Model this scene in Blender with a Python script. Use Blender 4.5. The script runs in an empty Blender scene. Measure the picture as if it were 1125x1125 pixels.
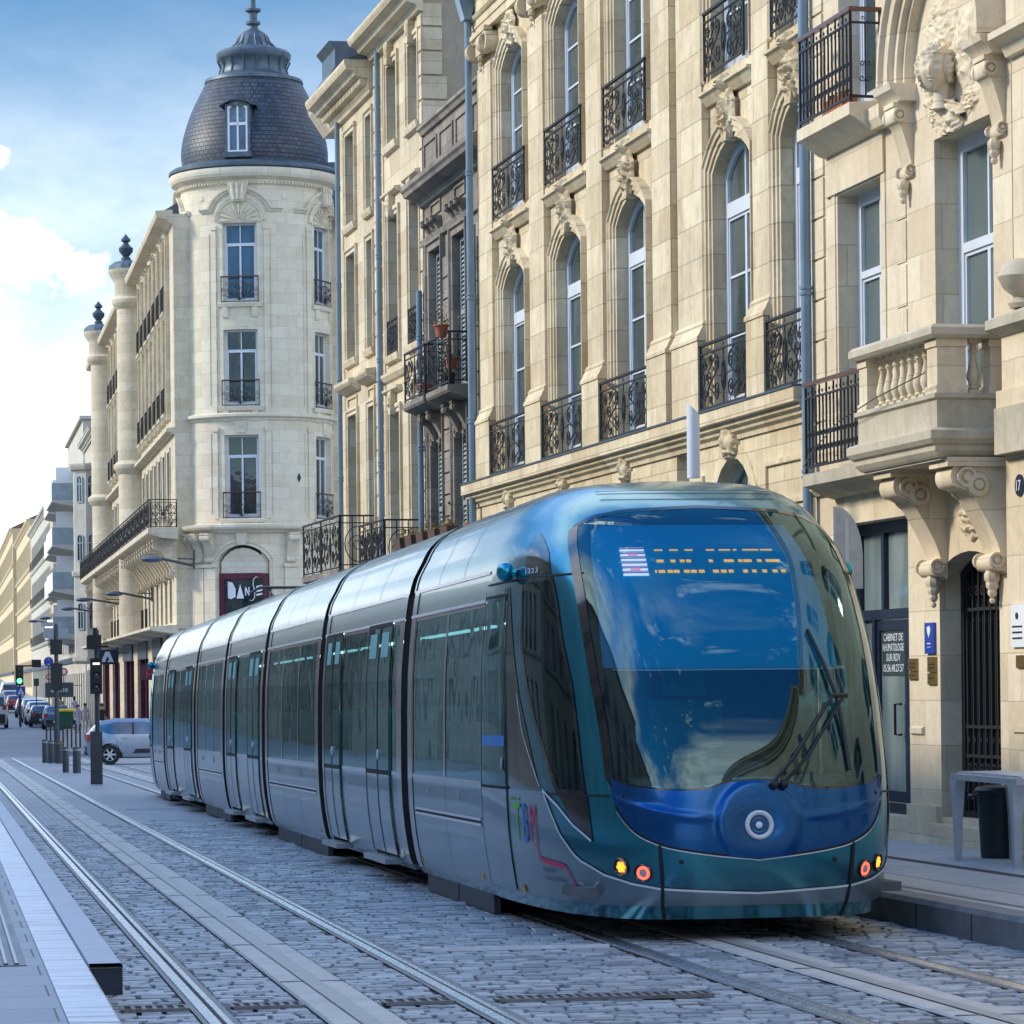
import bpy, bmesh, math, random
from mathutils import Vector, Matrix, noise
R=math.radians
PI=math.pi
rnd=random.Random(7)
scene=bpy.context.scene
COL=scene.collection

# ------------------------------------------------------------------ helpers
class MB:
    """collects geometry and links it as ONE mesh object"""
    def __init__(s): s.v=[]; s.f=[]; s.m=[]
    def add(s,vs,fs,mi=0):
        b=len(s.v); s.v+= [tuple(v) for v in vs]
        for f in fs: s.f.append(tuple(b+i for i in f)); s.m.append(mi)
    def merge(s,o,mat=None,fn=None,mi=None):
        vs=o.v
        if mat is not None: vs=[tuple(mat@Vector(v)) for v in vs]
        if fn is not None: vs=[fn(*v) for v in vs]
        b=len(s.v); s.v+=vs
        for f,m in zip(o.f,o.m): s.f.append(tuple(b+i for i in f)); s.m.append(m if mi is None else mi)
    def box(s,x0,x1,y0,y1,z0,z1,mi=0):
        if x0>x1: x0,x1=x1,x0
        if y0>y1: y0,y1=y1,y0
        if z0>z1: z0,z1=z1,z0
        s.add([(x0,y0,z0),(x1,y0,z0),(x1,y1,z0),(x0,y1,z0),(x0,y0,z1),(x1,y0,z1),(x1,y1,z1),(x0,y1,z1)],
              [(0,3,2,1),(4,5,6,7),(0,1,5,4),(1,2,6,5),(2,3,7,6),(3,0,4,7)],mi)
    def grid(s,P,mi=0,cu=False,cv=False):
        """P: list of rows of points"""
        n=len(P); m=len(P[0]); vs=[p for r in P for p in r]; fs=[]
        for i in range(n-(0 if cv else 1)):
            for j in range(m-(0 if cu else 1)):
                a=i*m+j; b=i*m+(j+1)%m; c=((i+1)%n)*m+(j+1)%m; d=((i+1)%n)*m+j
                fs.append((a,b,c,d))
        s.add(vs,fs,mi)
    def extr(s,prof,x0,x1,n=1,caps=True,mi=0):
        """profile [(y,z)] extruded along x (closed polygon)"""
        rows=[]
        for i in range(n+1):
            x=x0+(x1-x0)*i/n
            rows.append([(x,y,z) for y,z in prof])
        s.grid(rows,mi,cu=True)
        if caps:
            s.add(rows[0],[tuple(range(len(prof)))],mi); s.add(rows[-1],[tuple(reversed(range(len(prof))))],mi)
    def tube(s,pts,r,n=5,closed=False,caps=True,mi=0,flat=None):
        pts=[Vector(p) for p in pts]; N=len(pts)
        if N<2: return
        rr=r if isinstance(r,(list,tuple)) else [r]*N
        rows=[]; up=None
        for i,p in enumerate(pts):
            if closed: t=pts[(i+1)%N]-pts[i-1]
            else: t=pts[min(i+1,N-1)]-pts[max(i-1,0)]
            if t.length<1e-9: t=Vector((0,0,1))
            t.normalize()
            if up is None:
                up=Vector((0,0,1)) if abs(t.z)<.9 else Vector((0,1,0))
            a=t.cross(up)
            if a.length<1e-6: a=t.orthogonal()
            a.normalize(); b=a.cross(t); up=b
            row=[]
            for k in range(n):
                w=2*PI*(k+.5)/n; c,d=math.cos(w),math.sin(w)
                row.append(tuple(p+a*(c*rr[i])+b*(d*rr[i]*(flat or 1))))
            rows.append(row)
        s.grid(rows,mi,cu=True,cv=closed)
        if caps and not closed:
            s.add(rows[0],[tuple(reversed(range(n)))],mi); s.add(rows[-1],[tuple(range(n))],mi)
    def lathe(s,prof,c=(0,0,0),n=16,a0=0,a1=2*PI,mi=0,ends=True):
        full=abs(a1-a0-2*PI)<1e-6; rows=[]
        for r,z in prof:
            rows.append([(c[0]+r*math.cos(a0+(a1-a0)*k/n),c[1]+r*math.sin(a0+(a1-a0)*k/n),c[2]+z) for k in range(n if full else n+1)])
        s.grid(rows,mi,cu=full)
        if full and ends:
            if prof[0][0]>1e-4: s.add(rows[0],[tuple(reversed(range(n)))],mi)
            if prof[-1][0]>1e-4: s.add(rows[-1],[tuple(range(n))],mi)
    def mould(s,path,prof,closed=False,mi=0,y0=0):
        """path [(x,z)] ; prof [(n,y)] n along the left normal of the path, mitred"""
        N=len(path); rows=[]
        for i in range(N):
            p=Vector(path[i])
            a=Vector(path[i-1]) if (i>0 or closed) else None
            b=Vector(path[(i+1)%N]) if (i<N-1 or closed) else None
            d1=(p-a).normalized() if a is not None else None
            d2=(b-p).normalized() if b is not None else None
            if d1 is None: d1=d2
            if d2 is None: d2=d1
            n1=Vector((-d1.y,d1.x)); n2=Vector((-d2.y,d2.x)); m=(n1+n2)
            if m.length<1e-6: m=n1
            m.normalize(); k=1/max(.4,m.dot(n1))
            rows.append([(p.x+m.x*k*q,y0+y,p.y+m.y*k*q) for q,y in prof])
        s.grid(rows,mi,cu=True,cv=closed)
        if not closed:
            s.add(rows[0],[tuple(range(len(prof)))],mi); s.add(rows[-1],[tuple(reversed(range(len(prof))))],mi)
    def sweep(s,path,prof,mi=0,closed=False):
        """plan path [(x,y)], profile [(out,z)]; out along the left normal"""
        N=len(path); rows=[]
        for i in range(N):
            p=Vector(path[i]); a=Vector(path[i-1]) if (i>0 or closed) else None; b=Vector(path[(i+1)%N]) if (i<N-1 or closed) else None
            d1=(p-a).normalized() if a is not None else None
            d2=(b-p).normalized() if b is not None else None
            if d1 is None: d1=d2
            if d2 is None: d2=d1
            n1=Vector((-d1.y,d1.x)); n2=Vector((-d2.y,d2.x)); m=(n1+n2).normalized(); k=1/max(.4,m.dot(n1))
            rows.append([(p.x+m.x*k*q,p.y+m.y*k*q,z) for q,z in prof])
        s.grid(rows,mi,cu=True,cv=closed)
        if not closed:
            s.add(rows[0],[tuple(range(len(prof)))],mi); s.add(rows[-1],[tuple(reversed(range(len(prof))))],mi)
    def plate(s,poly,y0,y1,mi=0):
        """outline [(x,z)] with thickness from y0 to y1"""
        n=len(poly)
        vs=[(x,y0,z) for x,z in poly]+[(x,y1,z) for x,z in poly]
        s.add(vs,[tuple(range(n)),tuple(reversed(range(n,2*n)))]+[(i,i+n,(i+1)%n+n,(i+1)%n) for i in range(n)],mi)
    def ball(s,c,r,nu=10,nv=7,mi=0,sc=(1,1,1)):
        rows=[]
        for i in range(nv+1):
            a=-PI/2+PI*i/nv
            rows.append([(c[0]+sc[0]*r*math.cos(a)*math.cos(2*PI*k/nu),c[1]+sc[1]*r*math.cos(a)*math.sin(2*PI*k/nu),c[2]+sc[2]*r*math.sin(a)) for k in range(nu)])
        s.grid(rows,mi,cu=True)
    def build(s,name,mat,parent=None,smooth=None,warp=None,off=None,loc=None):
        vs=s.v
        if warp: vs=[warp(*v) for v in vs]
        if off: vs=[(v[0]-off[0],v[1]-off[1],v[2]-off[2]) for v in vs]
        me=bpy.data.meshes.new(name); me.from_pydata(vs,[],s.f)
        mats=mat if isinstance(mat,(list,tuple)) else [mat]
        for m in mats: me.materials.append(m)
        if len(mats)>1: me.polygons.foreach_set('material_index',s.m)
        bm=bmesh.new(); bm.from_mesh(me)
        bmesh.ops.remove_doubles(bm,verts=bm.verts,dist=2e-5)
        bmesh.ops.dissolve_degenerate(bm,edges=bm.edges,dist=1e-6)
        bmesh.ops.recalc_face_normals(bm,faces=bm.faces)
        bm.to_mesh(me); bm.free()
        if smooth is not None:
            me.polygons.foreach_set('use_smooth',[True]*len(me.polygons))
            me.set_sharp_from_angle(angle=R(smooth))
        me.update()
        o=bpy.data.objects.new(name,me); COL.objects.link(o)
        if parent is not None: o.parent=parent
        if loc: o.location=loc
        return o

def tag(o,label=None,cat=None,group=None,kind=None):
    if label: o['label']=label
    if cat: o['category']=cat
    if group: o['group']=group
    if kind: o['kind']=kind
    return o
def thing(name,label,cat,loc=(0,0,0),rz=0,group=None,rx=0):
    o=bpy.data.objects.new(name,None); COL.objects.link(o); o.location=loc; o.rotation_euler=(rx,0,rz)
    o.empty_display_size=.2
    return tag(o,label,cat,group)
def dup(root,loc,rz=None,label=None,group=None,scale=None):
    r=root.copy(); COL.objects.link(r); r.location=loc
    if rz is not None: r.rotation_euler.z=rz
    if label: r['label']=label
    if group: r['group']=group
    if scale: r.scale=scale
    def rec(a,b):
        for ch in [c for c in bpy.data.objects if c.parent==a]:
            c=ch.copy(); COL.objects.link(c); c.parent=b; rec(ch,c)
    rec(root,r)
    return r
_wp=[]
def text_mb(txt,size,depth=.004,align='CENTER',extr=True,sx=1,shear=0):
    """lettering as mesh, in the xz plane facing +y at y=0..depth ; x to the RIGHT of a viewer standing at +y means -x so mirror"""
    cu=bpy.data.curves.new('lettering','FONT'); cu.body=txt; cu.size=size; cu.extrude=depth/2; cu.align_x=align; cu.resolution_u=2
    cu.shear=shear
    ob=bpy.data.objects.new('lettering',cu); COL.objects.link(ob)
    dg=bpy.context.evaluated_depsgraph_get(); dg.update()
    me=bpy.data.meshes.new_from_object(ob.evaluated_get(dg))
    mb=MB()
    vs=[(-v.co.x*sx,v.co.z+depth/2,v.co.y) for v in me.vertices]
    mb.add(vs,[tuple(p.vertices) for p in me.polygons])
    bpy.data.objects.remove(ob); bpy.data.curves.remove(cu); bpy.data.meshes.remove(me)
    return mb

# ------------------------------------------------------------------ materials
def nm(name):
    m=bpy.data.materials.new(name); m.use_nodes=True; nt=m.node_tree; nt.nodes.clear()
    out=nt.nodes.new('ShaderNodeOutputMaterial'); b=nt.nodes.new('ShaderNodeBsdfPrincipled'); nt.links.new(b.outputs[0],out.inputs[0])
    return m,nt,b,out
def N(nt,t,**k):
    n=nt.nodes.new(t)
    for a,v in k.items():
        if a.startswith('i_'):
            key=a[2:]; key=int(key) if key.isdigit() else key.replace('_',' ')
            n.inputs[key].default_value=v
        else: setattr(n,a,v)
    return n
def L(nt,a,b): nt.links.new(a,b)
def math_(nt,op,a,b=None,c=None,clamp=False):
    n=nt.nodes.new('ShaderNodeMath'); n.operation=op; n.use_clamp=clamp
    for i,x in enumerate((a,b,c)):
        if x is None: continue
        if isinstance(x,(int,float)): n.inputs[i].default_value=x
        else: L(nt,x,n.inputs[i])
    return n.outputs[0]
def mixc(nt,fac,a,b,mode='MIX'):
    n=nt.nodes.new('ShaderNodeMix'); n.data_type='RGBA'; n.blend_type=mode
    for key,x in ((0,fac),(6,a),(7,b)):
        if isinstance(x,(int,float)): n.inputs[key].default_value=x
        elif isinstance(x,tuple): n.inputs[key].default_value=(x+(1,))[:4]
        else: L(nt,x,n.inputs[key])
    return n.outputs[2]
def ramp(nt,fac,stops):
    n=nt.nodes.new('ShaderNodeValToRGB'); el=n.color_ramp.elements
    while len(el)<len(stops): el.new(.5)
    for e,(p,c) in zip(el,stops):
        e.position=p; e.color=(c,c,c,1) if isinstance(c,(int,float)) else (c+(1,))[:4]
    L(nt,fac,n.inputs[0]); return n.outputs[0]
def noise_(nt,vec,scale,detail=4,rough=.55,dist=0):
    n=N(nt,'ShaderNodeTexNoise'); n.inputs['Scale'].default_value=scale; n.inputs['Detail'].default_value=detail
    n.inputs['Roughness'].default_value=rough; n.inputs['Distortion'].default_value=dist
    if vec is not None: L(nt,vec,n.inputs['Vector'])
    return n.outputs[0]
def bump(nt,h,strength,dist,normal=None):
    n=N(nt,'ShaderNodeBump'); n.inputs['Strength'].default_value=strength; n.inputs['Distance'].default_value=dist
    L(nt,h,n.inputs['Height'])
    if normal is not None: L(nt,normal,n.inputs['Normal'])
    return n.outputs[0]
def objvec(nt): return N(nt,'ShaderNodeTexCoord').outputs['Object']
def scalev(nt,v,s):
    n=N(nt,'ShaderNodeVectorMath',operation='MULTIPLY'); L(nt,v,n.inputs[0]); n.inputs[1].default_value=s; return n.outputs[0]

def plain(name,col,rough=.6,metal=0,var=.12,sc=8,coat=0,bmp=0,ior=1.5,emit=None,es=0,coatr=.05):
    m,nt,b,out=nm(name)
    v=objvec(nt); n=noise_(nt,v,sc,5,.6)
    a=tuple(c*(1-var) for c in col); c2=tuple(min(1,c*(1+var)) for c in col)
    L(nt,mixc(nt,ramp(nt,n,[(.3,0.),(.7,1.)]),a,c2),b.inputs['Base Color'])
    b.inputs['Roughness'].default_value=rough; b.inputs['Metallic'].default_value=metal; b.inputs['IOR'].default_value=ior
    n2=noise_(nt,v,sc*2.3,4,.6)
    L(nt,math_(nt,'ADD',math_(nt,'MULTIPLY',n2,rough*.35),rough*.82),b.inputs['Roughness'])
    if coat: b.inputs['Coat Weight'].default_value=coat; b.inputs['Coat Roughness'].default_value=coatr
    if bmp: L(nt,bump(nt,noise_(nt,v,sc*6,4,.6),bmp,.01),b.inputs['Normal'])
    if emit: b.inputs['Emission Color'].default_value=emit+(1,); b.inputs['Emission Strength'].default_value=es
    return m

def stone(name,c1,c2,bw=.9,bh=.36,joint=.35,mort=.007,stain=(.35,.28,.2),samt=.35,cyl=0,bstr=.5,grime=(.09,.08,.075),gamt=.0,vscale=1):
    m,nt,b,out=nm(name)
    v=objvec(nt)
    sp=N(nt,'ShaderNodeSeparateXYZ'); L(nt,v,sp.inputs[0])
    if cyl: u=math_(nt,'MULTIPLY',math_(nt,'ARCTAN2',sp.outputs[1],sp.outputs[0]),cyl)
    else: u=math_(nt,'ADD',sp.outputs[0],sp.outputs[1])
    cb=N(nt,'ShaderNodeCombineXYZ'); L(nt,u,cb.inputs[0]); L(nt,sp.outputs[2],cb.inputs[1])
    br=N(nt,'ShaderNodeTexBrick'); L(nt,cb.outputs[0],br.inputs['Vector'])
    br.inputs['Scale'].default_value=1; br.inputs['Brick Width'].default_value=bw; br.inputs['Row Height'].default_value=bh
    br.inputs['Mortar Size'].default_value=mort; br.inputs['Mortar Smooth'].default_value=.3; br.inputs['Bias'].default_value=0
    br.inputs['Color1'].default_value=(0,0,0,1); br.inputs['Color2'].default_value=(1,1,1,1); br.inputs['Mortar'].default_value=(.5,.5,.5,1)
    nz=noise_(nt,v,1.3,6,.65,.3); nf=noise_(nt,v,14,6,.7); nl=noise_(nt,v,.35,3,.5)
    per=math_(nt,'ADD',math_(nt,'MULTIPLY',br.outputs['Color'],.50),math_(nt,'MULTIPLY',nz,.50))
    col=mixc(nt,ramp(nt,per,[(.2,0.),(.8,1.)]),c1,c2)
    # streaks running down
    sv=scalev(nt,v,(2.2,2.2,.25)); st=noise_(nt,sv,1.0,6,.7,.2)
    col=mixc(nt,math_(nt,'MULTIPLY',ramp(nt,st,[(.50,0.),(.75,1.)]),samt),col,stain,'MIX')
    gz_=math_(nt,'MULTIPLY',ramp(nt,noise_(nt,v,.9,7,.7,.6),[(.45,0.),(.7,1.)]),gamt)
    col=mixc(nt,gz_,col,grime)
    n4=noise_(nt,scalev(nt,v,(1,1,.6)),4.2,8,.75,.5); col=mixc(nt,math_(nt,'MULTIPLY',ramp(nt,n4,[(.50,0.),(.68,1.)]),.16+samt*.45),col,tuple(q*.55 for q in c1))
    col=mixc(nt,math_(nt,'MULTIPLY',ramp(nt,noise_(nt,v,2.3,6,.7,.4),[(.55,0.),(.7,1.)]),.35),col,tuple(min(.86,q*1.12) for q in c2))
    col=mixc(nt,math_(nt,'MULTIPLY',br.outputs['Fac'],joint),col,tuple(c*.35 for c in c1))
    fv=math_(nt,'ADD',math_(nt,'MULTIPLY',nf,.3),.85)
    cc=N(nt,'ShaderNodeCombineColor'); 
    for i in range(3): L(nt,fv,cc.inputs[i])
    col=mixc(nt,1.0,col,cc.outputs[0],'MULTIPLY')
    L(nt,col,b.inputs['Base Color']); b.inputs['Roughness'].default_value=.88
    h=math_(nt,'SUBTRACT',math_(nt,'MULTIPLY',nf,.35),math_(nt,'MULTIPLY',br.outputs['Fac'],1.0))
    L(nt,bump(nt,h,bstr,.012),b.inputs['Normal'])
    return m

def glass_dark(name,col=(.02,.045,.055),rough=.03,ior=1.6,spec=.9,wob=.0,curtain=None):
    """window pane seen from outside; the room behind is dark"""
    m,nt,b,out=nm(name)
    v=objvec(nt)
    c=col
    if curtain:
        n=noise_(nt,scalev(nt,v,(1.4,1.4,.5)),1.1,2,.5)
        c=mixc(nt,ramp(nt,n,[(.42,0.),(.58,1.)]),col,curtain)
        oi=N(nt,'ShaderNodeObjectInfo'); c=mixc(nt,ramp(nt,oi.outputs['Random'],[(.0,.15),(.45,.25),(.55,.9),(1.,1.)]),tuple(q*.5 for q in col),c); L(nt,c,b.inputs['Base Color'])
    else: b.inputs['Base Color'].default_value=col+(1,)
    b.inputs['Roughness'].default_value=rough; b.inputs['IOR'].default_value=ior; b.inputs['Specular IOR Level'].default_value=spec
    if wob: L(nt,bump(nt,noise_(nt,v,1.6,2,.5),wob,.05),b.inputs['Normal'])
    return m
def glass_tint(name,tint=(.25,.42,.45),ior=1.7,wob=.0,wsc=1.2,refl=(1,1,1)):
    m,nt,b,out=nm(name); nt.nodes.remove(b)
    tr=N(nt,'ShaderNodeBsdfTransparent'); tr.inputs[0].default_value=tint+(1,)
    gl=N(nt,'ShaderNodeBsdfGlossy'); gl.inputs['Roughness'].default_value=.012; gl.inputs[0].default_value=refl+(1,)
    fr=N(nt,'ShaderNodeFresnel'); fr.inputs[0].default_value=ior
    if wob:
        v=objvec(nt); nn=bump(nt,noise_(nt,v,wsc,2,.5),wob,.05); L(nt,nn,gl.inputs['Normal']); L(nt,nn,fr.inputs['Normal'])
    mx=N(nt,'ShaderNodeMixShader'); L(nt,fr.outputs[0],mx.inputs[0]); L(nt,tr.outputs[0],mx.inputs[1]); L(nt,gl.outputs[0],mx.inputs[2]); L(nt,mx.outputs[0],out.inputs[0])
    return m
M={}
M['iron']=plain('wrought_iron',(.010,.011,.014),.6,0,.3,20)
M['zinc']=plain('zinc',(.085,.12,.155),.5,.35,.25,3)
M['zinc_dark']=plain('zinc_dark',(.07,.10,.13),.5,.3,.25,3)
M['pipe']=plain('painted_pipe',(.15,.235,.32),.4,0,.18,2,coat=.2)
M['white_frame']=plain('white_joinery',(.64,.68,.74),.4,0,.05,4)
M['white_frame2']=plain('white_joinery_grey',(.42,.50,.58),.45,0,.08,4)
M['pane']=glass_dark('window_pane',(.018,.04,.045),.03,1.55,.9,.12,curtain=(.10,.13,.12))
M['pane_blue']=glass_dark('window_pane_blue',(.03,.13,.24),.04,1.6,.9,.05,curtain=(.02,.05,.09))
M['pane_light']=glass_dark('curtained_pane',(.16,.22,.23),.05,1.5,.7,.05,curtain=(.28,.34,.34))
M['shutter']=plain('louvre_shutter',(.27,.32,.33),.6,0,.15,6)
M['slate']=None
M['wood_rail']=plain('varnished_rail',(.10,.035,.02),.4,0,.2,9,coat=.3)
M['terracotta']=plain('terracotta',(.35,.11,.05),.8,0,.2,9)
M['leaf']=plain('leaf',(.06,.12,.02),.6,0,.5,14)
M['leaf_dry']=plain('dry_leaf',(.25,.17,.05),.7,0,.4,14)
M['black_plastic']=plain('black_plastic',(.012,.014,.017),.45,0,.2,8)
M['dark_green_plastic']=plain('dark_bin_plastic',(.012,.028,.035),.5,0,.2,6,bmp=.05)
M['post_grey']=plain('post_paint',(.055,.06,.07),.5,.1,.2,5)
M['steel']=plain('brushed_steel',(.33,.37,.42),.35,.8,.12,9)
M['grey_metal']=plain('grey_cast_metal',(.20,.22,.25),.42,.55,.12,7,bmp=.04)
M['brass']=plain('brass_plate',(.30,.20,.07),.35,.7,.15,9)
M['purple']=plain('purple_paint',(.10,.012,.03),.5,0,.15,5)
M['white_paint']=plain('white_paint',(.75,.77,.8),.5,0,.04,5)
M['blue_sign']=plain('blue_enamel',(.012,.06,.42),.3,0,.1,5,coat=.4)
M['navy']=plain('navy_paint',(.012,.022,.05),.4,0,.1,5)
M['yellow']=plain('yellow_marker',(.75,.40,.03),.5,0,.1,8)
M['render']=None
# limestone
M['st_b2']=stone('limestone_yellow',(.57,.45,.275),(.79,.685,.48),bw=1.0,bh=.40,joint=.55,samt=.55,stain=(.34,.235,.12),gamt=.30,grime=(.24,.19,.135))
M['st_b1']=stone('limestone_clean',(.61,.495,.335),(.78,.68,.505),bw=.95,bh=.42,joint=.3,samt=.28,stain=(.42,.31,.19),gamt=.12,grime=(.3,.26,.2))
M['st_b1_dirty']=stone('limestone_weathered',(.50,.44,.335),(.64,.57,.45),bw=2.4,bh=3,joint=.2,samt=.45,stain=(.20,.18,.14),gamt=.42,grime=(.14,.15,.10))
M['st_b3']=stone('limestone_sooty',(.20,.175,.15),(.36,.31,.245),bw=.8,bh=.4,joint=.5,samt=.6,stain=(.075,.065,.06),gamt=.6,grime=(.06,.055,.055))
M['st_b4']=stone('limestone_buff',(.56,.455,.295),(.76,.655,.465),bw=.9,bh=.38,joint=.4,samt=.45,stain=(.34,.26,.16),gamt=.25,grime=(.25,.21,.17))
M['st_t']=stone('limestone_tower',(.64,.56,.42),(.76,.69,.545),bw=.8,bh=.40,joint=.4,samt=.18,stain=(.38,.33,.26),cyl=2.9,bstr=.35,gamt=.08,grime=(.3,.27,.22))
M['st_tf']=stone('limestone_tower_flat',(.55,.475,.34),(.70,.62,.47),bw=.9,bh=.40,joint=.4,samt=.45,stain=(.34,.28,.19),gamt=.22,grime=(.26,.23,.18))
M['st_far']=stone('limestone_far',(.50,.43,.31),(.60,.53,.40),bw=1.1,bh=.45,joint=.3,samt=.25,stain=(.36,.30,.2))
M['st_far2']=stone('limestone_far_pale',(.50,.47,.40),(.60,.57,.49),bw=1.1,bh=.45,joint=.3,samt=.25,stain=(.34,.30,.24))
M['st_warm']=stone('limestone_warm',(.62,.49,.30),(.70,.58,.38),bw=1.1,bh=.45,joint=.3,samt=.2,stain=(.45,.34,.2))
M['st_dark']=stone('limestone_street',(.30,.27,.22),(.42,.38,.31),bw=1.0,bh=.42,joint=.45,samt=.5,stain=(.14,.12,.10),gamt=.3,grime=(.1,.09,.08))
def mk_render():
    m,nt,b,out=nm('stained_lime_render'); v=objvec(nt)
    n1=noise_(nt,v,.8,7,.7,.8); n2=noise_(nt,v,5,5,.7)
    c=mixc(nt,ramp(nt,n1,[(.35,0.),(.65,1.)]),(.30,.27,.22),(.47,.40,.28))
    c=mixc(nt,math_(nt,'MULTIPLY',ramp(nt,noise_(nt,scalev(nt,v,(1,1,.5)),1.1,7,.75,1.2),[(.55,0.),(.7,1.)]),.8),c,(.12,.115,.12))
    c=mixc(nt,math_(nt,'MULTIPLY',n2,.3),c,(.5,.4,.25))
    L(nt,c,b.inputs['Base Color']); b.inputs['Roughness'].default_value=.95; L(nt,bump(nt,n2,.5,.03),b.inputs['Normal']); return m
M['render']=mk_render()
def mk_slate(cyl=None):
    m,nt,b,out=nm('slate_scales' if cyl else 'slate'); v=objvec(nt)
    sp=N(nt,'ShaderNodeSeparateXYZ'); L(nt,v,sp.inputs[0])
    u=math_(nt,'MULTIPLY',math_(nt,'ARCTAN2',sp.outputs[1],sp.outputs[0]),cyl) if cyl else math_(nt,'ADD',sp.outputs[0],sp.outputs[1])
    cb=N(nt,'ShaderNodeCombineXYZ'); L(nt,u,cb.inputs[0]); L(nt,sp.outputs[2],cb.inputs[1])
    br=N(nt,'ShaderNodeTexBrick'); L(nt,cb.outputs[0],br.inputs['Vector'])
    for k,x in (('Scale',1),('Brick Width',.19),('Row Height',.15),('Mortar Size',.012),('Mortar Smooth',.6)): br.inputs[k].default_value=x
    br.inputs['Color1'].default_value=(.018,.026,.042,1); br.inputs['Color2'].default_value=(.06,.08,.115,1); br.inputs['Mortar'].default_value=(.01,.014,.02,1)
    n=noise_(nt,v,.7,4,.6)
    c=mixc(nt,math_(nt,'MULTIPLY',n,.5),br.outputs['Color'],(.022,.03,.05))
    L(nt,c,b.inputs['Base Color']); b.inputs['Roughness'].default_value=.5
    fr=N(nt,'ShaderNodeMath',operation='FRACT'); L(nt,math_(nt,'DIVIDE',sp.outputs[2],.15),fr.inputs[0])
    h=math_(nt,'SUBTRACT',math_(nt,'SUBTRACT',1.0,fr.outputs[0]),math_(nt,'MULTIPLY',br.outputs['Fac'],.8))
    L(nt,bump(nt,h,.9,.03),b.inputs['Normal']); return m
M['slate_cyl']=mk_slate(2.4); M['slate']=mk_slate()
M['tile']=plain('clay_tile',(.22,.12,.08),.85,0,.4,6,bmp=.3)

# ------------------------------------------------------------------ terrain heights, camera numbers
K=.0095; EYE=1.47
def gz(y):
    T=[(-200,1.9),(-60,.57),(0,0),(90,-.855),(110,-1.045),(150,-1.38),(200,-1.25),(250,-.9),(300,-.35),(400,1.0),(700,5.5)]
    if y<=90: return -K*y
    for i in range(len(T)-1):
        a,b=T[i],T[i+1]
        if y<=b[0]:
            t=(y-a[0])/(b[0]-a[0]); 
            m0=(b[1]-T[i-1][1])/(b[0]-T[i-1][0]) if i else 0; m1=(T[i+2][1]-a[1])/(T[i+2][0]-a[0]) if i+2<len(T) else (b[1]-a[1])/(b[0]-a[0]); h=b[0]-a[0]
            return (2*t**3-3*t*t+1)*a[1]+(t**3-2*t*t+t)*h*m0+(-2*t**3+3*t*t)*b[1]+(t**3-t*t)*h*m1
    return T[-1][1]
# ------------------------------------------------------------------ facade tools (x along, y out to the street, z up)
def arcpts(x0,x1,z1,rise,n=8):
    """points of the head from left to right"""
    if rise<=1e-4: return [(x0,z1),(x1,z1)]
    w=x1-x0; rise=min(rise,w/2); r=(w*w/4+rise*rise)/(2*rise); cx=(x0+x1)/2; cz=z1-r; a=math.asin(min(1,w/2/r))
    return [(cx+r*math.sin(-a+2*a*i/n),cz+r*math.cos(-a+2*a*i/n)) for i in range(n+1)]
def wall(mb,x0,x1,z0,z1,ops=(),y=0,rev=.2,dx=None,mi=0,sill=True):
    """ops: (x0,x1,z0,z1,rise)"""
    ops=[tuple(o)+(0,)*(5-len(o)) for o in ops]
    xs={x0,x1}; zs={z0,z1}
    for o in ops: xs|={o[0],o[1]}; zs|={o[2],o[3]}
    if dx:
        k=x0+dx
        while k<x1-1e-3:
            if all(abs(k-q)>.08 for q in xs): xs.add(k)
            k+=dx
    xs=sorted(q for q in xs if x0-1e-6<=q<=x1+1e-6); zs=sorted(q for q in zs if z0-1e-6<=q<=z1+1e-6)
    for i in range(len(xs)-1):
        for j in range(len(zs)-1):
            cx=(xs[i]+xs[i+1])/2; cz=(zs[j]+zs[j+1])/2
            if any(o[0]<cx<o[1] and o[2]<cz<o[3] for o in ops): continue
            mb.add([(xs[i],y,zs[j]),(xs[i+1],y,zs[j]),(xs[i+1],y,zs[j+1]),(xs[i],y,zs[j+1])],[(0,1,2,3)],mi)
    for o in ops:
        a,b,c,d,r=o[:5]; P=arcpts(a,b,d,r)
        inner=[q for q in xs if a<q<b]
        if r>0:
            for p,q in zip(P,P[1:]): mb.add([(p[0],y,p[1]),(q[0],y,q[1]),(q[0],y,d),(p[0],y,d)],[(0,1,2,3)],mi)
        path=[(a,c)]+P+[(b,c)]
        if sill: path=path+[(a,c)]
        for p,q in zip(path,path[1:]):
            mb.add([(p[0],y,p[1]),(q[0],y,q[1]),(q[0],y-rev,q[1]),(p[0],y-rev,p[1])],[(0,1,2,3)],mi)
def headpoly(x0,x1,z0,z1,rise): return [(x0,z0)]+arcpts(x0,x1,z1,rise)+[(x1,z0)]
def frame_ring(mb,x0,x1,z0,z1,rise,w,y0,y1):
    """frame inside an opening, width w"""
    A=headpoly(x0,x1,z0,z1,rise); B=headpoly(x0+w,x1-w,z0+w,z1-w,max(0,rise*.92) if rise else 0)
    n=len(A)
    for (yy,flip) in ((y1,0),(y0,1)):
        vs=[(p[0],yy,p[1]) for p in A]+[(p[0],yy,p[1]) for p in B]
        mb.add(vs,[(i,(i+1)%n,(i+1)%n+n,i+n) for i in range(n)])
    mb.add([(p[0],y1,p[1]) for p in B]+[(p[0],y0,p[1]) for p in B],[(i,(i+1)%n,(i+1)%n+n,i+n) for i in range(n)])
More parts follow.
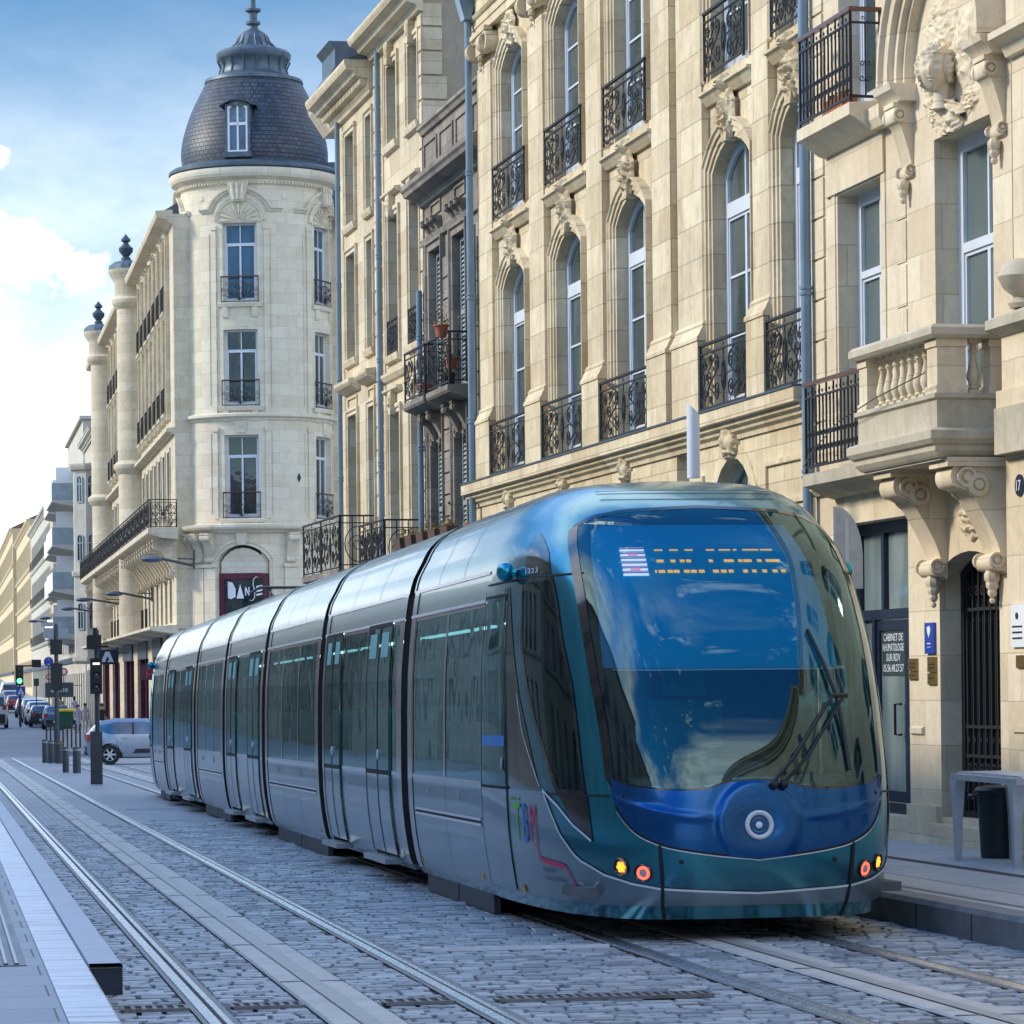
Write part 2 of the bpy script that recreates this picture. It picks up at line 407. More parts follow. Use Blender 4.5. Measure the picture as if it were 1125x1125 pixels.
def window(parent,x0,x1,z0,z1,rise=0,y=-.2,transom=None,bars=2,leaves=2,fm='white_frame',pm='pane',fw=.07,name='window',warp=None,off=None,thick=.06,transom_w=.1):
    """window frame (one part) with its panes (one sub-part) and a stone-dark reveal already in the wall"""
    mb=MB(); frame_ring(mb,x0,x1,z0,z1,rise,fw,y-.01,y+thick)
    yi0,yi1=y,y+thick*.75
    ztop=z1-fw
    if transom: mb.box(x0+fw,x1-fw,y,y+thick*1.1,transom-transom_w/2,transom+transom_w/2)
    zt=(transom-transom_w/2) if transom else ztop
    lw=(x1-x0-2*fw)/leaves
    def top(x):
        if rise<=0: return ztop
        w=x1-x0; r=(w*w/4+rise*rise)/(2*rise); cx=(x0+x1)/2
        return z1-r+math.sqrt(max(0,r*r-(x-cx)**2))-fw
    for k in range(leaves):
        a=x0+fw+k*lw; b=a+lw
        s=.035
        for q in (a,b-s): mb.box(q,q+s,yi0,yi1,z0+fw,zt)
        mb.box(a+s,b-s,yi0,yi1,z0+fw,z0+fw+.10); mb.box(a+s,b-s,yi0,yi1,zt-s,zt)
        for i in range(1,bars+1):
            zz=z0+fw+.1+(zt-z0-fw-.1)*i/(bars+1); mb.box(a+s,b-s,yi0+.008,yi1-.006,zz-.014,zz+.014)
        if transom and leaves>1 and k>0: mb.box(a-.02,a+.02,yi0,yi1,transom+transom_w/2,top(a))
    f=mb.build(name,M[fm],parent,warp=warp,off=off)
    pb=MB(); pp=headpoly(x0+.02,x1-.02,z0+.02,z1-.02,rise)
    pb.plate(pp,y+.0,y+.018); pb.build('pane',M[pm],f,warp=warp,off=off)
    return f
def spiral(cx,cz,r0,r1,a0,turns,n=14):
    return [(cx+(r0+(r1-r0)*i/n)*math.cos(a0+turns*2*PI*i/n),cz+(r0+(r1-r0)*i/n)*math.sin(a0+turns*2*PI*i/n)) for i in range(n+1)]
def iron2(mb,pts,r=.008,y=0,n=4): mb.tube([(x,y,z) for x,z in pts],r,n,caps=False)
def leafy(mb,x,z,s,y=0):
    mb.add([(x-s*.45,y,z),(x,y+.012,z-s),(x+s*.45,y,z),(x,y+.012,z+s),(x,y-.012,z)],[(0,1,3),(1,2,3),(0,4,1),(1,4,2),(2,4,3),(3,4,0)])
def iron_scrolls(w,h,seed=0,rod=.009,dens=1):
    """ornate panel of scrolls and leaves, x 0..w, z 0..h"""
    mb=MB(); r=rod; rn=random.Random(seed)
    mb.box(0,w,-.022,.022,h-.03,h); mb.box(0,w,-.012,.012,.035,.058); mb.box(0,w,-.012,.012,h-.13,h-.112)
    for x in (0,w-.024): mb.box(x,x+.024,-.012,.012,0,h-.03)
    cx=w/2; H=h-.17; z0=.058
    # centre cartouche
    iron2(mb,[(cx+.075*math.cos(a*PI/8),z0+H*.5+.17*math.sin(a*PI/8)) for a in range(17)],r*1.15)
    iron2(mb,[(cx+.035*math.cos(a*PI/6),z0+H*.52+.08*math.sin(a*PI/6)) for a in range(13)],r*1.4)
    iron2(mb,[(cx,z0),(cx,z0+H)],r)
    leafy(mb,cx,z0+H*.83,.06); leafy(mb,cx,z0+H*.16,.05); leafy(mb,cx,z0+H*.5,.08); leafy(mb,cx,h-.07,.045)
    for sgn in (-1,1):
        hw=w/2
        for (fx,fz,rr,a0,t) in ((.30,.73,.105,PI*.5,1.4),(.30,.27,.11,-PI*.5,-1.4),(.62,.5,.10,0,1.5),(.80,.80,.085,PI,1.3),(.80,.20,.09,PI,-1.3),(.55,.86,.05,0,1.2),(.55,.13,.055,0,-1.2)):
            X=cx+sgn*fx*hw; Z=z0+fz*H
            pts=spiral(0,0,rr,.016,a0,t); iron2(mb,[(X+sgn*p[0],Z+p[1]) for p in pts],r)
            leafy(mb,X+sgn*rn.uniform(-.03,.03),Z+rn.uniform(-.05,.05),.045)
            leafy(mb,X+sgn*rr,Z+rn.choice((-1,1))*rr*.4,.034)
        for a,b in (((.12,.5),(.5,.5)),((.3,.73+.17),(.62,.66)),((.3,.10),(.62,.34)),((.72,.5),(.97,.5))):
            iron2(mb,[(cx+sgn*a[0]*hw,z0+a[1]*H),(cx+sgn*(a[0]+b[0])/2*hw,z0+((a[1]+b[1])/2+.04)*H),(cx+sgn*b[0]*hw,z0+b[1]*H)],r)
        S=[(cx+sgn*hw*(.45+.22*math.sin(t*PI*2)),z0+H*(.02+.96*t)) for t in [i/12 for i in range(13)]]
        iron2(mb,S,r)
        S=[(cx+sgn*hw*(.88+.07*math.sin(t*PI*3)),z0+H*t) for t in [i/10 for i in range(11)]]
        iron2(mb,S,r*.9)
        if dens: iron2(mb,[(cx+sgn*hw*.93,0),(cx+sgn*hw*.93,z0+H)],r)
    return mb
def iron_bars(w,h,step=.11,rod=.009,orn=True,wood=False):
    mb=MB(); n=max(2,round(w/step))
    mb.box(0,w,-.012,.012,.05,.075); mb.box(0,w,-.012,.012,h-.15,h-.13)
    if not wood: mb.box(0,w,-.022,.022,h-.03,h)
    for i in range(n+1):
        x=w*i/n; big=(i in (0,n)); rr=.012 if big else rod*.85
        mb.box(max(0,x-rr) if i else 0,min(w,x+rr) if i<n else w,-rr,rr,0 if big else .05,h-.03 if (i%2==0 or big) else h-.13)
        if orn and not big:
            iron2(mb,spiral(x+.035,.24,.035,.01,PI,1.2,8),rod*.7); iron2(mb,spiral(x-.035,.24,.035,.01,0,-1.2,8),rod*.7)
            iron2(mb,spiral(x+.03,.38,.03,.01,PI,-1.1,8),rod*.7); iron2(mb,spiral(x-.03,.38,.03,.01,0,1.1,8),rod*.7)
            leafy(mb,x,.15,.03); leafy(mb,x,h-.19,.028); leafy(mb,x,.47,.03)
            iron2(mb,spiral(x+.02,h-.09,.022,.008,PI,1.0,7),rod*.6)
    return mb
def iron_fan(w,h,rod=.010):
    """symmetrical fan of volutes for the tower windows"""
    mb=MB(); mb.box(0,w,-.02,.02,h-.035,h); mb.box(0,w,-.012,.012,.03,.055)
    for x in (0,w-.025): mb.box(x,x+.025,-.012,.012,0,h-.035)
    cx=w/2
    for s in (-1,1):
        for (fx,fz,rr,a0,t) in ((.25,.30,.13,0,1.5),(.62,.30,.13,PI,-1.5),(.25,.72,.10,0,-1.3),(.62,.70,.10,PI,1.3),(.86,.5,.08,PI,1.3),(.1,.52,.06,0,1)):
            pts=spiral(0,0,rr,.018,a0,t); iron2(mb,[(cx+s*(fx*w/2+p[0]),fz*h+p[1]) for p in pts],rod)
        for k in range(4):
            a=PI/2-s*(.28+.33*k); iron2(mb,[(cx,.08),(cx+.5*h*math.cos(a),.08+.5*h*math.sin(a)),(cx+.8*h*math.cos(a+s*.2),.08+.75*h*math.sin(a))],rod)
        leafy(mb,cx+s*w*.3,h*.5,.05)
    leafy(mb,cx,.3,.09); iron2(mb,[(cx,.05),(cx,h-.04)],rod)
    return mb
def place(mb,x,y,z,rz=0,name='railing',mat='iron',parent=None,warp=None,off=None,sx=1):
    """set a panel (x 0..w in its own plane) at x,y,z turned by rz about z"""
    c,s=math.cos(rz),math.sin(rz)
    o=MB(); o.v=[(x+sx*vx*c-vy*s,y+sx*vx*s+vy*c,z+vz) for vx,vy,vz in mb.v]; o.f=mb.f; o.m=mb.m
    return o.build(name,M[mat],parent,warp=warp,off=off)
def carving(mb,cx,cz,w,h,d,seed=0,y=0,face=False,nx=26,nz=28):
    """lump of carved leaves (or a mask) standing out of the wall"""
    rows=[]
    for i in range(nz+1):
        v=-1+2*i/nz; row=[]
        for j in range(nx+1):
            u=-1+2*j/nx
            # map the square to a disc like outline
            uu=u*math.sqrt(1-v*v/2); vv=v*math.sqrt(1-u*u/2); rr=math.hypot(uu,vv)
            ed=max(0,1-rr**3)
            if face:
                q=ed**.5*.75
                q+=.34*math.exp(-((uu/.16)**2+((vv+.02)/.26)**2))
                for sx in (-1,1):
                    q-=.22*math.exp(-(((uu-sx*.34)/.17)**2+((vv-.2)/.11)**2)); q+=.12*math.exp(-(((uu-sx*.34)/.09)**2+((vv-.2)/.06)**2))
                    q+=.10*math.exp(-(((uu-sx*.42)/.2)**2+((vv+.15)/.15)**2))
                q+=.12*math.exp(-((uu/.5)**2+((vv-.38)/.1)**2)); q-=.2*math.exp(-((uu/.25)**2+((vv+.42)/.05)**2)); q+=.08*math.exp(-((uu/.22)**2+((vv+.34)/.05)**2))
                if vv>.45 or rr>.78 or vv<-.55: q+=.30*(noise.noise(Vector((uu*8+seed,vv*8,1.3)))+.35*math.sin(uu*22+vv*13))
            else:
                ph=math.atan2(vv,abs(uu)+.01)
                n1=noise.noise(Vector((abs(uu)*4+seed*3.1,vv*4,seed))); n2=noise.noise(Vector((uu*10+seed,vv*10,2.2)))
                q=ed**.5*(.42+.5*abs(n1)+.30*n2)
                q+=.30*ed*max(0,math.cos(rr*16-ph*4+seed))*min(1,rr*3)
                q+=.34*math.exp(-((uu/.22)**2+((vv)/.30)**2))
            q=max(0,q)*(ed>0)
            k=1+ (0 if face else .10*noise.noise(Vector((math.atan2(vv,uu)*2.2,seed,0)))+.06*math.cos(math.atan2(vv,uu)*9))
            row.append((cx+uu*w/2*k,y+q*d-.01,cz+vv*h/2*k))
        rows.append(row)
    mb.grid(rows)
def ionic(mb,cx,z,w,y=0,d=.16):
    """ionic capital top at z"""
    mb.box(cx-w*.62,cx+w*.62,y,y+d+.07,z-.07,z); mb.box(cx-w*.5,cx+w*.5,y,y+d+.02,z-.34,z-.07)
    for s in (-1,1):
        X=cx+s*w*.52
        for yy in (y+d-.04,):
            c=MB(); 
            c.lathe([(.001,0),(.05,.02),(.055,0),(.10,0),(.105,.025),(.155,.025),(.165,-.02),(.165,-.2)],n=16)
            Mx=Matrix.Translation((X,y+d+.03,z-.22))@Matrix.Rotation(-PI/2,4,'X'); mb.merge(c,Mx)
        # side volute facing along the street
        c=MB(); c.lathe([(.001,0),(.05,.02),(.055,0),(.10,0),(.105,.025),(.155,.025),(.165,-.02),(.165,-.2)],n=16)
        Mx=Matrix.Translation((X-s*.0,y+.06,z-.24))@Matrix.Rotation(s*PI/2,4,'Y')@Matrix.Scale(.9,4); mb.merge(c,Mx)
    for k in range(5): mb.ball((cx-w*.3+k*w*.15,y+d+.03,z-.14),.035,6,4)
    for k in range(3): mb.ball((cx,y+d,z-.40-k*.09),.05-.01*k,6,4)
def block_profile(x0,z0): pass
def baluster(n=8,h=.62,r=.085):
    mb=MB(); mb.box(-r,r,-r,r,0,h*.08); mb.box(-r*.95,r*.95,-r*.95,r*.95,h*.93,h)
    mb.lathe([(r*.55,h*.08),(r*.8,h*.12),(r*.55,h*.16),(r*.95,h*.28),(r*1.0,h*.36),(r*.75,h*.5),(r*.45,h*.66),(r*.42,h*.74),(r*.75,h*.79),(r*.5,h*.83),(r*.5,h*.93)],n=n)
    return mb
def corbel_prof(w,h,out,n=10):
    """side profile (y,z) of a scroll bracket hanging from z=0 down to -h, reaching out"""
    P=[(0,0),(out,0),(out,-.06*h)]
    for i in range(n+1):
        t=i/n; a=PI/2-t*PI*1.05; P.append((out*.86+out*.14*math.cos(a),-.16*h+.10*h*math.sin(a)))
    for i in range(1,n+1):
        t=i/n; P.append((out*(.13+.60*(1-t)**1.7+.05*math.sin(t*PI)),-(.25+.57*t)*h))
    for i in range(7):
        a=PI*.45-i/6*PI*1.1; P.append((out*.17+out*.13*math.cos(a),-.90*h+.075*h*math.sin(a)))
    P.append((0,-h))
    return P
def corbel(mb,x0,x1,z,h,out,y=0):
    P=[(y+a,z+b) for a,b in corbel_prof(0,h,out)]
    mb.extr(P,x0,x1)
    c=MB(); c.lathe([(.001,.03),(h*.035,.03),(h*.04,.005),(h*.06,.005),(h*.066,.03),(h*.09,.03),(h*.095,0),(h*.095,-.03)],n=14)
    for s,X in ((-1,x0),(1,x1)):
        for (yy,zz,k) in ((out*.72,-.17*h,1.0),(out*.2,-.88*h,.75)):
            Mx=Matrix.Translation((X,y+yy,z+zz))@Matrix.Rotation(s*PI/2,4,'Y')@Matrix.Scale(k,4); mb.merge(c,Mx)
def rings(mb,x,y,z0,z1,r,gap=1.9,thick=.012):
    z=z0
    while z<z1:
        mb.lathe([(r,-.05),(r+thick,-.045),(r+thick,-.015),(r+.002,-.01),(r+.002,.01),(r+thick,.015),(r+thick,.045),(r,.05)],(x,y,z),10); z+=gap
def downpipe(parent,x,y,z0,z1,r=.055,name='downpipe',mat='pipe',head=False):
    mb=MB(); mb.lathe([(r,z0),(r,z1)],(x,y,0),10); rings(mb,x,y,z0+.8,z1,r)
    if head:
        mb.extr([(y-.02,z1-.02),(y+.08,z1-.02),(y+.17,z1+.3),(y+.17,z1+.38),(y-.1,z1+.38),(y-.1,z1+.3)],x-.14,x+.14)
    return mb.build(name,M[mat],parent,smooth=40)

# right-hand row: a straight line of facades, running away and slightly to the left
RA=math.atan(math.tan(R(2.66))); RX0=10.5184
E_=Vector((-math.sin(RA),math.cos(RA),0)); NRM=Vector((-math.cos(RA),-math.sin(RA),0))
def rowpos(s,z=0,out=0): 
    p=Vector((RX0,0,0))+E_*s+NRM*out; return (p.x,p.y,z)
RZ=PI/2+RA
def building(name,label,s0,cat='building',group=None): return thing(name,label,cat,rowpos(s0),RZ,group)
CORN=[(0,0),(.05,0),(.07,.05),(.10,.06),(.13,.12),(.2,.14),(.2,.2),(.22,.21),(.22,.24),(0,.25)]
def cornice(mb,x0,x1,z,prof=CORN,k=1,y=0,n=1,caps=True): mb.extr([(y+a*k,z+b*k) for a,b in prof],x0,x1,n,caps)
def quoins(mb,x0,x1,z0,z1,h=.42,d=.02,y=0,gap=.03,alt=0.0):
    z=z0;i=0
    while z<z1-.1:
        a,b=(x0,x1) if i%2 else (x0+alt,x1-alt)
        mb.box(a,b,y-.02,y+d,z+gap/2,min(z+h,z1)-gap/2); z+=h; i+=1
# ================================================================== the long 18th-century facade (arched windows, pilasters)
def build_b2():
    s0=33.3; o=(s0,0,0)
    root=building('stone_townhouse','tall yellow limestone house with flat pilasters, arched windows and scrolled iron balconies',s0,'building')
    B=lambda mb,name,mat,**k: mb.build(name,M[mat] if isinstance(mat,str) else mat,root,off=o,**k)
    x1=50.28
    bays=[(46.93,48.47,46.44,48.96),(43.50,45.04,43.01,45.52),(40.12,41.66,39.65,42.17),(35.62,37.16,35.37,37.39),(33.42,34.50,33.32,34.76)]
    ops1=[(a,b,4.53,7.62,.30) for a,b,_,_ in bays]; ops2=[(a,b,8.39,10.86,.28) for a,b,_,_ in bays]
    w=MB(); wall(w,s0,x1,4.45,12.5,ops1+ops2,y=-.10,rev=.30,sill=False)
    w.add([(x1,-.1,-1),(x1,-.1,12.5),(x1,-8,12.5),(x1,-8,-1)],[(0,1,2,3)]); w.add([(s0,-.1,12.5),(x1,-.1,12.5),(x1,-8,12.5),(s0,-8,12.5)],[(0,1,2,3)])
    B(w,'upper_wall','st_b2')
    # ground floor: rusticated arcade
    g=MB(); gops=[(46.9,48.5,.3,3.98,.62),(43.5,45.1,.3,3.98,.62),(40.1,41.7,.3,3.98,.62),(35.35,37.1,.3,3.98,.66),(38.05,38.62,.8,4.16,0)]
    wall(g,s0,x1,-1,4.22,gops,y=0,rev=.26)
    B(g,'arcade_wall','st_b2')
    for (a,b) in ((45.45,46.55),(42.05,43.15),(38.75,39.75),(37.4,37.95),(33.55,34.95),(48.8,50.2)):
        for z in (2.1,2.75,3.35):
            r=MB(); r.mould([(a,z),(b,z),(b,z+.5),(a,z+.5)],[(0,-.02),(0,.035),(.05,.035),(.06,.03),(.06,-.02)],closed=True); B(r,'rusticated_panel','st_b2')
    for (a,b,c,d,rr) in gops[:4]:
        path=[(a,c)]+arcpts(a,b,d,rr,10)+[(b,c)]; q=MB(); q.mould(path,[(0,-.02),(0,.02),(.16,.02),(.17,-.02)]); B(q,'arch_surround','st_b2')
    for k,(a,b,c,d,rr) in enumerate(gops[:4]):
        window(root,a,b,c,d,rr,y=-.22,transom=3.0,bars=1,name='arched_window',off=o,fw=.08)
        m=MB(); hh=.30 if k in (1,) else .46
        carving(m,(a+b)/2,4.18,.56 if k==3 else .36,.50 if k==3 else hh,.17,seed=k,y=.0,face=True); B(m,'mask_keystone','st_b2',smooth=50)
    # ledge
    c=MB(); c.extr([(-.1,4.17),(.03,4.17),(.04,4.22),(.09,4.25),(.10,4.29),(.15,4.31),(.15,4.36),(.22,4.37),(.22,4.52),(-.1,4.52)],s0-.05,x1+.12,6); B(c,'ledge','st_b2')
    c=MB(); c.box(s0-.05,x1+.13,-.1,.235,4.522,4.545); B(c,'lead_flashing','zinc_dark')
    # pilasters
    pils=[(48.96,49.95),(45.52,46.44),(42.17,43.01),(38.81,39.65),(37.39,38.48),(34.76,35.37)]
    for i,(a,b) in enumerate(pils):
        p=MB(); cx=(a+b)/2
        p.box(a-.03,b+.03,-.1,.085,4.53,5.42)
        for k in range(1): p.box(cx-.01,cx+.01,.08,.0875,4.72,4.95) if False else None
        hw=(b-a)/2
        p.extr([(-.1,5.42),(.10,5.42),(.10,5.46),(.07,5.50),(.05,5.55),(.03,5.58),(.03,5.62),(0,5.66),(-.1,5.66)],a-.06,b+.06)
        p.box(a,b,-.1,0,5.64,10.85)
        B(p,'pilaster','st_b2')
        q=MB(); ionic(q,cx,11.36,(b-a)*.95,y=-.02,d=.06); B(q,'ionic_capital','st_b2',smooth=40)
    # architraves around openings
    for (a,b,_,_) in bays:
        for (z0,z1,ri) in ((4.53,7.62,.30),(8.39,10.86,.28)):
            path=[(a,z0)]+arcpts(a,b,z1,ri,8)+[(b,z0)]
            m=MB(); m.mould(path,[(-.0,-.1),(0.0,-.055),(.055,-.055),(.06,-.03),(.12,-.03),(.125,-.005),(.18,-.005),(.2,.02),(.225,.02),(.225,-.1)])
            B(m,'architrave','st_b2')
    for (a,b,c_,d_) in bays:
        cx=(a+b)/2
        m=MB(); m.extr([(-.1,8.13),(-.05,8.13),(-.02,8.17),(0,8.19),(.02,8.23),(.05,8.24),(.05,8.27),(-.02,8.27),(-.02,8.39),(-.1,8.39)],c_+.02,d_-.02)
        carving(m,cx,8.24,.2,.24,.16,seed=4,y=.0,nx=8,nz=8)
        B(m,'window_sill','st_b2',smooth=45)
        m=MB(); carving(m,cx,7.90,.50,.60,.15,seed=int(cx*7),y=-.03); m.plate([(cx-.10,7.58),(cx+.10,7.58),(cx+.17,8.05),(cx-.17,8.05)],-.1,.03); B(m,'carved_keystone','st_b2',smooth=60)
        m=MB(); carving(m,cx,11.08,.54,.58,.15,seed=int(cx*5),y=-.04); B(m,'carved_keystone','st_b2',smooth=60)
        window(root,a,b,4.55,7.62,.30,y=-.27,transom=6.88,bars=2,leaves=2,name='window',off=o,fw=.09,transom_w=.17)
        window(root,a,b,8.41,10.86,.28,y=-.27,transom=None,bars=3,leaves=2,name='window',off=o,fw=.09)
        w_=(d_-c_)-.10
        t=iron_scrolls(w_,.80,seed=3); place(t,c_+.05,.06,4.56,name='balcony_railing',parent=root,off=o)
        t=iron_scrolls(w_-.3,.78,seed=5); place(t,c_+.2,.02,8.40,name='balcony_railing',parent=root,off=o)
    # entablature
    c=MB(); c.extr([(-.1,11.36),(.02,11.36),(.02,11.48),(.04,11.49),(.04,11.60),(.07,11.62),(.10,11.66),(.04,11.68),(.04,11.92),(.1,11.95),(.12,12.0),(.3,12.05),(.3,12.14),(.38,12.2),(.38,12.3),(-.1,12.45)],s0,x1+.1,1); B(c,'entablature','st_b2')
    c=MB(); c.extr([(.3,12.3),(-.1,12.46),(-8,14.6),(-8,12.3)],s0,x1); B(c,'roof','tile')
    downpipe(root,49.98-s0,.12,-1,11.65,.055,head=True)
    downpipe(root,33.16-s0,.10,-1,13,.055)
    return root
build_b2()

# ================================================================== the clean corner house on the right (balconies, bust, shop door)
def build_b1():
    s0=27.55; o=(s0,0,0)
    root=building('stone_house','pale limestone house with a carved bust, stone balustrade balcony and glass door',s0,'building')
    B=lambda mb,name,mat,**k: mb.build(name,M[mat] if isinstance(mat,str) else mat,root,off=o,**k)
    x1=33.22
    w=MB()
    wall(w,s0,x1,-1,12,[(31.06,32.40,3.70,6.37),(28.02,29.52,3.70,6.47),(30.36,32.50,.14,3.03),(27.96,29.50,.18,2.62,.16),(31.15,32.3,7.15,9.6),(28.3,29.4,9.2,11.2)],y=0,rev=.30)
    w.add([(x1,0,-1),(x1,-.5,-1),(x1,-.5,12),(x1,0,12)],[(0,1,2,3)])
    B(w,'wall','st_b1')
    m=MB()
    quoins(m,32.80,x1-.01,3.7,11.9,.42,.022,gap=.028); B(m,'corner_quoins','st_b1'); m=MB(); quoins(m,30.30,30.58,3.75,8.6,.42,.012,gap=.032)
    B(m,'chain_of_quoins','st_b1')
    m=MB()
    m.extr([(0,6.39),(.03,6.39),(.03,6.9),(0,6.92)],30.9,32.7); B(m,'lintel_panel','st_b1'); m=MB()
    # recessed surround of the first-floor window
    for (a,b,z) in ((31.06,32.40,6.37),):
        m.mould([(a,3.75),(a,z),(b,z),(b,3.75)],[(0.05,-.01),(0.05,.012),(.16,.012),(.16,-.01)]); B(m,'window_surround','st_b1'); m=MB()
    # ground-floor string, plinth, slots
    m.extr([(0,3.36),(.04,3.36),(.10,3.42),(.10,3.47),(0,3.5)],29.6,x1-.02)
    B(m,'string_course','st_b1')
    for q in ((29.52,30.34),(32.52,x1-.02)): m=MB(); m.box(q[0],q[1],-.02,.05,-1,.28); B(m,'plinth','st_b1')
    m=MB(); m.extr([(0,.93),(.03,.95),(.03,1.0),(0,1.02)],29.95,30.28); B(m,'small_ledge','st_b1')
    st=MB(); st.box(27.9,29.6,-.3,.10,-1,.12); B(st,'doorstep','st_b1')
    # windows
    window(root,31.06,32.40,3.72,6.37,0,y=-.27,transom=5.55,bars=0,leaves=2,off=o,fw=.12,pm='pane_light',transom_w=.07)
    window(root,28.02,29.52,3.72,6.47,0,y=-.29,transom=5.45,bars=0,leaves=2,off=o,fw=.13,pm='pane_light',transom_w=.09)
    window(root,31.15,32.3,7.17,9.6,0,y=-.27,transom=None,bars=1,leaves=2,off=o,fw=.1)
    # arch with consoles and bust
    cx=29.02; zc=7.08
    m=MB(); prof=[(0,-.02),(0,.10),(.05,.10),(.06,.16),(.14,.16),(.15,.22),(.26,.22),(.28,.27),(.33,.27),(.33,-.02)]
    pts=[(cx+1.03*math.cos(a),zc+1.03*math.sin(a)*1.02) for a in [PI-PI*i/20 for i in range(21)]]
    m.mould([(pts[0][0],zc)]+pts[1:-1]+[(pts[-1][0],zc)],prof); 
    B(m,'arch_moulding','st_b1',smooth=30)
    m=MB()
    for X in (cx-1.2,cx+1.2):
        m=MB(); m.extr([(0,zc-.16),(.16,zc-.16),(.2,zc-.1),(.26,zc-.06),(.28,zc),(0,zc)],X-.24,X+.24)
        corbel(m,X-.14,X+.14,zc-.16,.72,.2)
        for k in range(3): m.ball((X,.06,zc-.93-.07*k),.065-.015*k,8,5)
        B(m,'arch_console','st_b1',smooth=35)
    # bust
    h=MB(); rows=[]
    HC=Vector((28.98,.17,7.02)); ca,sa=math.cos(R(52)),math.sin(R(52))
    for i in range(57):
        v=-PI/2+PI*i/56; row=[]
        for j in range(72):
            u=2*PI*j/72; d=Vector((math.cos(v)*math.cos(u),math.cos(v)*math.sin(u),math.sin(v)))
            x,y,z=d.x,d.y,d.z; r=1.0
            fx=x; fz=z
            if y>0:
                r+=.26*math.exp(-((fx/.12)**2+((fz+.10)/.20)**2))            # nose
                for sg in (-1,1):
                    r-=.17*math.exp(-(((fx-sg*.33)/.17)**2+((fz-.12)/.11)**2)); r+=.09*math.exp(-(((fx-sg*.33)/.09)**2+((fz-.11)/.05)**2))
                    r+=.05*math.exp(-(((fx-sg*.42)/.2)**2+((fz+.2)/.2)**2))
                r+=.10*math.exp(-((fx/.20)**2+((fz+.42)/.045)**2)); r-=.10*math.exp(-((fx/.22)**2+((fz+.475)/.03)**2)); r+=.08*math.exp(-((fx/.18)**2+((fz+.52)/.05)**2))
                r+=.07*math.exp(-((fx/.2)**2+((fz+.8)/.15)**2))
            hair=max(0,min(1,(z-.35-.15*abs(x))*4)) if y>0 else 1
            if abs(x)>.78: hair=max(hair,.9)
            r+=hair*(.17+.16*noise.noise(Vector((x*5,y*5,z*9)))+.06*math.sin(z*22+x*9+y*5))
            X_,Y_=x*.165*r*(1-.20*max(0,-z)),y*.17*r; row.append((HC.x+X_*ca-Y_*sa,HC.y+X_*sa+Y_*ca,HC.z+z*.205*r))
        rows.append(row)
    h.grid(rows,cu=True)
    h.lathe([(.095,0),(.08,.06),(.075,.15),(.09,.22)],(HC.x,HC.y-.05,HC.z-.36),12)
    rows=[]
    for i in range(41):
        v=i/40; row=[]
        for j in range(51):
            u=-1+2*j/50; ww=(.34*math.sin(min(1,v*1.6)*PI/2))*(1-.35*max(0,v-.6)/.4)
            yy=.13*math.sqrt(max(0,1-u*u))*(1-.6*v)+.022*math.sin(u*9+v*16+2*noise.noise(Vector((u*3,v*3,1))))+.05*noise.noise(Vector((u*5,v*7,3)))
            row.append((HC.x+u*ww,.02+yy,HC.z-.24-v*.34))
        rows.append(row)
    h.grid(rows)
    B(h,'carved_bust','st_b1',smooth=60)
    for (q1,q2,q3,q4,q5,q6) in ((cx-.40,7.15,.60,.80,.10,11),(cx+.50,6.95,.50,.66,.09,13),(cx+.25,7.50,.9,.55,.08,17),(cx+.35,6.70,.5,.30,.07,19),(cx-.45,6.68,.5,.26,.06,29)):
        m=MB(); carving(m,q1,q2,q3,q4,q5,seed=q6); B(m,'carved_foliage','st_b1',smooth=60)
    # upper iron balcony
    a,b=30.97,32.66; y1=.34
    m=MB(); m.extr([(0,6.78),(.10,6.80),(.22,6.88),(.28,6.92),(.34,6.95),(.34,7.07),(0,7.09)],a,b); 
    m.extr([(0,6.80),(.12,6.80),(.16,6.88),(.16,7.0),(0,7.02)],30.62,30.97); B(m,'balcony_slab','st_b1')
    t=iron_bars(b-a-.06,.92,.115,wood=True); rl=place(t,a+.03,y1-.03,7.07,name='balcony_railing',parent=root,off=o)
    t=iron_bars(.30,.92,.15,wood=True); place(t,a+.03,.01,7.07,rz=PI/2,name='balcony_railing_end',parent=root,off=o)
    m=MB(); m.box(a,b,y1-.055,y1-.005,7.96,8.0); m.box(a+.005,a+.055,0,y1-.055,7.96,8.0); m.build('handrail',M['wood_rail'],rl,off=o)
    # lower iron balcony
    a,b=30.02,32.58
    m=MB(); m.extr([(0,3.30),(.12,3.33),(.25,3.40),(.34,3.43),(.34,3.55),(0,3.57)],a,b); B(m,'balcony_slab','st_b1_dirty')
    t=iron_bars(b-a-.06,.90,.115,wood=True); rl=place(t,a+.03,y1-.03,3.56,name='balcony_railing',parent=root,off=o)
    m=MB(); m.box(a,b,y1-.055,y1-.005,4.44,4.48); m.build('handrail',M['wood_rail'],rl,off=o)
    # stone balcony
    a,b,yo=27.69,29.96,.70
    m=MB()
    plan=[(b,0.0),(b,yo),(a,yo),(a,0.0)]
    plan=plan[::-1]  # left normal pointing outwards
    def sw(mb,prof,inset=0):
        P=[(a+inset,0),(a+inset,yo-inset),(b-inset,yo-inset),(b-inset,0)]
        mb.sweep(P,prof)
    sw(m,[(-.02,3.40),(.0,3.42),(.03,3.46),(.03,3.50),(.06,3.52),(.09,3.56),(.09,3.63),(.02,3.66),(-.3,3.66),(-.3,3.40)],.06)
    m.box(a+.1,b-.1,0,yo-.1,3.38,3.64)
    B(m,'balcony_floor','st_b1_dirty')
    m=MB(); sw(m,[(0,3.66),(.0,3.90),(.03,3.92),(.03,3.96),(-.20,3.96),(-.20,3.66)],.06); m.box(a+.26,b-.26,0,yo-.26,3.6,3.67); B(m,'balcony_base','st_b1_dirty')
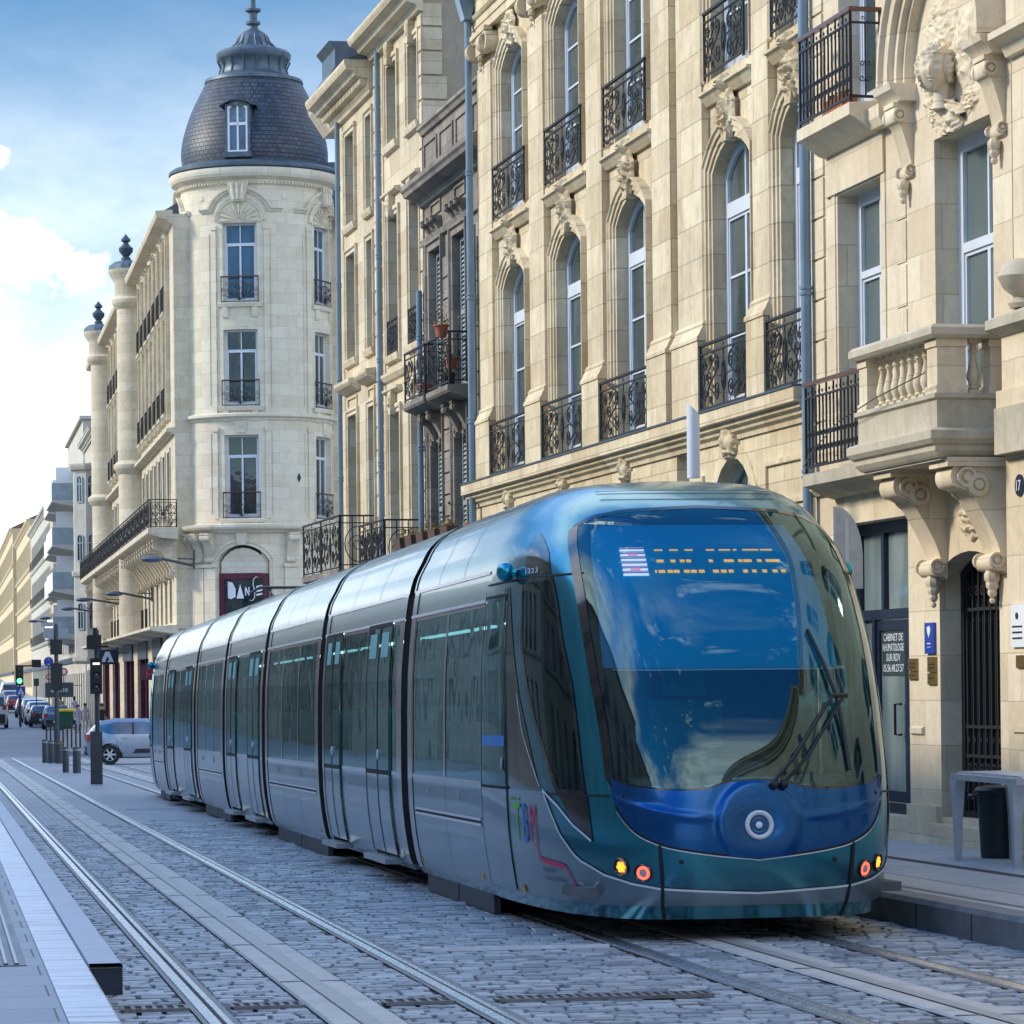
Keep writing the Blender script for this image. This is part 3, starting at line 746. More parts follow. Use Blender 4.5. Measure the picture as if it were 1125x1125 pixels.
    m=MB(); sw(m,[(-.2,4.44),(.04,4.44),(.07,4.47),(.07,4.53),(.04,4.56),(-.2,4.56)],.06); B(m,'balustrade_cap','st_b1_dirty')
    m=MB()
    for (xa,xb,ya,yb) in ((a+.07,a+.33,yo-.33,yo-.07),(b-.3,b-.07,yo-.30,yo-.07),(a+.07,a+.30,.0,.14)):
        m=MB(); m.box(xa,xb,ya,yb,3.95,4.45)
        m.box(xa-.015,xb+.015,ya-(.0 if ya<.01 else .015),yb+.015,3.95,4.03); m.box(xa-.015,xb+.015,ya-(.0 if ya<.01 else .015),yb+.015,4.37,4.445); B(m,'balustrade_pier','st_b1')
    bl=baluster(10,.48,.058)
    n=8
    for k in range(n):
        q=MB(); q.merge(bl,Matrix.Translation((a+.45+(b-.42-a-.45)*k/(n-1),yo-.18,3.96))); B(q,'baluster','st_b1',smooth=40)
    q=MB(); q.merge(bl,Matrix.Translation((a+.19,.255,3.96))); B(q,'baluster','st_b1',smooth=40)
    # corbels
    for X in (27.95,29.47):
        m=MB(); corbel(m,X-.2,X+.2,3.40,1.02,.52); m.box(X-.24,X+.24,0,.56,3.32,3.40)
        c=MB(); c.lathe([(.001,.05),(.04,.05),(.05,.02),(.06,.04),(.10,.03),(.12,.0),(.12,-.03)],n=14)
        for sg in (-1,1): m.merge(c,Matrix.Translation((X+sg*.2,.27,3.16))@Matrix.Rotation(sg*PI/2,4,'Y'))
        for k in range(4): m.ball((X,.07,2.36-.07*k),.08-.017*k,8,5)
        B(m,'scroll_corbel','st_b1',smooth=35)
    m=MB(); carving(m,28.55,2.95,.75,.50,.12,seed=23); B(m,'carved_cartouche','st_b1',smooth=60)
    # shop front: dark joinery with a glass door
    y=-.28
    m=MB(); 
    for (xa,xb,za,zb) in ((32.42,32.50,.14,3.03),(30.36,30.44,.14,3.03),(30.36,32.5,2.92,3.03),(30.36,32.5,2.06,2.16),(31.66,31.74,2.16,2.92),(31.96,32.04,.14,2.06),(30.36,32.5,.14,.24)):
        m.box(xa,xb,y,y+.08,za,zb)
    f=B(m,'shop_front_frame','navy')
    m=MB(); m.box(30.42,32.44,y+.01,y+.03,2.12,2.96); m.build('pane',M['pane_light'],f,off=o)
    m=MB(); m.box(32.03,32.44,y+.01,y+.03,.2,2.08); m.build('pane',M['pane_light'],f,off=o)
    dr=MB(); 
    for (xa,xb,za,zb) in ((31.88,31.955,.25,2.05),(31.04,31.12,.25,2.05),(31.12,31.88,1.95,2.05),(31.12,31.88,.25,.36),(30.45,31.04,.25,2.05)): dr.box(xa,xb,y+.01,y+.06,za,zb)
    d=B(dr,'glass_door','navy')
    m=MB(); m.box(31.10,31.90,y+.02,y+.035,.34,1.97); m.build('pane',M['pane_light'],d,off=o)
    m=MB(); m.box(31.16,31.84,y+.037,y+.042,1.50,1.94); m.build('privacy_film',plain('dark_film',(.03,.055,.055),.5,0,.2,30),d,off=o)
    m=MB()
    for i,(t,z) in enumerate((('CABINET DE',1.845),('RHUMATOLOGIE',1.745),('SUR RDV',1.645),('05.56.48.27.57',1.54))):
        tm=text_mb(t,.105,.003); mx=max(v[0] for v in tm.v); k=min(1.0,.31/mx)*1.0; m.merge(tm,Matrix.Translation((31.50,y+.043,z))@Matrix.Scale(k,4,(1,0,0)))
    m.build('lettering',M['white_paint'],d,off=o)
    m=MB(); m.tube([(31.22,y+.06,.92),(31.22,y+.13,.92),(31.22,y+.13,1.22),(31.22,y+.06,1.22)],.014,8); m.build('door_handle',M['black_plastic'],d,off=o)
    # wrought-iron gate
    y=-.26; m=MB(); m.plate(headpoly(27.96,29.5,.16,2.62,.16),y-.03,y); g=B(m,'gate_backing','black_plastic')
    m=MB()
    frame_ring(m,27.98,29.48,.17,2.60,.15,.07,y,y+.06)
    for k in range(9):
        X=28.12+k*.155; m.box(X-.014,X+.014,y+.02,y+.05,.24,2.5)
        iron2(m,spiral(X+.05,2.28,.06,.01,PI,1.3,10),.014,y+.04); iron2(m,spiral(X-.05,.62,.07,.01,0,1.3,10),.014,y+.04); iron2(m,spiral(X+.04,.40,.06,.01,0,-1.3,10),.014,y+.04)
        leafy(m,X,.9,.07,y+.04); leafy(m,X,2.0,.05,y+.04)
    for z in (1.02,2.1,.75): m.box(28.03,29.43,y+.02,y+.05,z-.015,z+.015)
    B(m,'iron_gate','iron')
    # plates
    m=MB(); m.box(29.60,29.84,.0,.03,1.70,1.99); p=B(m,'blue_name_plate','blue_sign')
    m=MB(); m.plate([(29.72,1.85),(29.76,1.90),(29.77,1.95),(29.70,1.96),(29.67,1.93),(29.69,1.89)],.031,.033); m.box(29.67,29.77,.031,.033,1.79,1.80); m.box(29.67,29.77,.031,.033,1.76,1.765); m.build('emblem',M['white_paint'],p,off=o)
    
    for q in ((29.58,29.80,1.53,1.67),(29.58,29.80,1.41,1.52),(30.10,30.34,1.54,1.66),(30.10,30.34,1.46,1.53)): m=MB(); m.box(q[0],q[1],0,.02,q[2],q[3]); p=B(m,'brass_plate','brass')
    m=MB()
    for (xx,zz) in ((29.69,1.60),(29.69,1.565),(29.69,1.47),(30.22,1.61),(30.22,1.575),(30.22,1.50)): m.box(xx-.07,xx+.07,.021,.023,zz-.004,zz+.006)
    m.build('engraving',M['black_plastic'],p,off=o)
    # floors above: plain cornice
    m=MB(); cornice(m,s0+.01,x1-.01,11.6,k=1.3); m.box(s0,x1,-9,0.0,12.0,12.2); B(m,'cornice','st_b1')
    m=MB(); m.tube([(32.5,.36,3.62),(31.6,.55,3.72),(30.2,.74,3.9),(29,.78,4.02),(27.6,.80,4.12)],.006,5); B(m,'cable','black_plastic')
    return root
build_b1()
# things on the iron balconies
def flower_pot(name,label,s,out,z,r=.1,h=.16,leafm='leaf',spread=.16,trough=False,group=None,base_out=0,pm='terracotta'):
    t=thing(name,label,'plant pot',rowpos(s,z,out),RZ,group)
    m=MB()
    if trough:
        m.extr([(-r*.8,0),(r*.8,0),(r,h),(-r,h)],-.28,.28)
    else: m.lathe([(r*.7,0),(r*.95,h*.85),(r*1.1,h*.86),(r*1.1,h),(r*.9,h),(r*.85,h*.9),(.001,h*.9)],n=12)
    m.build('pot',M[pm],t,smooth=30)
    l=MB(); rn=random.Random(int(s*100))
    for i in range(60):
        x=rn.uniform(-.26,.26) if trough else rn.gauss(0,spread*.4); y=rn.gauss(0,spread*.35); zz=h+abs(rn.gauss(0,spread*.7)); a=rn.uniform(0,6.28); s_=rn.uniform(.02,.05)
        d=Vector((math.cos(a)*s_,math.sin(a)*s_,rn.uniform(-.02,.05))); e=Vector((-math.sin(a),math.cos(a),rn.uniform(-.4,.4)))*s_*.4; p=Vector((x,y,zz))
        l.add([p-d,p+e,p+d,p-e],[(0,1,2,3)])
    l.build('foliage',M[leafm],t)
    return t
flower_pot('flower_trough','long terracotta trough on the upper iron balcony of the pale house',31.75,.17,7.09,.09,.15,trough=True,spread=.08)
# camera like lamp under the lower balcony
t=thing('security_lamp','small round blue-white lamp hanging at the foot of the lower iron balcony','lamp',rowpos(30.75,3.66,.42),RZ)
m=MB(); m.ball((0,0,0),.05,10,7,sc=(1.4,1,1)); m.build('lens',M['white_frame'],t,smooth=60); m=MB(); m.tube([(0,0,0),(0,-.08,-.04)],.015,6); m.build('bracket',M['black_plastic'],t)

# ================================================================== B0, the projecting neighbour at the right-hand edge
def build_b0():
    s0=14.0; o=(s0,0,0)
    root=building('corner_house','pale stone house at the right edge with a round blue number 17',s0,'building')
    B=lambda mb,name,mat,**k: mb.build(name,M[mat],root,off=o,**k)
    x1=27.53
    m=MB(); ops=[(16+3.2*k,17.3+3.2*k,.4,2.8,.2) for k in range(3)]+[(16+3.2*k,17.3+3.2*k,4.3,6.6,.2) for k in range(3)]+[(16+3.2*k,17.3+3.2*k,8,10.2,.2) for k in range(3)]
    wall(m,s0,x1,-1,12,ops,y=.0,rev=.25); m.box(26.2,x1-.02,-.01,.10,-1,3.45); B(m,'wall','st_b1')
    for a,b,c,d,r in ops: window(root,a,b,c,d,r,y=-.24,transom=d-.7,bars=1,off=o)
    m=MB(); P=[(x1-.04,0),(x1-.04,.12),(x1-.14,.22),(25.5,.22)][::-1]
    P=[(25.6,.12),(x1-.12,.12),(x1-.02,.02)][::-1]
    m.sweep([(x1-.04,-.02),(x1-.04,.06),(x1-.10,.12),(25.6,.12)][::-1],[(0,3.40),(-.02,3.40),(-.04,3.46),(-.12,3.50),(-.15,3.55),(-.28,3.60),(-.30,3.68),(-.24,3.76),(.1,3.80),(.1,3.40)])
    B(m,'moulded_shelf','st_b1_dirty')
    m=MB(); m.box(25.6,x1-.1,-.01,.16,3.78,4.42); m.box(25.6,x1-.06,-.01,.2,3.78,3.95); B(m,'pedestal','st_b1')
    m=MB(); m.extr([(-.01,4.42),(.18,4.42),(.28,4.48),(.28,4.56),(.1,4.64),(-.01,4.64)],25.5,x1-.02); B(m,'pedestal_cap','st_b1_dirty')
    m=MB(); m.lathe([(.1,0),(.12,.04),(.06,.09),(.16,.17),(.21,.27),(.16,.38),(.08,.42),(.001,.43)],(27.15,.08,4.64),14); B(m,'stone_urn','st_b1_dirty',smooth=40)
    m=MB(); m.extr([(0,6.85),(.06,6.86),(.1,6.95),(.22,7.0),(.22,7.06),(0,7.1)],25,x1); m.box(26.6,27.4,0,.1,7.1,9.5); B(m,'upper_moulding','st_b1')
    m=MB(); m.plate([(27.28,1.05),(27.28,1.0),(25,1.0),(25,1.05)],.1,.16); m.box(25,27.3,.1,.14,-1,1.0); B(m,'plinth','st_b1')
    # number disc
    m=MB(); c=MB(); c.lathe([(.001,.0),(.095,0),(.095,.015),(.001,.02)],n=24); m.merge(c,Matrix.Translation((27.17,.101,3.12))@Matrix.Rotation(-PI/2,4,'X')); p=B(m,'number_disc','navy')
    m=MB(); m.merge(text_mb('17',.13,.004),Matrix.Translation((27.17,.122,3.075))); m.build('numerals',M['white_paint'],p,off=o)
    m=MB(); m.box(26.85,27.36,.1,.125,1.73,2.10); p=B(m,'white_notice','white_paint')
    m=MB(); m.lathe([(.001,.0),(.03,0),(.03,.004),(.001,.004)],n=14); q=MB(); q.merge(m,Matrix.Translation((27.22,.127,2.0))@Matrix.Rotation(-PI/2,4,'X'))
    for k in range(3): q.box(27.1,27.33,.126,.128,1.9-.05*k,1.915-.05*k)
    q.build('printed_lines',M['navy'],p,off=o)
    m=MB(); m.box(26.9,27.27,.1,.12,1.55,1.66); B(m,'brass_plate','brass')
    m=MB(); cornice(m,s0,x1,11.6,k=1.3); B(m,'cornice','st_b1')
    return root
build_b0()
# ================================================================== B3 the sooty narrow house, B4 and B5 the buff ones
M['wicker']=plain('brown_wicker',(.09,.045,.03),.7,0,.3,40,bmp=.5)
def louvres(mb,x0,x1,z0,z1,y):
    mb.box(x0,x0+.05,y,y+.04,z0,z1); mb.box(x1-.05,x1,y,y+.04,z0,z1); mb.box(x0+.05,x1-.05,y,y+.04,z0,z0+.08); mb.box(x0+.05,x1-.05,y,y+.04,z1-.07,z1); zm=(z0+z1)/2; mb.box(x0+.05,x1-.05,y,y+.04,zm-.04,zm+.04)
    z=z0+.11
    while z<z1-.1:
        if abs(z-zm)>.06: mb.add([(x0+.05,y+.036,z-.025),(x1-.05,y+.036,z-.025),(x1-.05,y+.006,z+.03),(x0+.05,y+.006,z+.03)],[(0,1,2,3)])
        z+=.075
def row_building(name,label,s0,out,cat='building'): return thing(name,label,cat,rowpos(s0,0,out),RZ)
def build_b3():
    s0=50.4; o=(s0,0,0); root=row_building('sooty_house','narrow blackened stone house with louvred shutters and two small iron balconies, between the drainpipes',s0,-.35)
    B=lambda mb,name,mat,**k: mb.build(name,M[mat],root,off=o,**k)
    x1=56.0; W=[(54.42,55.47),(52.40,53.45)]
    ops=[(a,b,6.3,8.80) for a,b in W]+[(a,b,3.0,5.86) for a,b in W]+[(a,b,-.2,2.4) for a,b in W]
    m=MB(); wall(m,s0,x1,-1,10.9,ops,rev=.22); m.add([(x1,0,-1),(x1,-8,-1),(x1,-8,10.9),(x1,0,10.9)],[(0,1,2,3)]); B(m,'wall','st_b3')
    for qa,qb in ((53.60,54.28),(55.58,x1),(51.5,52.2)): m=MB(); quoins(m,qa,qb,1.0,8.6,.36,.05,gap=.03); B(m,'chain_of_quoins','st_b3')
    m=MB()
    for a,b in W:
        cx=(a+b)/2
        m.mould([(a,6.32),(a,8.80),(b,8.80),(b,6.32)],[(0,-.01),(0,.05),(.1,.05),(.12,.09),(.16,.09),(.16,-.01)])
        m.mould([(a,3.0),(a,5.86),(b,5.86),(b,3.0)],[(0,-.01),(0,.05),(.1,.05),(.12,.09),(.16,.09),(.16,-.01)])
        for q in (cx-.38,cx,cx+.38): corbel(m,q-.07,q+.07,9.30,.42,.2)
        for q in (cx-.35,cx+.35): corbel(m,q-.1,q+.1,6.02,.55,.28)
        m.mould([(a+.1,9.38),(b-.1,9.38),(b-.1,9.6),(a+.1,9.6)],[(0,-.01),(0,.03),(.04,.03),(.04,-.01)],closed=True)
        carving(m,cx,9.05,.4,.3,.12,seed=5)
    m.extr([(0,8.95),(.06,8.96),(.09,9.05),(0,9.08)],s0,x1)
    B(m,'stone_trim','st_b3',smooth=30)
    m=MB(); m.extr([(0,9.62),(.08,9.64),(.12,9.74),(.34,9.80),(.36,9.86),(.40,9.9),(.40,9.98),(.05,10.05),(0,10.05)],s0-.05,x1+.12); B(m,'cornice','st_b3')
    m=MB(); m.extr([(-.02,10.85),(.05,10.86),(.08,10.92),(.12,10.95),(.12,11.0),(-.3,11.04),(-.3,10.85)],s0,x1+.05); m.box(s0,x1,-.02,.012,10.1,10.82)
    for k in range(4): m.mould([(s0+.3+1.35*k,10.2),(s0+1.4+1.35*k,10.2),(s0+1.4+1.35*k,10.7),(s0+.3+1.35*k,10.7)],[(0,.01),(0,.04),(.04,.04),(.04,.01)],closed=True)
    B(m,'attic_parapet','st_b3')
    for a,b in W:
        for z0,z1 in ((6.3,8.8),(3.0,5.86)):
            m=MB(); mid=(a+b)/2; louvres(m,a+.03,mid-.01,z0+.02,z1-.03,-.12); louvres(m,mid+.01,b-.03,z0+.02,z1-.03,-.12); B(m,'louvred_shutter','shutter')
            m=MB(); m.box(a,b,-.20,-.17,z0,z1); B(m,'window','pane')
        window(root,a,b,-.2,2.4,0,y=-.2,off=o)
    for (a,b) in ((53.98,55.85),(51.95,53.75)):
        m=MB(); m.extr([(0,6.02),(.18,6.03),(.3,6.08),(.42,6.12),(.45,6.16),(.45,6.24),(0,6.26)],a,b); B(m,'balcony_slab','st_b3')
        t=iron_scrolls(b-a-.06,.85,2); place(t,a+.03,.41,6.25,name='balcony_railing',parent=root,off=o)
        t=iron_bars(.38,.85,.13); place(t,a+.04,.01,6.25,rz=PI/2,name='balcony_railing_end',parent=root,off=o)
    downpipe(root,55.95-s0,.12,-1,8.2,.05); downpipe(root,50.62-s0,.30,-1,8.6,.055)
    m=MB(); m.box(s0,x1,-8,0,10.88,10.95); B(m,'roof','zinc_dark')
build_b3()
flower_pot('flower_pot','terracotta pot of dry flowers clipped to the nearer balcony rail of the sooty house',52.3,.12,7.02,.12,.2,'leaf_dry',.3)
flower_pot('small_flower_pot','small terracotta pot with leaves standing low on the nearer balcony of the sooty house',52.2,-.02,6.5,.1,.18,'leaf',.18)
flower_pot('brown_planter','brown planter with a green sprig on the farther balcony of the sooty house',54.5,-.05,6.27,.13,.2,'leaf',.2)
flower_pot('black_planter','black box planter on the nearer balcony floor of the sooty house',52.6,-.05,6.27,.13,.2,'leaf_dry',.1,pm='black_plastic')
def iron_balcony_on(root,o,a,b,pr,z0,h):
    B=lambda mb,name,mat,**k: mb.build(name,M[mat],root,off=o,**k)
    m=MB(); m.extr([(0.001,z0-.16),(pr*.4,z0-.12),(pr-.1,z0-.03),(pr,z0),(pr,z0+.11),(0.001,z0+.13)],a,b); B(m,'balcony_slab','st_b3')
    n=2; w=(b-a-.08)/n
    for k in range(n): place(iron_scrolls(w,h,6+k,.012),a+.04+w*k,pr-.04,z0+.11,name='balcony_railing',parent=root,off=o)
    t=MB(); t.box(0,pr-.05,-.015,.015,h-.03,h); t.box(0,pr-.05,-.01,.01,.08,.10); t.box(0,pr-.05,-.01,.01,h-.16,h-.14)
    for q in range(4): t.box((pr-.07)*q/3,(pr-.07)*q/3+.02,-.01,.01,0,h-.02)
    c=(pr-.05)/2; iron2(t,[(c+.25*math.cos(a_*PI/8),h*.47+.33*math.sin(a_*PI/8)) for a_ in range(17)],.012); iron2(t,spiral(c,h*.47,.18,.03,0,1.6,16),.01)
    place(t,a+.03,.0,z0+.11,rz=PI/2,name='balcony_railing_end',parent=root,off=o)
def build_b4():
    s0=56.05; o=(s0,0,0); root=row_building('buff_stone_house','tall buff stone house with a stained plaster gable rising above the sooty house',s0,-.35)
    B=lambda mb,name,mat,**k: mb.build(name,M[mat],root,off=o,**k)
    x1=60.72; W=[(58.42,59.42),(56.42,57.36)]
    ops=[(a,b,11.2,12.68) for a,b in W]+[(a,b,7.40,9.93) for a,b in W]+[(a,b,3.2,6.38) for a,b in W]+[(a,b,-.5,2.3) for a,b in W]
    m=MB(); wall(m,s0,x1,-1,13.3,ops,rev=.34); B(m,'street_wall','st_b4')
    m=MB(); m.add([(s0,0,-1),(s0,-12,-1),(s0,-12,16.5),(s0,-5,16.5),(s0,0,13.3)],[(0,1,2,3,4)]); B(m,'gable_wall','render')
    m=MB(); quoins(m,x1-.62,x1-.05,-.5,13.1,.42,.04,gap=.05); B(m,'chain_of_quoins','st_b4'); m=MB(); quoins(m,s0-.02,s0+.32,1,13.1,.42,.03,gap=.04)
    z=1
    while z<13: m.box(s0-.025,s0+.01,-.34 if int(z*10)%2 else -.42,.0,z+.02,z+.40); z+=.42
    B(m,'quoins','st_b4')
    m=MB()
    for (a,b,c,d) in ops[:6]:
        cx=(a+b)/2
        m.mould([(a,c),(a,d-.02),(b,d-.02),(b,c)],[(0,-.01),(0,.02),(.07,.02),(.08,.05),(.15,.05),(.15,-.01)])
        m.plate([(cx-.09,d-.06),(cx+.09,d-.06),(cx+.15,d+.34),(cx-.15,d+.34)],0,.12); carving(m,cx,d+.2,.24,.34,.1,seed=int(d),y=.1,nx=8,nz=8)
        m.extr([(0,d+.32),(.05,d+.33),(.12,d+.38),(.12,d+.42),(0,d+.44)],a-.2,b+.2)
        m.extr([(0,c-.14),(.08,c-.12),(.1,c-.04),(.1,c),(0,c)],a-.15,b+.15)
    m.extr([(0,6.95),(.05,6.97),(.1,7.05),(.1,7.1),(0,7.12)],s0,x1-.65)
    B(m,'stone_trim','st_b4',smooth=30)
    for (a,b,c,d) in ops: window(root,a,b,c,d,0,y=-.33,bars=2,off=o,fm='white_frame2')
    for a,b in W: place(iron_scrolls(b-a,.62,3),a,.04,7.42,name='window_railing',parent=root,off=o)
    m=MB(); m.extr([(0,13.0),(.1,13.02),(.14,13.12),(.3,13.16),(.34,13.24),(.46,13.28),(.5,13.36),(.5,13.42),(0,13.5)],s0-.12,x1); B(m,'eaves_cornice','st_b4')
    m=MB(); m.extr([(.45,13.42),(-5,16.6),(-5,13.42)],s0-.15,x1); B(m,'roof','tile')
    downpipe(root,59.9-s0,.10,-1,13.1,.05)
    iron_balcony_on(root,o,56.65,59.2,.68,3.26,.96)
build_b4()
def build_b5():
    s0=60.75; o=(s0,0,0); root=row_building('end_house','buff stone house with a dentilled cornice, last in the terrace before the domed tower',s0,-.35)
    B=lambda mb,name,mat,**k: mb.build(name,M[mat],root,off=o,**k)
    x1=65.0; W=[(62.85,63.90),(60.95,61.62)]
    ops=[(a,b,10.35,12.15) for a,b in W]+[(a,b,7.75,9.82) for a,b in W]+[(a,b,3.4,6.70) for a,b in W]
    m=MB(); wall(m,s0,x1,-1,12.9,ops,rev=.34); m.add([(x1,0,-1),(x1,-10,-1),(x1,-10,12.9),(x1,0,12.9)],[(0,1,2,3)]); B(m,'wall','st_b4')
    m=MB()
    for (a,b,c,d) in ops:
        m.mould([(a,c),(a,d-.02),(b,d-.02),(b,c)],[(0,-.01),(0,.03),(.06,.03),(.08,.06),(.13,.06),(.13,-.01)])
        m.extr([(0,c-.14),(.07,c-.12),(.1,c-.03),(.1,c),(0,c)],a-.12,b+.12)
        if d<7: m.extr([(0,d+.4),(.08,d+.42),(.2,d+.5),(.24,d+.56),(.24,d+.62),(0,d+.66)],a-.3,b+.3); m.mould([(a,d+.12),(b,d+.12),(b,d+.34),(a,d+.34)],[(0,-.01),(0,.03),(.04,.03),(.04,-.01)],closed=True)
    B(m,'stone_trim','st_b4')
    for (a,b,c,d) in ops: window(root,a,b,c,d,0,y=-.33,bars=2,off=o,fm='white_frame2')
    m=MB(); m.extr([(0,12.45),(.08,12.47),(.12,12.6),(.12,12.72),(.36,12.78),(.4,12.86),(.52,12.9),(.56,13.0),(.56,13.06),(0,13.15)],s0+.02,x1+.4,1)
    k=s0+.1
    while k<x1+.2: m.box(k,k+.09,.1,.26,12.62,12.74); k+=.17
    B(m,'dentil_cornice','st_b4')
    m=MB(); m.extr([(.5,13.07),(-5,15.6),(-5,13.07)],s0,x1+.4); B(m,'roof','zinc')
    m=MB(); m.box(x1+.02,x1+.75,-1.5,-.12,-1,12.6); m.extr([(-1.7,12.6),(-.05,12.6),(.25,13.05),(.3,13.3),(-1.9,13.3)],x1+.02,x1+1.9); B(m,'end_pavilion','st_tf')
    m=MB(); m.extr([(-1.9,13.31),(.3,13.31),(.0,13.75),(.0,14.1),(.12,14.25),(-1.7,14.25)],x1+.1,x1+1.7); B(m,'pavilion_roof','zinc')
    m=MB(); m.box(x1-.9,x1+.0,-1.5,-.7,12.9,14.75); B(m,'chimney','terracotta')
    downpipe(root,64.35-s0,.10,-1,12.5,.05)
    iron_balcony_on(root,o,61.05,65.5,.72,3.50,1.02)
build_b5()
# planted ledge of the sooty house, just above the tram roof
t=row_building('planted_ledge','stone ledge of the sooty house carrying brown window boxes above the tram roof',50.5,-.35,'ledge')
m=MB(); m.extr([(0.001,3.2),(.3,3.24),(.5,3.3),(.55,3.36),(.55,3.46),(0.001,3.48)],.0,5.3); m.build('slab',M['st_b3'],t)
q=iron_bars(5.2,.42,.13,orn=False); place(q,.04,.50,3.46,name='railing',parent=t)
for k,lb in enumerate(('nearest to the tram front','second from the tram front','middle one','second from the far end','at the far end')):
    flower_pot('window_box','brown wicker window box above the tram roof, %s'%lb,50.95+1.0*k,.30,3.72,.10,.20,'leaf_dry',.08,trough=True,group='window boxes on the ledge of the sooty house',pm='wicker')
flower_pot('leafy_plant','bright green potted plant standing on the ledge behind the middle window boxes',53.6,-.1,3.48,.14,.45,'leaf',.45)
flower_pot('leafy_plant','taller potted green plant at the near end of the window box ledge',50.9,-.1,3.48,.16,.5,'leaf',.55)
# ================================================================== the domed corner tower
TC=(11.24,117.4); TR=2.66
FA=math.atan2(-TC[1],-TC[0])              # bearing of the camera from the tower axis
def build_tower():
    root=thing('tower_building','round pale stone corner tower house with a slate dome and a dance school sign','building',(TC[0],TC[1],0),0)
    def warp(x,y,z):   # x runs round the tower to the RIGHT as the camera sees it
        a=FA+x/TR; r=TR+y; return (r*math.cos(a),r*math.sin(a),z)
    B=lambda mb,name,mat,**k: mb.build(name,M[mat] if isinstance(mat,str) else mat,root,warp=warp,**k)
    c0=-TR*R(12.5); c1=TR*R(64); c2=-TR*R(92); hw=.62
    x0,x1=-TR*R(118),TR*R(118)
    cs=(c0,c1,c2)
    ops=[]
    for c in cs: ops+= [(c-hw,c+hw,14.84,17.62),(c-hw,c+hw,11.22,13.90),(c-hw,c+hw,7.30,10.22),(c-.95,c+.95,3.6,6.38,.55)]
    m=MB(); wall(m,x0,x1,-1,19.3,ops,rev=.28,dx=.16); B(m,'wall','st_t')
    for c in cs:
        for (z0,z1) in ((14.84,17.62),(11.22,13.90),(7.30,10.22)):
            window(root,c-hw,c+hw,z0,z1,0,y=-.24,transom=z1-.72,bars=0,leaves=2,warp=warp,fw=.07,pm='pane_blue' if z0>14 else 'pane',thick=.05,transom_w=.07)
            t=iron_fan(hw*2+.10,.92); o=place(t,c-hw-.05,.05,z0-.0,name='window_railing',parent=root,warp=warp)
            m=MB(); m.box(c-hw-.05,c+hw+.05,.03,.075,z0+.90,z0+.935); m.build('handrail',M['wood_rail'],o,warp=warp)
            s=MB(); s.extr([(0,z0-.16),(.09,z0-.15),(.12,z0-.04),(.12,z0),(0,z0)],c-hw-.16,c+hw+.16,6)
            for q in (c-hw,c+hw-.2): s.extr([(0,z0-.55),(.05,z0-.5),(.08,z0-.2),(.08,z0-.16),(0,z0-.16)],q,q+.2,2)
            B(s,'window_sill','st_t')
        # pilaster strips either side
        m=MB()
        for q in (c-hw-.42,c+hw+.24):
            m.box(q,q+.18,-.02,.045,11.0,17.5); m.box(q,q+.18,-.02,.045,7.3,10.5); m.box(q-.03,q+.21,-.02,.08,17.4,17.55); m.box(q-.03,q+.21,-.02,.08,10.35,10.5)
        for (z0,z1) in ((11.3,17.3),(7.5,10.3)):
            for q in (c-hw-.55,c+hw+.50): m.box(q-.02,q+.02,-.01,.025,z0,z1)
        B(m,'pilaster_strip','st_t')
        # shell lunette and hood
        m=MB(); w=hw+.16; zz=17.70
        m.plate([(c-w,zz-.05),(c+w,zz-.05),(c+w,zz+.02),(c-w,zz+.02)],-.02,.06)
        for k in range(11):
            a=PI*k/10; P=(c+.10*math.cos(a),zz+.10*math.sin(a)); Q=(c+(w-.1)*math.cos(a),zz+(w-.18)*math.sin(a))
            m.tube([(P[0],.02,P[1]),(Q[0],.03,Q[1])],[.015,.045],6)
        arc=[(c-w*1.0*math.cos(PI*k/14),zz+(w)*math.sin(PI*k/14)*.92) for k in range(15)]
        m.mould(arc,[(0,-.02),(0,.05),(.07,.05),(.09,.08),(.16,.08),(.16,-.02)])
        arc=[(c-hw-.9,18.02),(c-hw-.42,18.02)]+[(c-(w+.30)*math.cos(a),zz+(w+.24)*math.sin(a)) for a in [R(22)+ (PI-2*R(22))*k/12 for k in range(13)]]+[(c+hw+.42,18.02),(c+hw+.9,18.02)]
        m.mould(arc,[(0,-.02),(0,.06),(.05,.08),(.10,.16),(.17,.16),(.17,-.02)])
        B(m,'shell_lunette','st_t',smooth=30)
        m=MB(); m.plate([(c-.2,18.35),(c+.2,18.35),(c+.36,19.02),(c-.36,19.02)],-.02,.22)
        for k in (-.16,0,.16): m.tube([(c+k*.7,.22,18.4),(c+k,.24,18.7),(c+k*1.2,.22,19.0)],.05,6)
        B(m,'keystone','st_t')
        m=MB(); carving(m,c,10.55,.34,.36,.08,seed=3,nx=8,nz=8); m.plate([(c-.15,10.3),(c+.15,10.3),(c+.24,10.72),(c-.24,10.72)],-.02,.04); B(m,'keystone','st_t')
        m=MB(); z_=6.38
        path=[(c-.95,4.2),(c-.95,z_-.55)]+arcpts(c-.95,c+.95,z_,.55,10)[1:-1]+[(c+.95,z_-.55),(c+.95,4.2)]
        m.mould(path,[(0,-.02),(0,.04),(.09,.04),(.12,.08),(.2,.08),(.2,-.02)])
        m.plate([(c-.13,6.38),(c+.13,6.38),(c+.2,6.8),(c-.2,6.8)],-.02,.14)
        B(m,'arch_moulding','st_t')
        # tympanum panel, purple frame, dark window
        m=MB(); m.plate(headpoly(c-.85,c+.85,5.40,6.28,.50),-.16,-.10); B(m,'tympanum_panel','st_t')
        m=MB(); 
        for (a,b,z0,z1) in ((c-.92,c-.74,3.6,5.38),(c+.74,c+.92,3.6,5.38),(c-.74,c+.74,5.2,5.38),(c-.74,c+.74,3.6,3.95)): m.box(a,b,-.2,-.08,z0,z1)
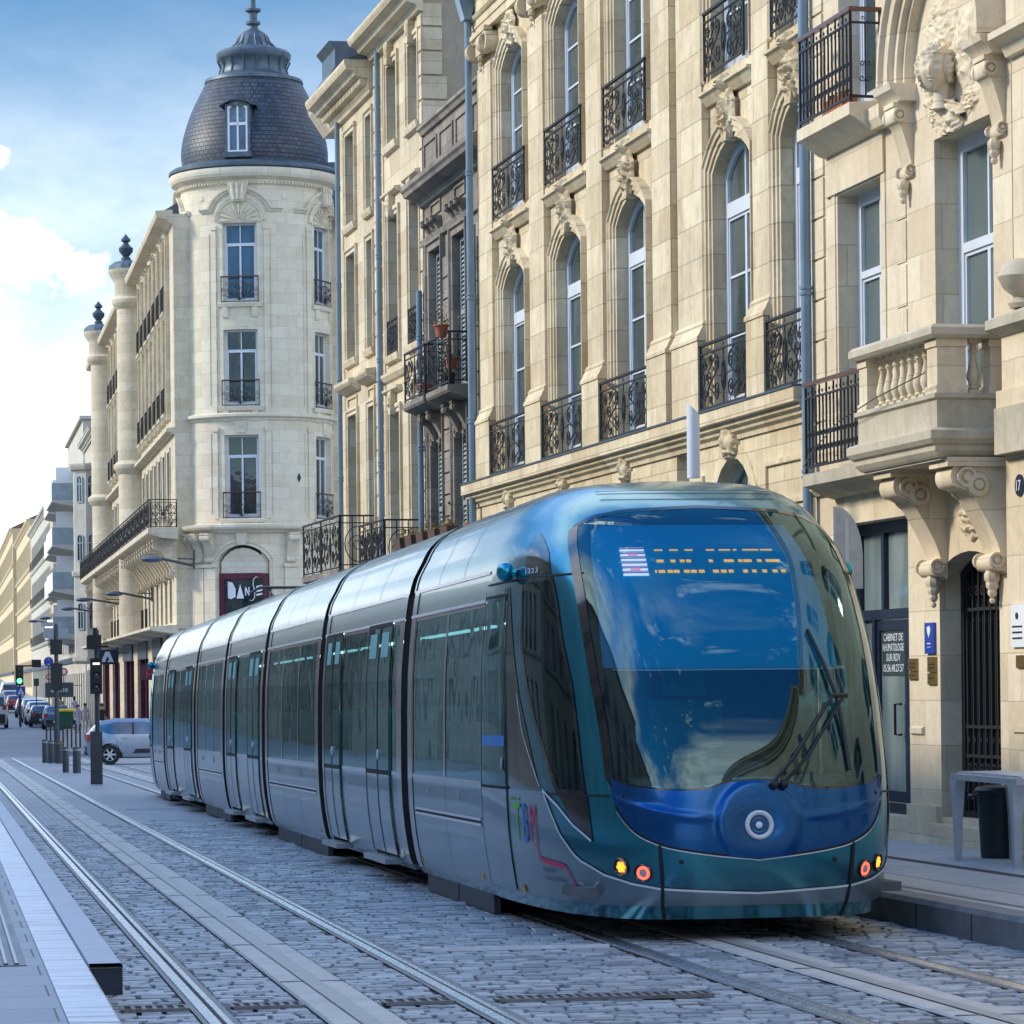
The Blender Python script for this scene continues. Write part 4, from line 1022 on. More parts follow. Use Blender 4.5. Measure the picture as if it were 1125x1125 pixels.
        f=B(m,'purple_window_frame','purple')
        m=MB(); m.box(c-.76,c+.76,-.17,-.15,3.9,5.25); m.build('pane',M['pane'],f,warp=warp)
    # strip mouldings between windows (horizontal joints are in the stone), string courses, ledges
    def ringm(prof,name,mat='st_t',n=48):
        m=MB(); m.extr(prof,x0,x1,n); return B(m,name,mat)
    ringm([(0,10.72),(.05,10.74),(.08,10.82),(.18,10.86),(.18,10.94),(.05,11.0),(0,11.0)],'string_course')
    ringm([(0,6.78),(.10,6.80),(.16,6.88),(.34,6.93),(.38,7.0),(.38,7.08),(0,7.14)],'ledge')
    ringm([(0,18.95),(.06,18.97),(.08,19.05),(.10,19.12),(.20,19.16),(.30,19.22),(.36,19.32),(.38,19.42),(.38,19.52),(0,19.55)],'cornice')
    ringm([(0,19.54),(.34,19.54),(.40,19.58),(.40,19.68),(.30,19.76),(0,19.86)],'gutter','zinc_dark')
    m=MB(); k=x0
    while k<x1: m.box(k,k+.06,.04,.13,18.98,19.06); k+=.13
    B(m,'dentils','st_t')
    for c in (c0+1.62,c0-1.5,c1+1.0):
        m=MB(); cc=MB(); cc.lathe([(.001,.03),(.09,.03),(.11,.01),(.12,-.01)],n=14); m.merge(cc,Matrix.Translation((c,0,18.55))@Matrix.Rotation(-PI/2,4,'X')); B(m,'roundel','st_t')
    for c in (c0-1.22,c0-1.75,c0-2.25,c0+1.72,c0+2.9):
        m=MB(); corbel(m,c-.17,c+.17,6.80,1.05,.42); B(m,'scroll_bracket','st_t',smooth=35)
        q=MB(); q.box(c-.24,c+.24,-.02,.10,-1,5.62); z=1.2
        q2=MB(); q2.box(c-.28,c+.28,-.02,.15,5.60,5.72); q.merge(q2); B(q,'rusticated_pier','st_t')
    # small diamond tie plate
    m=MB(); m.plate([(c0+2.02,8.72),(c0+2.09,8.58),(c0+2.16,8.72),(c0+2.09,8.9)],0,.03); B(m,'tie_plate','iron')
    # sign
    m=MB()
    def P(pts): m.plate([(c0+x,4.55+z) for x,z in pts],-.145,-.12)
    # D A N S E cut-out letters, x to the right
    P([(-.60,-.02),(-.48,-.06),(-.30,.02),(-.30,.30),(-.42,.52),(-.60,.56)][::1])
    P([(-.26,-.04),(-.12,.46),(.02,-.04)])
    P([(.06,.06),(.06,.36),(.10,.36),(.19,.16),(.19,.36),(.23,.36),(.23,.06),(.19,.06),(.10,.25),(.10,.06)])
    S=[(.22,-.10),(.33,-.12),(.41,-.02),(.42,.2),(.36,.45),(.38,.62),(.47,.72),(.56,.68)]
    m.tube([(c0+x,-.13,4.55+z) for x,z in S],[.02,.04,.05,.05,.045,.045,.04,.015],6,flat=.4)
    for z in (.04,.17,.32): P([(.48,z),(.70,z+.05),(.70,z+.11),(.48,z+.07)])
    B(m,'dance_sign_letters','white_paint')
    # dome
    PR=[(2.56,19.82),(2.62,20.3),(2.57,20.8),(2.42,21.35),(2.22,21.9),(1.98,22.4),(1.75,22.85),(1.66,23.02)]
    def cr(tab,n):
        out=[]
        for i in range(len(tab)-1):
            for k in range(n):
                t=k/n; P0=tab[max(i-1,0)];P1=tab[i];P2=tab[i+1];P3=tab[min(i+2,len(tab)-1)]
                out.append(tuple(.5*((2*P1[j])+(-P0[j]+P2[j])*t+(2*P0[j]-5*P1[j]+4*P2[j]-P3[j])*t*t+(-P0[j]+3*P1[j]-3*P2[j]+P3[j])*t**3) for j in (0,1)))
        return out+[tab[-1]]
    m=MB(); m.lathe(cr(PR,4),n=56); m.build('slate_dome',M['slate_cyl'],root,smooth=60)
    m=MB(); m.lathe([(1.76,22.90),(1.74,23.02),(1.50,23.10),(1.28,23.18),(1.22,23.25),(1.17,23.45),(1.20,23.66),(1.28,23.74),(1.33,23.82),(1.34,23.95),(1.26,24.05),(1.05,24.12),(.72,24.20),(.60,24.38),(.52,24.60),(.42,24.74),(.22,24.86),(.12,24.92),(.001,24.93)],n=40)
    for k in range(16):
        a=2*PI*k/16; m.tube([(1.24*math.cos(a),1.24*math.sin(a),23.2),(1.18*math.cos(a),1.18*math.sin(a),23.45),(1.30*math.cos(a),1.30*math.sin(a),23.72)],.035,5)
        m.tube([(.85*math.cos(a),.85*math.sin(a),24.17),(.62*math.cos(a),.62*math.sin(a),24.38),(.5*math.cos(a),.5*math.sin(a),24.64)],.025,5)
    m.build('lead_cap',M['zinc'],root,smooth=40)
    m=MB(); m.lathe([(.22,24.85),(.15,25.0),(.26,25.06),(.26,25.14),(.14,25.2),(.15,25.45),(.28,25.52),(.28,25.6),(.1,25.6),(.09,25.9),(.16,26.2),(.05,26.6),(.001,27.2)],n=14); m.build('finial',M['zinc'],root,smooth=40)
    # dormer
    a=FA+c0/TR; rot=lambda x,y,z:(math.cos(a)*y-math.sin(a)*x, math.sin(a)*y+math.cos(a)*x, z)
    m=MB(); m.box(-.44,-.36,1.9,2.72,20.0,21.75); m.box(.36,.44,1.9,2.72,20.0,21.75); m.box(-.50,.50,2.3,2.80,19.9,20.08)
    m.plate([(-.36,21.75),(-.36,21.68)]+[(-.36+.72*k/8,21.68+.0) for k in range(1,8)]+[(.36,21.68),(.36,21.75)]+[(.36-.72*k/8,21.75+.16*math.sin(PI*k/8)) for k in range(1,8)],1.8,2.7)
    d=m.build('dormer',M['zinc'],root,warp=rot)
    m=MB(); rows=[[(x,y,21.72+.22*math.cos(x/.62*PI/2)+dz) for x in [-.62+1.24*k/10 for k in range(11)]] for y,dz in ((1.6,.0),(2.86,.0),(2.86,-.05),(1.6,-.05))]; m.grid(rows,cv=True); m.build('dormer_roof',M['zinc_dark'],d,warp=rot)
    m=MB(); frame_ring(m,-.36,.36,20.08,21.80,.14,.07,2.62,2.70); m.box(-.03,.03,2.62,2.69,20.1,21.75); m.box(-.3,.3,2.62,2.69,21.02,21.12); wf=m.build('window',M['white_paint'],d,warp=rot)
    m=MB(); m.plate(headpoly(-.33,.33,20.1,21.76,.12),2.60,2.63); m.build('pane',M['pane_blue'],wf,warp=rot)
    m=MB(); m.box(1.5,13,.2,9,-2,19.2); m.build('rear_wing',M['st_tf'],root)
    # ---------------- left wing, flat, running away
    X=8.22-TC[0]; 
    def wl(x,y,z): return (X-y, x-TC[1], z)      # x = world y, y = out to the street
    W=lambda mb,name,mat,**k: mb.build(name,M[mat],root,warp=wl,**k)
    ya,yb=116.3,173.0
    cols=[136.6,160.5]; wins=[]
    for lo,hi in ((118.0,135.2),(138.2,159.2),(162,172.5)):
        n=int((hi-lo)/2.35); st=(hi-lo)/n
        wins+=[lo+st*(k+.5) for k in range(n)]
    ops=[]
    for c in wins: ops+=[(c-.55,c+.55,14.9,17.3,.3),(c-.55,c+.55,11.25,13.7),(c-.55,c+.55,7.3,9.9),(c-.6,c+.6,3.75,5.5)]
    m=MB(); wall(m,ya,yb,3.5,18.1,ops,rev=.3); m.add([(yb,0,-2),(yb,-10,-2),(yb,-10,18),(yb,0,18)],[(0,1,2,3)]); m.add([(ya,0,18.1),(yb,0,18.1),(yb,-10,18.1),(ya,-10,18.1)],[(0,1,2,3)]); m.add([(ya,0,3.5),(ya,-3,3.5),(ya,-3,18.1),(ya,0,18.1)],[(0,1,2,3)]); W(m,'street_wing_wall','st_tf')
    for i,c in enumerate(wins):
        for k,(z0,z1,ri) in enumerate(((14.9,17.3,.3),(11.25,13.7,0),(7.3,9.9,0),(3.75,5.5,0))):
            window(root,c-.55 if k<3 else c-.6,c+.55 if k<3 else c+.6,z0,z1,ri,y=-.28,bars=1,warp=wl,fm='purple' if (k==3 and i<5) else 'white_frame2')
            if k in (0,1): place(iron_bars(1.3,.9,.13,orn=False,rod=.014),c-.65,.22,z0,name='window_railing',parent=root,warp=wl)
            if k==3 and i>=5: place(iron_bars(1.4,.85,.14,orn=False,rod=.014),c-.7,.14,z0-.05,name='window_railing',parent=root,warp=wl)
        m=MB()
        for (z0,z1) in ((14.9,17.3),(11.25,13.7),(7.3,9.9)):
            m.mould([(c-.55,z0),(c-.55,z1),(c+.55,z1),(c+.55,z0)],[(0,-.01),(0,.05),(.14,.05),(.14,-.01)])
            m.extr([(0,z0-.25),(.12,z0-.2),(.25,z0-.08),(.25,z0),(0,z0)],c-.75,c+.75)
        m.box(c-.95,c-.78,0,.16,11.0,17.6); m.box(c+.78,c+.95,0,.16,11.0,17.6)
        carving(m,c,17.65,.7,.5,.3,seed=i,nx=8,nz=8)
        W(m,'window_dressing','st_tf')
    for (prof,nme) in (([(0,17.75),(.1,17.78),(.2,17.9),(.55,17.98),(.6,18.1),(.6,18.2),(0,18.25)],'street_cornice'),([(0,10.35),(.1,10.37),(.3,10.45),(.3,10.55),(0,10.6)],'street_string')):
        m=MB(); m.extr(prof,ya,yb+.2); W(m,nme,'st_tf')
    m=MB(); m.extr([(.5,18.2),(-2.5,20.0),(-10,20.4),(-10,18.2)],ya+1,yb); W(m,'zinc_roof','zinc')
    for yc in cols:
        m=MB()
        def col_ring(prof): 
            q=MB(); q.lathe(prof,(0,0,0),20); m.v+=[(yc+vx,.15+vy,vz) for vx,vy,vz in q.v] if False else []
            b=len(m.v); m.v+=[(yc+vx,.12+vy,vz) for vx,vy,vz in q.v]
            for f in q.f: m.f.append(tuple(b+i for i in f)); m.m.append(0)
        col_ring([(.80,3.6),(.80,6.8),(.86,6.9),(.86,7.1),(.78,7.2),(.78,10.2),(.95,10.4),(.98,10.5),(.98,10.6),(.80,10.75),(.78,17.0),(.92,17.15),(.98,17.25),(.98,17.4),(.86,17.5),(.86,18.1),(1.0,18.3),(1.12,18.5),(1.12,18.62),(.001,18.64)])
        W(m,'round_turret','st_tf',smooth=40)
        m=MB(); b=MB(); b.lathe([(1.10,18.62),(1.08,18.8),(.9,18.95),(.001,19.0)],n=20); m.v=[(yc+a_,.12+b_,c_) for a_,b_,c_ in b.v]; m.f=b.f; m.m=b.m; W(m,'turret_cap','zinc')
        m=MB(); b=MB(); b.lathe([(.2,18.95),(.2,19.15),(.12,19.2),(.28,19.4),(.30,19.55),(.14,19.7),(.10,19.78),(.2,19.85),(.2,19.92),(.08,20.05),(.001,20.15)],n=12); m.v=[(yc+a_,.5+b_,c_) for a_,b_,c_ in b.v]; m.f=b.f; m.m=b.m; W(m,'stone_urn','zinc_dark',smooth=40)
    # the long iron balcony on scroll brackets
    m=MB(); m.extr([(0,6.6),(.6,6.66),(1.0,6.78),(1.05,6.82),(1.05,7.0),(0,7.02)],115.2,171); W(m,'long_balcony_slab','st_tf')
    k=115.3; n=0
    while k<170.5:
        place(iron_scrolls(2.7,1.0,n%3,.016,dens=1),k,1.0,7.0,name='long_balcony_railing',parent=root,warp=wl); k+=2.74; n+=1
    place(iron_scrolls(.95,1.0,4,.016),115.3,.02,7.0,rz=PI/2,name='long_balcony_end_rail',parent=root,warp=wl)
    k=116.2
    while k<171:
        m=MB(); corbel(m,k-.16,k+.16,6.62,1.35,.85); W(m,'scroll_bracket','st_tf',smooth=35); k+=1.55
    # canopy over the shops and the shop fronts
    m=MB(); m.extr([(0,3.30),(.2,3.32),(.9,3.42),(1.0,3.46),(1.0,3.56),(0,3.62)],115.4,172); W(m,'shop_canopy','st_tf')
    m=MB()
    for (a,b,yy) in ((118,121,.06),(124,129,.08),(133,139,.06),(143,150,.08),(155,160,.06),(164,170,.08)): m.box(a,b,0,yy,2.6,3.3)
    W(m,'shop_fascia','zinc_dark')
    m=MB(); wall(m,ya,yb,-2,3.5,[(117.5,122,-1.2,2.6),(123.5,130,-1.2,2.6),(132.5,140,-1.2,2.6),(142.5,150.5,-1.2,2.6),(154,160.5,-1.2,2.6),(163.5,170.5,-1.2,2.6)],rev=.4); W(m,'shop_wall','st_tf')
    m=MB(); m.box(ya+.5,yb-.5,-.42,-.38,-2,2.7); W(m,'shop_glass','pane')
    for a in (117.7,121.7,123.7,126.8,129.7,133,136,139.7,143,147,150.2,154.4,157,160.2,164,167,170): m=MB(); m.box(a-.12,a+.12,-.36,-.1,-2,2.6); W(m,'shop_pilaster','purple')
    m=MB(); m.extr([(-.4,18.2),(-.4,19)],0,1) if False else None
    return root
build_tower()
def emblem_sign(name,label,cat,loc,w,h,mat,rz=0):
    t=thing(name,label,cat,loc,rz); m=MB(); m.box(-w/2,w/2,-.05,.05,0,h); b=m.build('panel',M[mat],t)
    m=MB(); m.tube([(w/2,0,h*.8),(w/2+.45,0,h*.8)],.02,5); m.build('bracket',M['post_grey'],t)
    return t,b
def front_text(mb,txt,size,x,y,z,mx=None):
    """lettering facing -y (towards the camera)"""
    tm=text_mb(txt,size,.006); 
    if mx: 
        w=max(abs(v[0]) for v in tm.v)*2; k=min(1,mx/w)
    else: k=1
    mb.merge(tm,Matrix.Translation((x,y,z))@Matrix.Rotation(PI,4,'Z')@Matrix.Scale(k,4,(1,0,0)))
M['pink']=plain('pink_paint',(.45,.06,.12),.5)
t,_=emblem_sign('shop_sign','square navy shop sign with a white peaked emblem, hanging beside the traffic light','shop sign',(6.95,140,2.42),.92,.62,'navy')
m=MB(); m.plate([(-.26,.1),(-.10,.1),(0,.34),(.08,.22),(.0,.1),(.27,.1),(.09,.54),(-.08,.54)],-.06,-.052); m.build('emblem',M['white_paint'],t)
t,_=emblem_sign('shop_sign','purple shop sign with a pink curl emblem below the pale canopy','shop sign',(7.35,118.5,1.7),.62,.55,'purple')
m=MB(); m.tube([(-.08,-.06,.08),(-.06,-.06,.30),(.0,-.06,.42),(.12,-.06,.40),(.15,-.06,.28),(.06,-.06,.20),(-.05,-.06,.22)],.03,5); m.build('emblem',M['pink'],t)
t,_=emblem_sign('shop_sign','dark teal shop sign with small pale lettering, left of the tall traffic light','shop sign',(6.2,176.0,.95),1.5,.78,'zinc_dark')
m=MB(); front_text(m,'arche',.42,0,-.056,.28,1.2); m.build('lettering',M['white_paint'],t)

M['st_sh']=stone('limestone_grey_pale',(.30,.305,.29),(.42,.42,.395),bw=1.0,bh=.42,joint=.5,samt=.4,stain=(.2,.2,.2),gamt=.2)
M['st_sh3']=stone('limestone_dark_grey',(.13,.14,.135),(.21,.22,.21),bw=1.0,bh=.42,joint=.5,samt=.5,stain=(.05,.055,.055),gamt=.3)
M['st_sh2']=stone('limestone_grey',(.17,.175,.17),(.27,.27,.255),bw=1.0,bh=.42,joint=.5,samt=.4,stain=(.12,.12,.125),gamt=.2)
# ================================================================== houses farther along the street
def ghouse(name,label,x,y,L_,H_,floors,mat='st_far',rz=PI/2,w=1.1,step=2.4,start=1.0,fm='white_frame2',shutters=False,rail=True,roofm='tile',roof=2.2,depth=9,trim=True,shop=True,z0=-3,cat='building',arch=0.0,mono_windows=False,skip=()):
    root=thing(name,label,cat,(x,y,0),rz)
    n=max(1,int((L_-start)/step)); cs=[start+step*(k+.5) for k in range(n) if start+step*(k+.5)+w/2<L_-.3]
    ops=[(c-w/2,c+w/2,a,b,arch) for (a,b) in floors for c in cs]
    m=MB(); wall(m,0,L_,z0,H_,ops,rev=.28); m.add([(0,0,z0),(0,-depth,z0),(0,-depth,H_),(0,0,H_)],[(0,1,2,3)]); m.add([(L_,0,z0),(L_,-depth,z0),(L_,-depth,H_),(L_,0,H_)],[(0,1,2,3)]); m.build('wall',M[mat],root)
    for (a,b) in floors:
        for c in cs:
            if mono_windows:
                q=MB(); frame_ring(q,c-w/2,c+w/2,a,b,arch,.07,-.26,-.2); q.box(c-.03,c+.03,-.25,-.21,a,b-.1); f=q.build('window',M[fm],root); p=MB(); p.plate(headpoly(c-w/2+.03,c+w/2-.03,a+.03,b-.03,arch),-.255,-.24); p.build('pane',M['pane'],f)
            else: window(root,c-w/2,c+w/2,a,b,arch,y=-.26,bars=2,fm=fm)
    if trim:
        m=MB()
        for (a,b) in floors:
            for c in cs: 
                m.mould([(c-w/2,a),(c-w/2,b-arch*.5),(c+w/2,b-arch*.5),(c+w/2,a)],[(0,-.01),(0,.04),(.16,.04),(.16,-.01)]) if not arch else m.mould([(c-w/2,a)]+arcpts(c-w/2,c+w/2,b,arch,6)+[(c+w/2,a)],[(0,-.01),(0,.04),(.16,.04),(.16,-.01)])
        for (a,b) in floors[1:]: m.extr([(0,a-.3),(.12,a-.25),(.2,a-.12),(.2,a-.05),(0,a-.02)],0.02,L_-.02)
        m.build('stone_trim',M[mat],root)
    if rail:
        for (a,b) in floors[1:]:
            for c in cs: q=MB(); p=iron_bars(w+.2,.85,.14,orn=False,rod=.013); place(p,c-w/2-.1,.22,a,name='window_railing',parent=root)
    m=MB(); cornice(m,-.05,L_+.05,H_-.45,k=1.9); m.build('cornice',M[mat],root)
    m=MB(); m.extr([(.25,H_+.02),(-depth/2,H_+roof),(-depth,H_+.02)],-.02,L_+.02); m.build('roof',M[roofm],root)
    if shop:
        m=MB(); m.extr([(0,3.0),(.12,3.0),(.18,3.3),(0,3.35)],.1,L_-.1); m.build('shop_fascia',M['zinc_dark'],root)
    return root
# house with the polygonal bay
b7=ghouse('bay_window_house','pale stone house with a polygonal bay of narrow round-headed windows above the navy shop',8.2,174.6,14,15.2,[(-.8,2.4),(4.3,6.9),(8.0,10.4),(11.4,13.6)],'st_far2',start=3.2,step=2.5,mono_windows=True)
m=MB(); P=[(.2,0.0),(.2,.55),(.75,1.15),(1.75,1.15),(2.3,.55),(2.3,0.0)]
# front of the bay faces the camera: build the polygon and cut the lit windows in as panels
m.sweep(P,[(0,3.0),(0,13.0),(-.25,13.0),(-.25,3.0)]) ; m.sweep(P,[(0,2.7),(.12,2.85),(.12,3.05),(-.25,3.05),(-.25,2.7)]); m.sweep(P,[(0,7.3),(.08,7.34),(.12,7.5),(.12,7.6),(0,7.65)]); m.sweep(P,[(0,12.9),(.15,12.95),(.22,13.15),(.22,13.25),(-.25,13.3)])
m.build('polygonal_bay',M['st_far2'],b7)
for z in (4.5,8.1,11.2):
    m=MB(); 
    fr=MB(); frame_ring(fr,-.22,.22,z,z+1.45,.22,.06,0,.05); fr.box(-.02,.02,.0,.04,z,z+1.3); fr.box(-.2,.2,.0,.04,z+.95,z+1.0)
    ang=math.atan2(.55,-.60)
    rz_=PI/2+ math.atan2(.6,.55)
    # two visible faces: the side facing the camera and the slanted one
    for (cx,cy,rr) in ((.2,.27,PI/2),(.475,.85,PI/2-math.atan2(.55,.6))):
        Q=Matrix.Translation((cx,cy,0))@Matrix.Rotation(rr,4,'Z'); f=MB(); f.merge(fr,Q@Matrix.Translation((0,.01,0))); o=f.build('bay_window',M['white_frame2'],b7); p=MB(); q=MB(); q.plate(headpoly(-.2,.2,z+.03,z+1.42,.2),.008,.02); p.merge(q,Q); p.build('pane',M['pane'],o)
# modern flats with stacked balconies
b8=ghouse('balcony_flats','white block of flats with stacked balconies and teal graffiti on its top storey',8.2,190,38,14.2,[(-.8,2.3),(3.6,5.6),(6.2,8.2),(8.8,10.8),(11.4,13.4)],'st_far2',start=1,step=3.2,w=1.5,rail=False,roofm='zinc',roof=.4,trim=False,mono_windows=True)
M['balc_glass']=plain('blue_balcony_panel',(.24,.32,.38),.2,0,.2,2,coat=.5)
M['concrete']=plain('pale_concrete',(.5,.49,.45),.8,0,.08,2)
for i,z in enumerate((4.6,7.2,9.8,12.4)):
    for (a,b,pr) in ((4,14,1.7),(16,25,1.5)):
        m=MB(); m.extr([(0.001,z-.45),(pr-.2,z-.15),(pr,z-.1),(pr,z),(0.001,z)],a,b); s_=m.build('balcony_slab',M['concrete'],b8)
        m=MB(); m.box(a,b,pr-.05,pr,z,z+1.0); m.box(a,a+.05,0.001,pr-.05,z,z+1.0); m.build('balcony_panel',M['balc_glass'],s_)
        m=MB(); m.box(a+1.2,a+1.3,0.001,pr-.3,z,z+2.0); m.build('balcony_screen',M['white_paint'],s_)
m=MB(); m.box(6,30,-6,-.25,14.2,17.3); m.box(5.8,30.1,-6,-.05,17.3,17.5); m.build('set_back_storey',M['st_far2'],b8)
M['teal_paint']=plain('teal_spray_paint',(.01,.28,.30),.6,0,.15,5)
rn=random.Random(4)
m=MB(); 
for k in range(5):
    cx=-1.1-.75*k; pts=[(5.985,cx+.33*math.cos(a)*(1+.2*math.sin(3*a+k)),15.9+.45*math.sin(a)*(1+.25*math.cos(2*a+k))) for a in [2*PI*i/14 for i in range(15)]]
    m.tube(pts,.15,5)
    pts=[(5.985,cx+.28*math.cos(a),15.0+.32*math.sin(a+k)) for a in [2*PI*i/12 for i in range(10)]]; m.tube(pts,.12,5)
m.build('graffiti',M['teal_paint'],b8)
m=MB(); m.tube([(14,-2,16.6),(14,-2,20.2)],.06,6); m.tube([(14,-2,17.0),(14,-2,19.2)],.13,8); m.tube([(15.5,-2,16.6),(15.5,-2,18.0)],.13,8)
m.tube([(10,-2,16.6),(10,-2,20.5)],.05,4); 
for z in [17+.25*k for k in range(14)]: m.tube([(9.88,-2,z),(10.12,-2,z+.12)],.02,4)
m.build('antenna_masts',M['pipe'],b8)
m=MB(); m.box(8,9.6,-4,-3,16.6,17.8); m.box(7.9,9.7,-4.1,-2.9,17.8,17.95); m.build('chimney',M['st_tf'],b8)
ghouse('grey_stone_house','tall grey-buff stone house with small iron balconies beyond the white flats',8.4,229,26,15.0,[(-.2,2.8),(4.5,7.0),(8.1,10.3),(11.4,13.4)],'st_far',start=.8,step=2.8,mono_windows=True)
ghouse('long_stone_house','long pale stone house with iron window rails far along the street',8.6,255.5,60,16.0,[(.6,3.4),(5.2,7.7),(8.8,11),(12.2,14.4)],'st_far2',start=.8,step=3.0,mono_windows=True)
ghouse('sunlit_house','low sunlit golden stone house at the far left end of the street',8.6,316,60,17.5,[(1.5,4),(6,8.6),(9.8,12),(13,15.6)],'st_warm',start=.8,step=3.4,mono_windows=True,rail=False)
ghouse('last_sunlit_house','farthest golden stone house closing the left end of the street',8.2,376.5,90,19.5,[(3,6),(7.6,10.2),(11.6,14),(15.4,17.8)],'st_warm',start=.8,step=3.8,mono_windows=True,rail=False)
for i,(y,Ln,H,mt,sm) in enumerate(((98,22,12.5,'st_b4',.25),(121,26,12,'st_far',0),(148,28,12.5,'st_dark',.25),(177,30,12,'st_b4',0),(208,34,12.5,'st_far',.3),(243,38,12,'st_dark',0),(282,45,12.5,'st_b4',.2))):
    lbl=['first','second','third','fourth','fifth','sixth','seventh'][i]
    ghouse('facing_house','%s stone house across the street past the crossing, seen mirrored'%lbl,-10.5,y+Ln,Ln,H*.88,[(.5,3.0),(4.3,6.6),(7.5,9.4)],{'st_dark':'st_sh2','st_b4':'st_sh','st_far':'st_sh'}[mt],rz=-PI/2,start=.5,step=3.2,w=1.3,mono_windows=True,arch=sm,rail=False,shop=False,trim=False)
# ---- houses the tram's glass reflects: across the street and behind the photographer
for i,(y,Ln,H,mt,sm) in enumerate(((-46,15,12.5,'st_dark',0),(-30.8,13,14,'st_b4',0.25),(-17.6,16,12.8,'st_dark',0),(-1.4,14,13.4,'st_b4',.3),(12.8,17,12.0,'st_far',0),(30,15,13.6,'st_dark',.3),(45.2,18,12.6,'st_b4',0),(63.4,16,13.8,'st_dark',.25),(79.6,18,12.5,'st_far',0))):
    lbl=['soot-grey stone house','buff stone house with arched windows','grey stone house with flat windows','buff arcaded house','pale flat-fronted house','dark stone house with arched windows','long buff house','dark house with segmental arches','pale end house'][i]
    ghouse('facing_house',lbl+' across the street, seen in the tram glass',-9.5-(1.0 if i%2 else 0),y+Ln,Ln,(13.2 if i==4 else H*.86),[(.5,3.0),(4.3,6.6),(7.5,9.4)],{'st_dark':'st_sh2','st_b4':'st_sh','st_far':'st_sh'}[mt],rz=-PI/2,start=.5,step=2.6,mono_windows=True,arch=sm,rail=(i%2==0),shop=False)  # fifth house made taller to block the sun's glint on the tram nose
for i,(s,Ln,H,mt,sm) in enumerate(((-3,17,13.0,'st_b4',.35),(-20,16.6,14.0,'st_far',.4),(-40,19,13,'st_sh2',.3),(-62,21,14,'st_sh',0))):
    p=rowpos(s); lbl=['buff house with arched windows','dark house with arched windows','long buff house','pale house'][i]
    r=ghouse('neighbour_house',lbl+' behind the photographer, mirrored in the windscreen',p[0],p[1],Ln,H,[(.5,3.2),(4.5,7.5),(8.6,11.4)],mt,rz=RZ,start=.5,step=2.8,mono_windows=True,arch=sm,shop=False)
# scale of the part of the street beyond the crossing (metres)
FAR=1.15
for o in list(bpy.data.objects):
    if o.parent is None and (o.name.split('.')[0] in ('tower_building','bay_window_house','balcony_flats','grey_stone_house','long_stone_house','sunlit_house','last_sunlit_house','shop_sign')):
        o.location=(o.location.x*FAR,o.location.y*FAR,EYE+(o.location.z-EYE)*FAR); o.scale=(FAR,)*3
# ================================================================== ground
def mk_asphalt():
    m,nt,b,out=nm('asphalt'); v=objvec(nt); n=noise_(nt,v,.25,6,.6); f=noise_(nt,v,30,4,.7)
    c=mixc(nt,ramp(nt,n,[(.35,0.),(.65,1.)]),(.20,.23,.27),(.29,.32,.36)); c=mixc(nt,math_(nt,'MULTIPLY',f,.3),c,(.2,.2,.2)); L(nt,c,b.inputs['Base Color']); b.inputs['Roughness'].default_value=.62
    L(nt,bump(nt,f,.4,.01),b.inputs['Normal']); return m
def mk_setts(bw=.18,bh=.115,name='granite_setts'):
    m,nt,b,out=nm(name); v=objvec(nt)
    nd=N(nt,'ShaderNodeTexNoise'); nd.inputs['Scale'].default_value=5; L(nt,v,nd.inputs['Vector'])
    mv=N(nt,'ShaderNodeVectorMath',operation='MULTIPLY_ADD'); L(nt,nd.outputs['Color'],mv.inputs[0]); mv.inputs[1].default_value=(.03,.03,0); L(nt,v,mv.inputs[2])
    br=N(nt,'ShaderNodeTexBrick'); L(nt,mv.outputs[0],br.inputs['Vector'])
    for k,x in (('Scale',1),('Brick Width',bw),('Row Height',bh),('Mortar Size',.011),('Mortar Smooth',.5)): br.inputs[k].default_value=x
    br.inputs['Color1'].default_value=(.22,.25,.285,1); br.inputs['Color2'].default_value=(.40,.43,.465,1); br.inputs['Mortar'].default_value=(.035,.04,.045,1)
    n=noise_(nt,v,.5,5,.6); f=noise_(nt,v,25,5,.7)
    c=mixc(nt,ramp(nt,n,[(.3,0.),(.75,.45)]),br.outputs['Color'],(.42,.47,.53)); c=mixc(nt,1.0,c,ramp(nt,f,[(.2,.65),(.8,1.25)]),'MULTIPLY')
    L(nt,c,b.inputs['Base Color']); b.inputs['Roughness'].default_value=.45
    h=math_(nt,'SUBTRACT',math_(nt,'MULTIPLY',f,.35),br.outputs['Fac']); L(nt,bump(nt,h,.8,.02),b.inputs['Normal']); return m
def mk_sett_stone():
    m,nt,b,out=nm('sett_stone'); v=objvec(nt); geo=N(nt,'ShaderNodeNewGeometry')
    f=noise_(nt,v,22,5,.7); n=noise_(nt,v,.55,5,.6)
    c=ramp(nt,geo.outputs['Random Per Island'],[(0.,(.13,.155,.19)),(.3,(.26,.295,.335)),(.6,(.37,.405,.44)),(.88,(.47,.495,.525)),(1.,(.60,.60,.60))])
    c=mixc(nt,ramp(nt,n,[(.35,0.),(.7,.5)]),c,(.48,.51,.54)); c=mixc(nt,1.0,c,ramp(nt,f,[(.2,.7),(.8,1.2)]),'MULTIPLY')
    L(nt,c,b.inputs['Base Color']); b.inputs['Roughness'].default_value=.42; L(nt,bump(nt,f,.4,.005),b.inputs['Normal']); return m
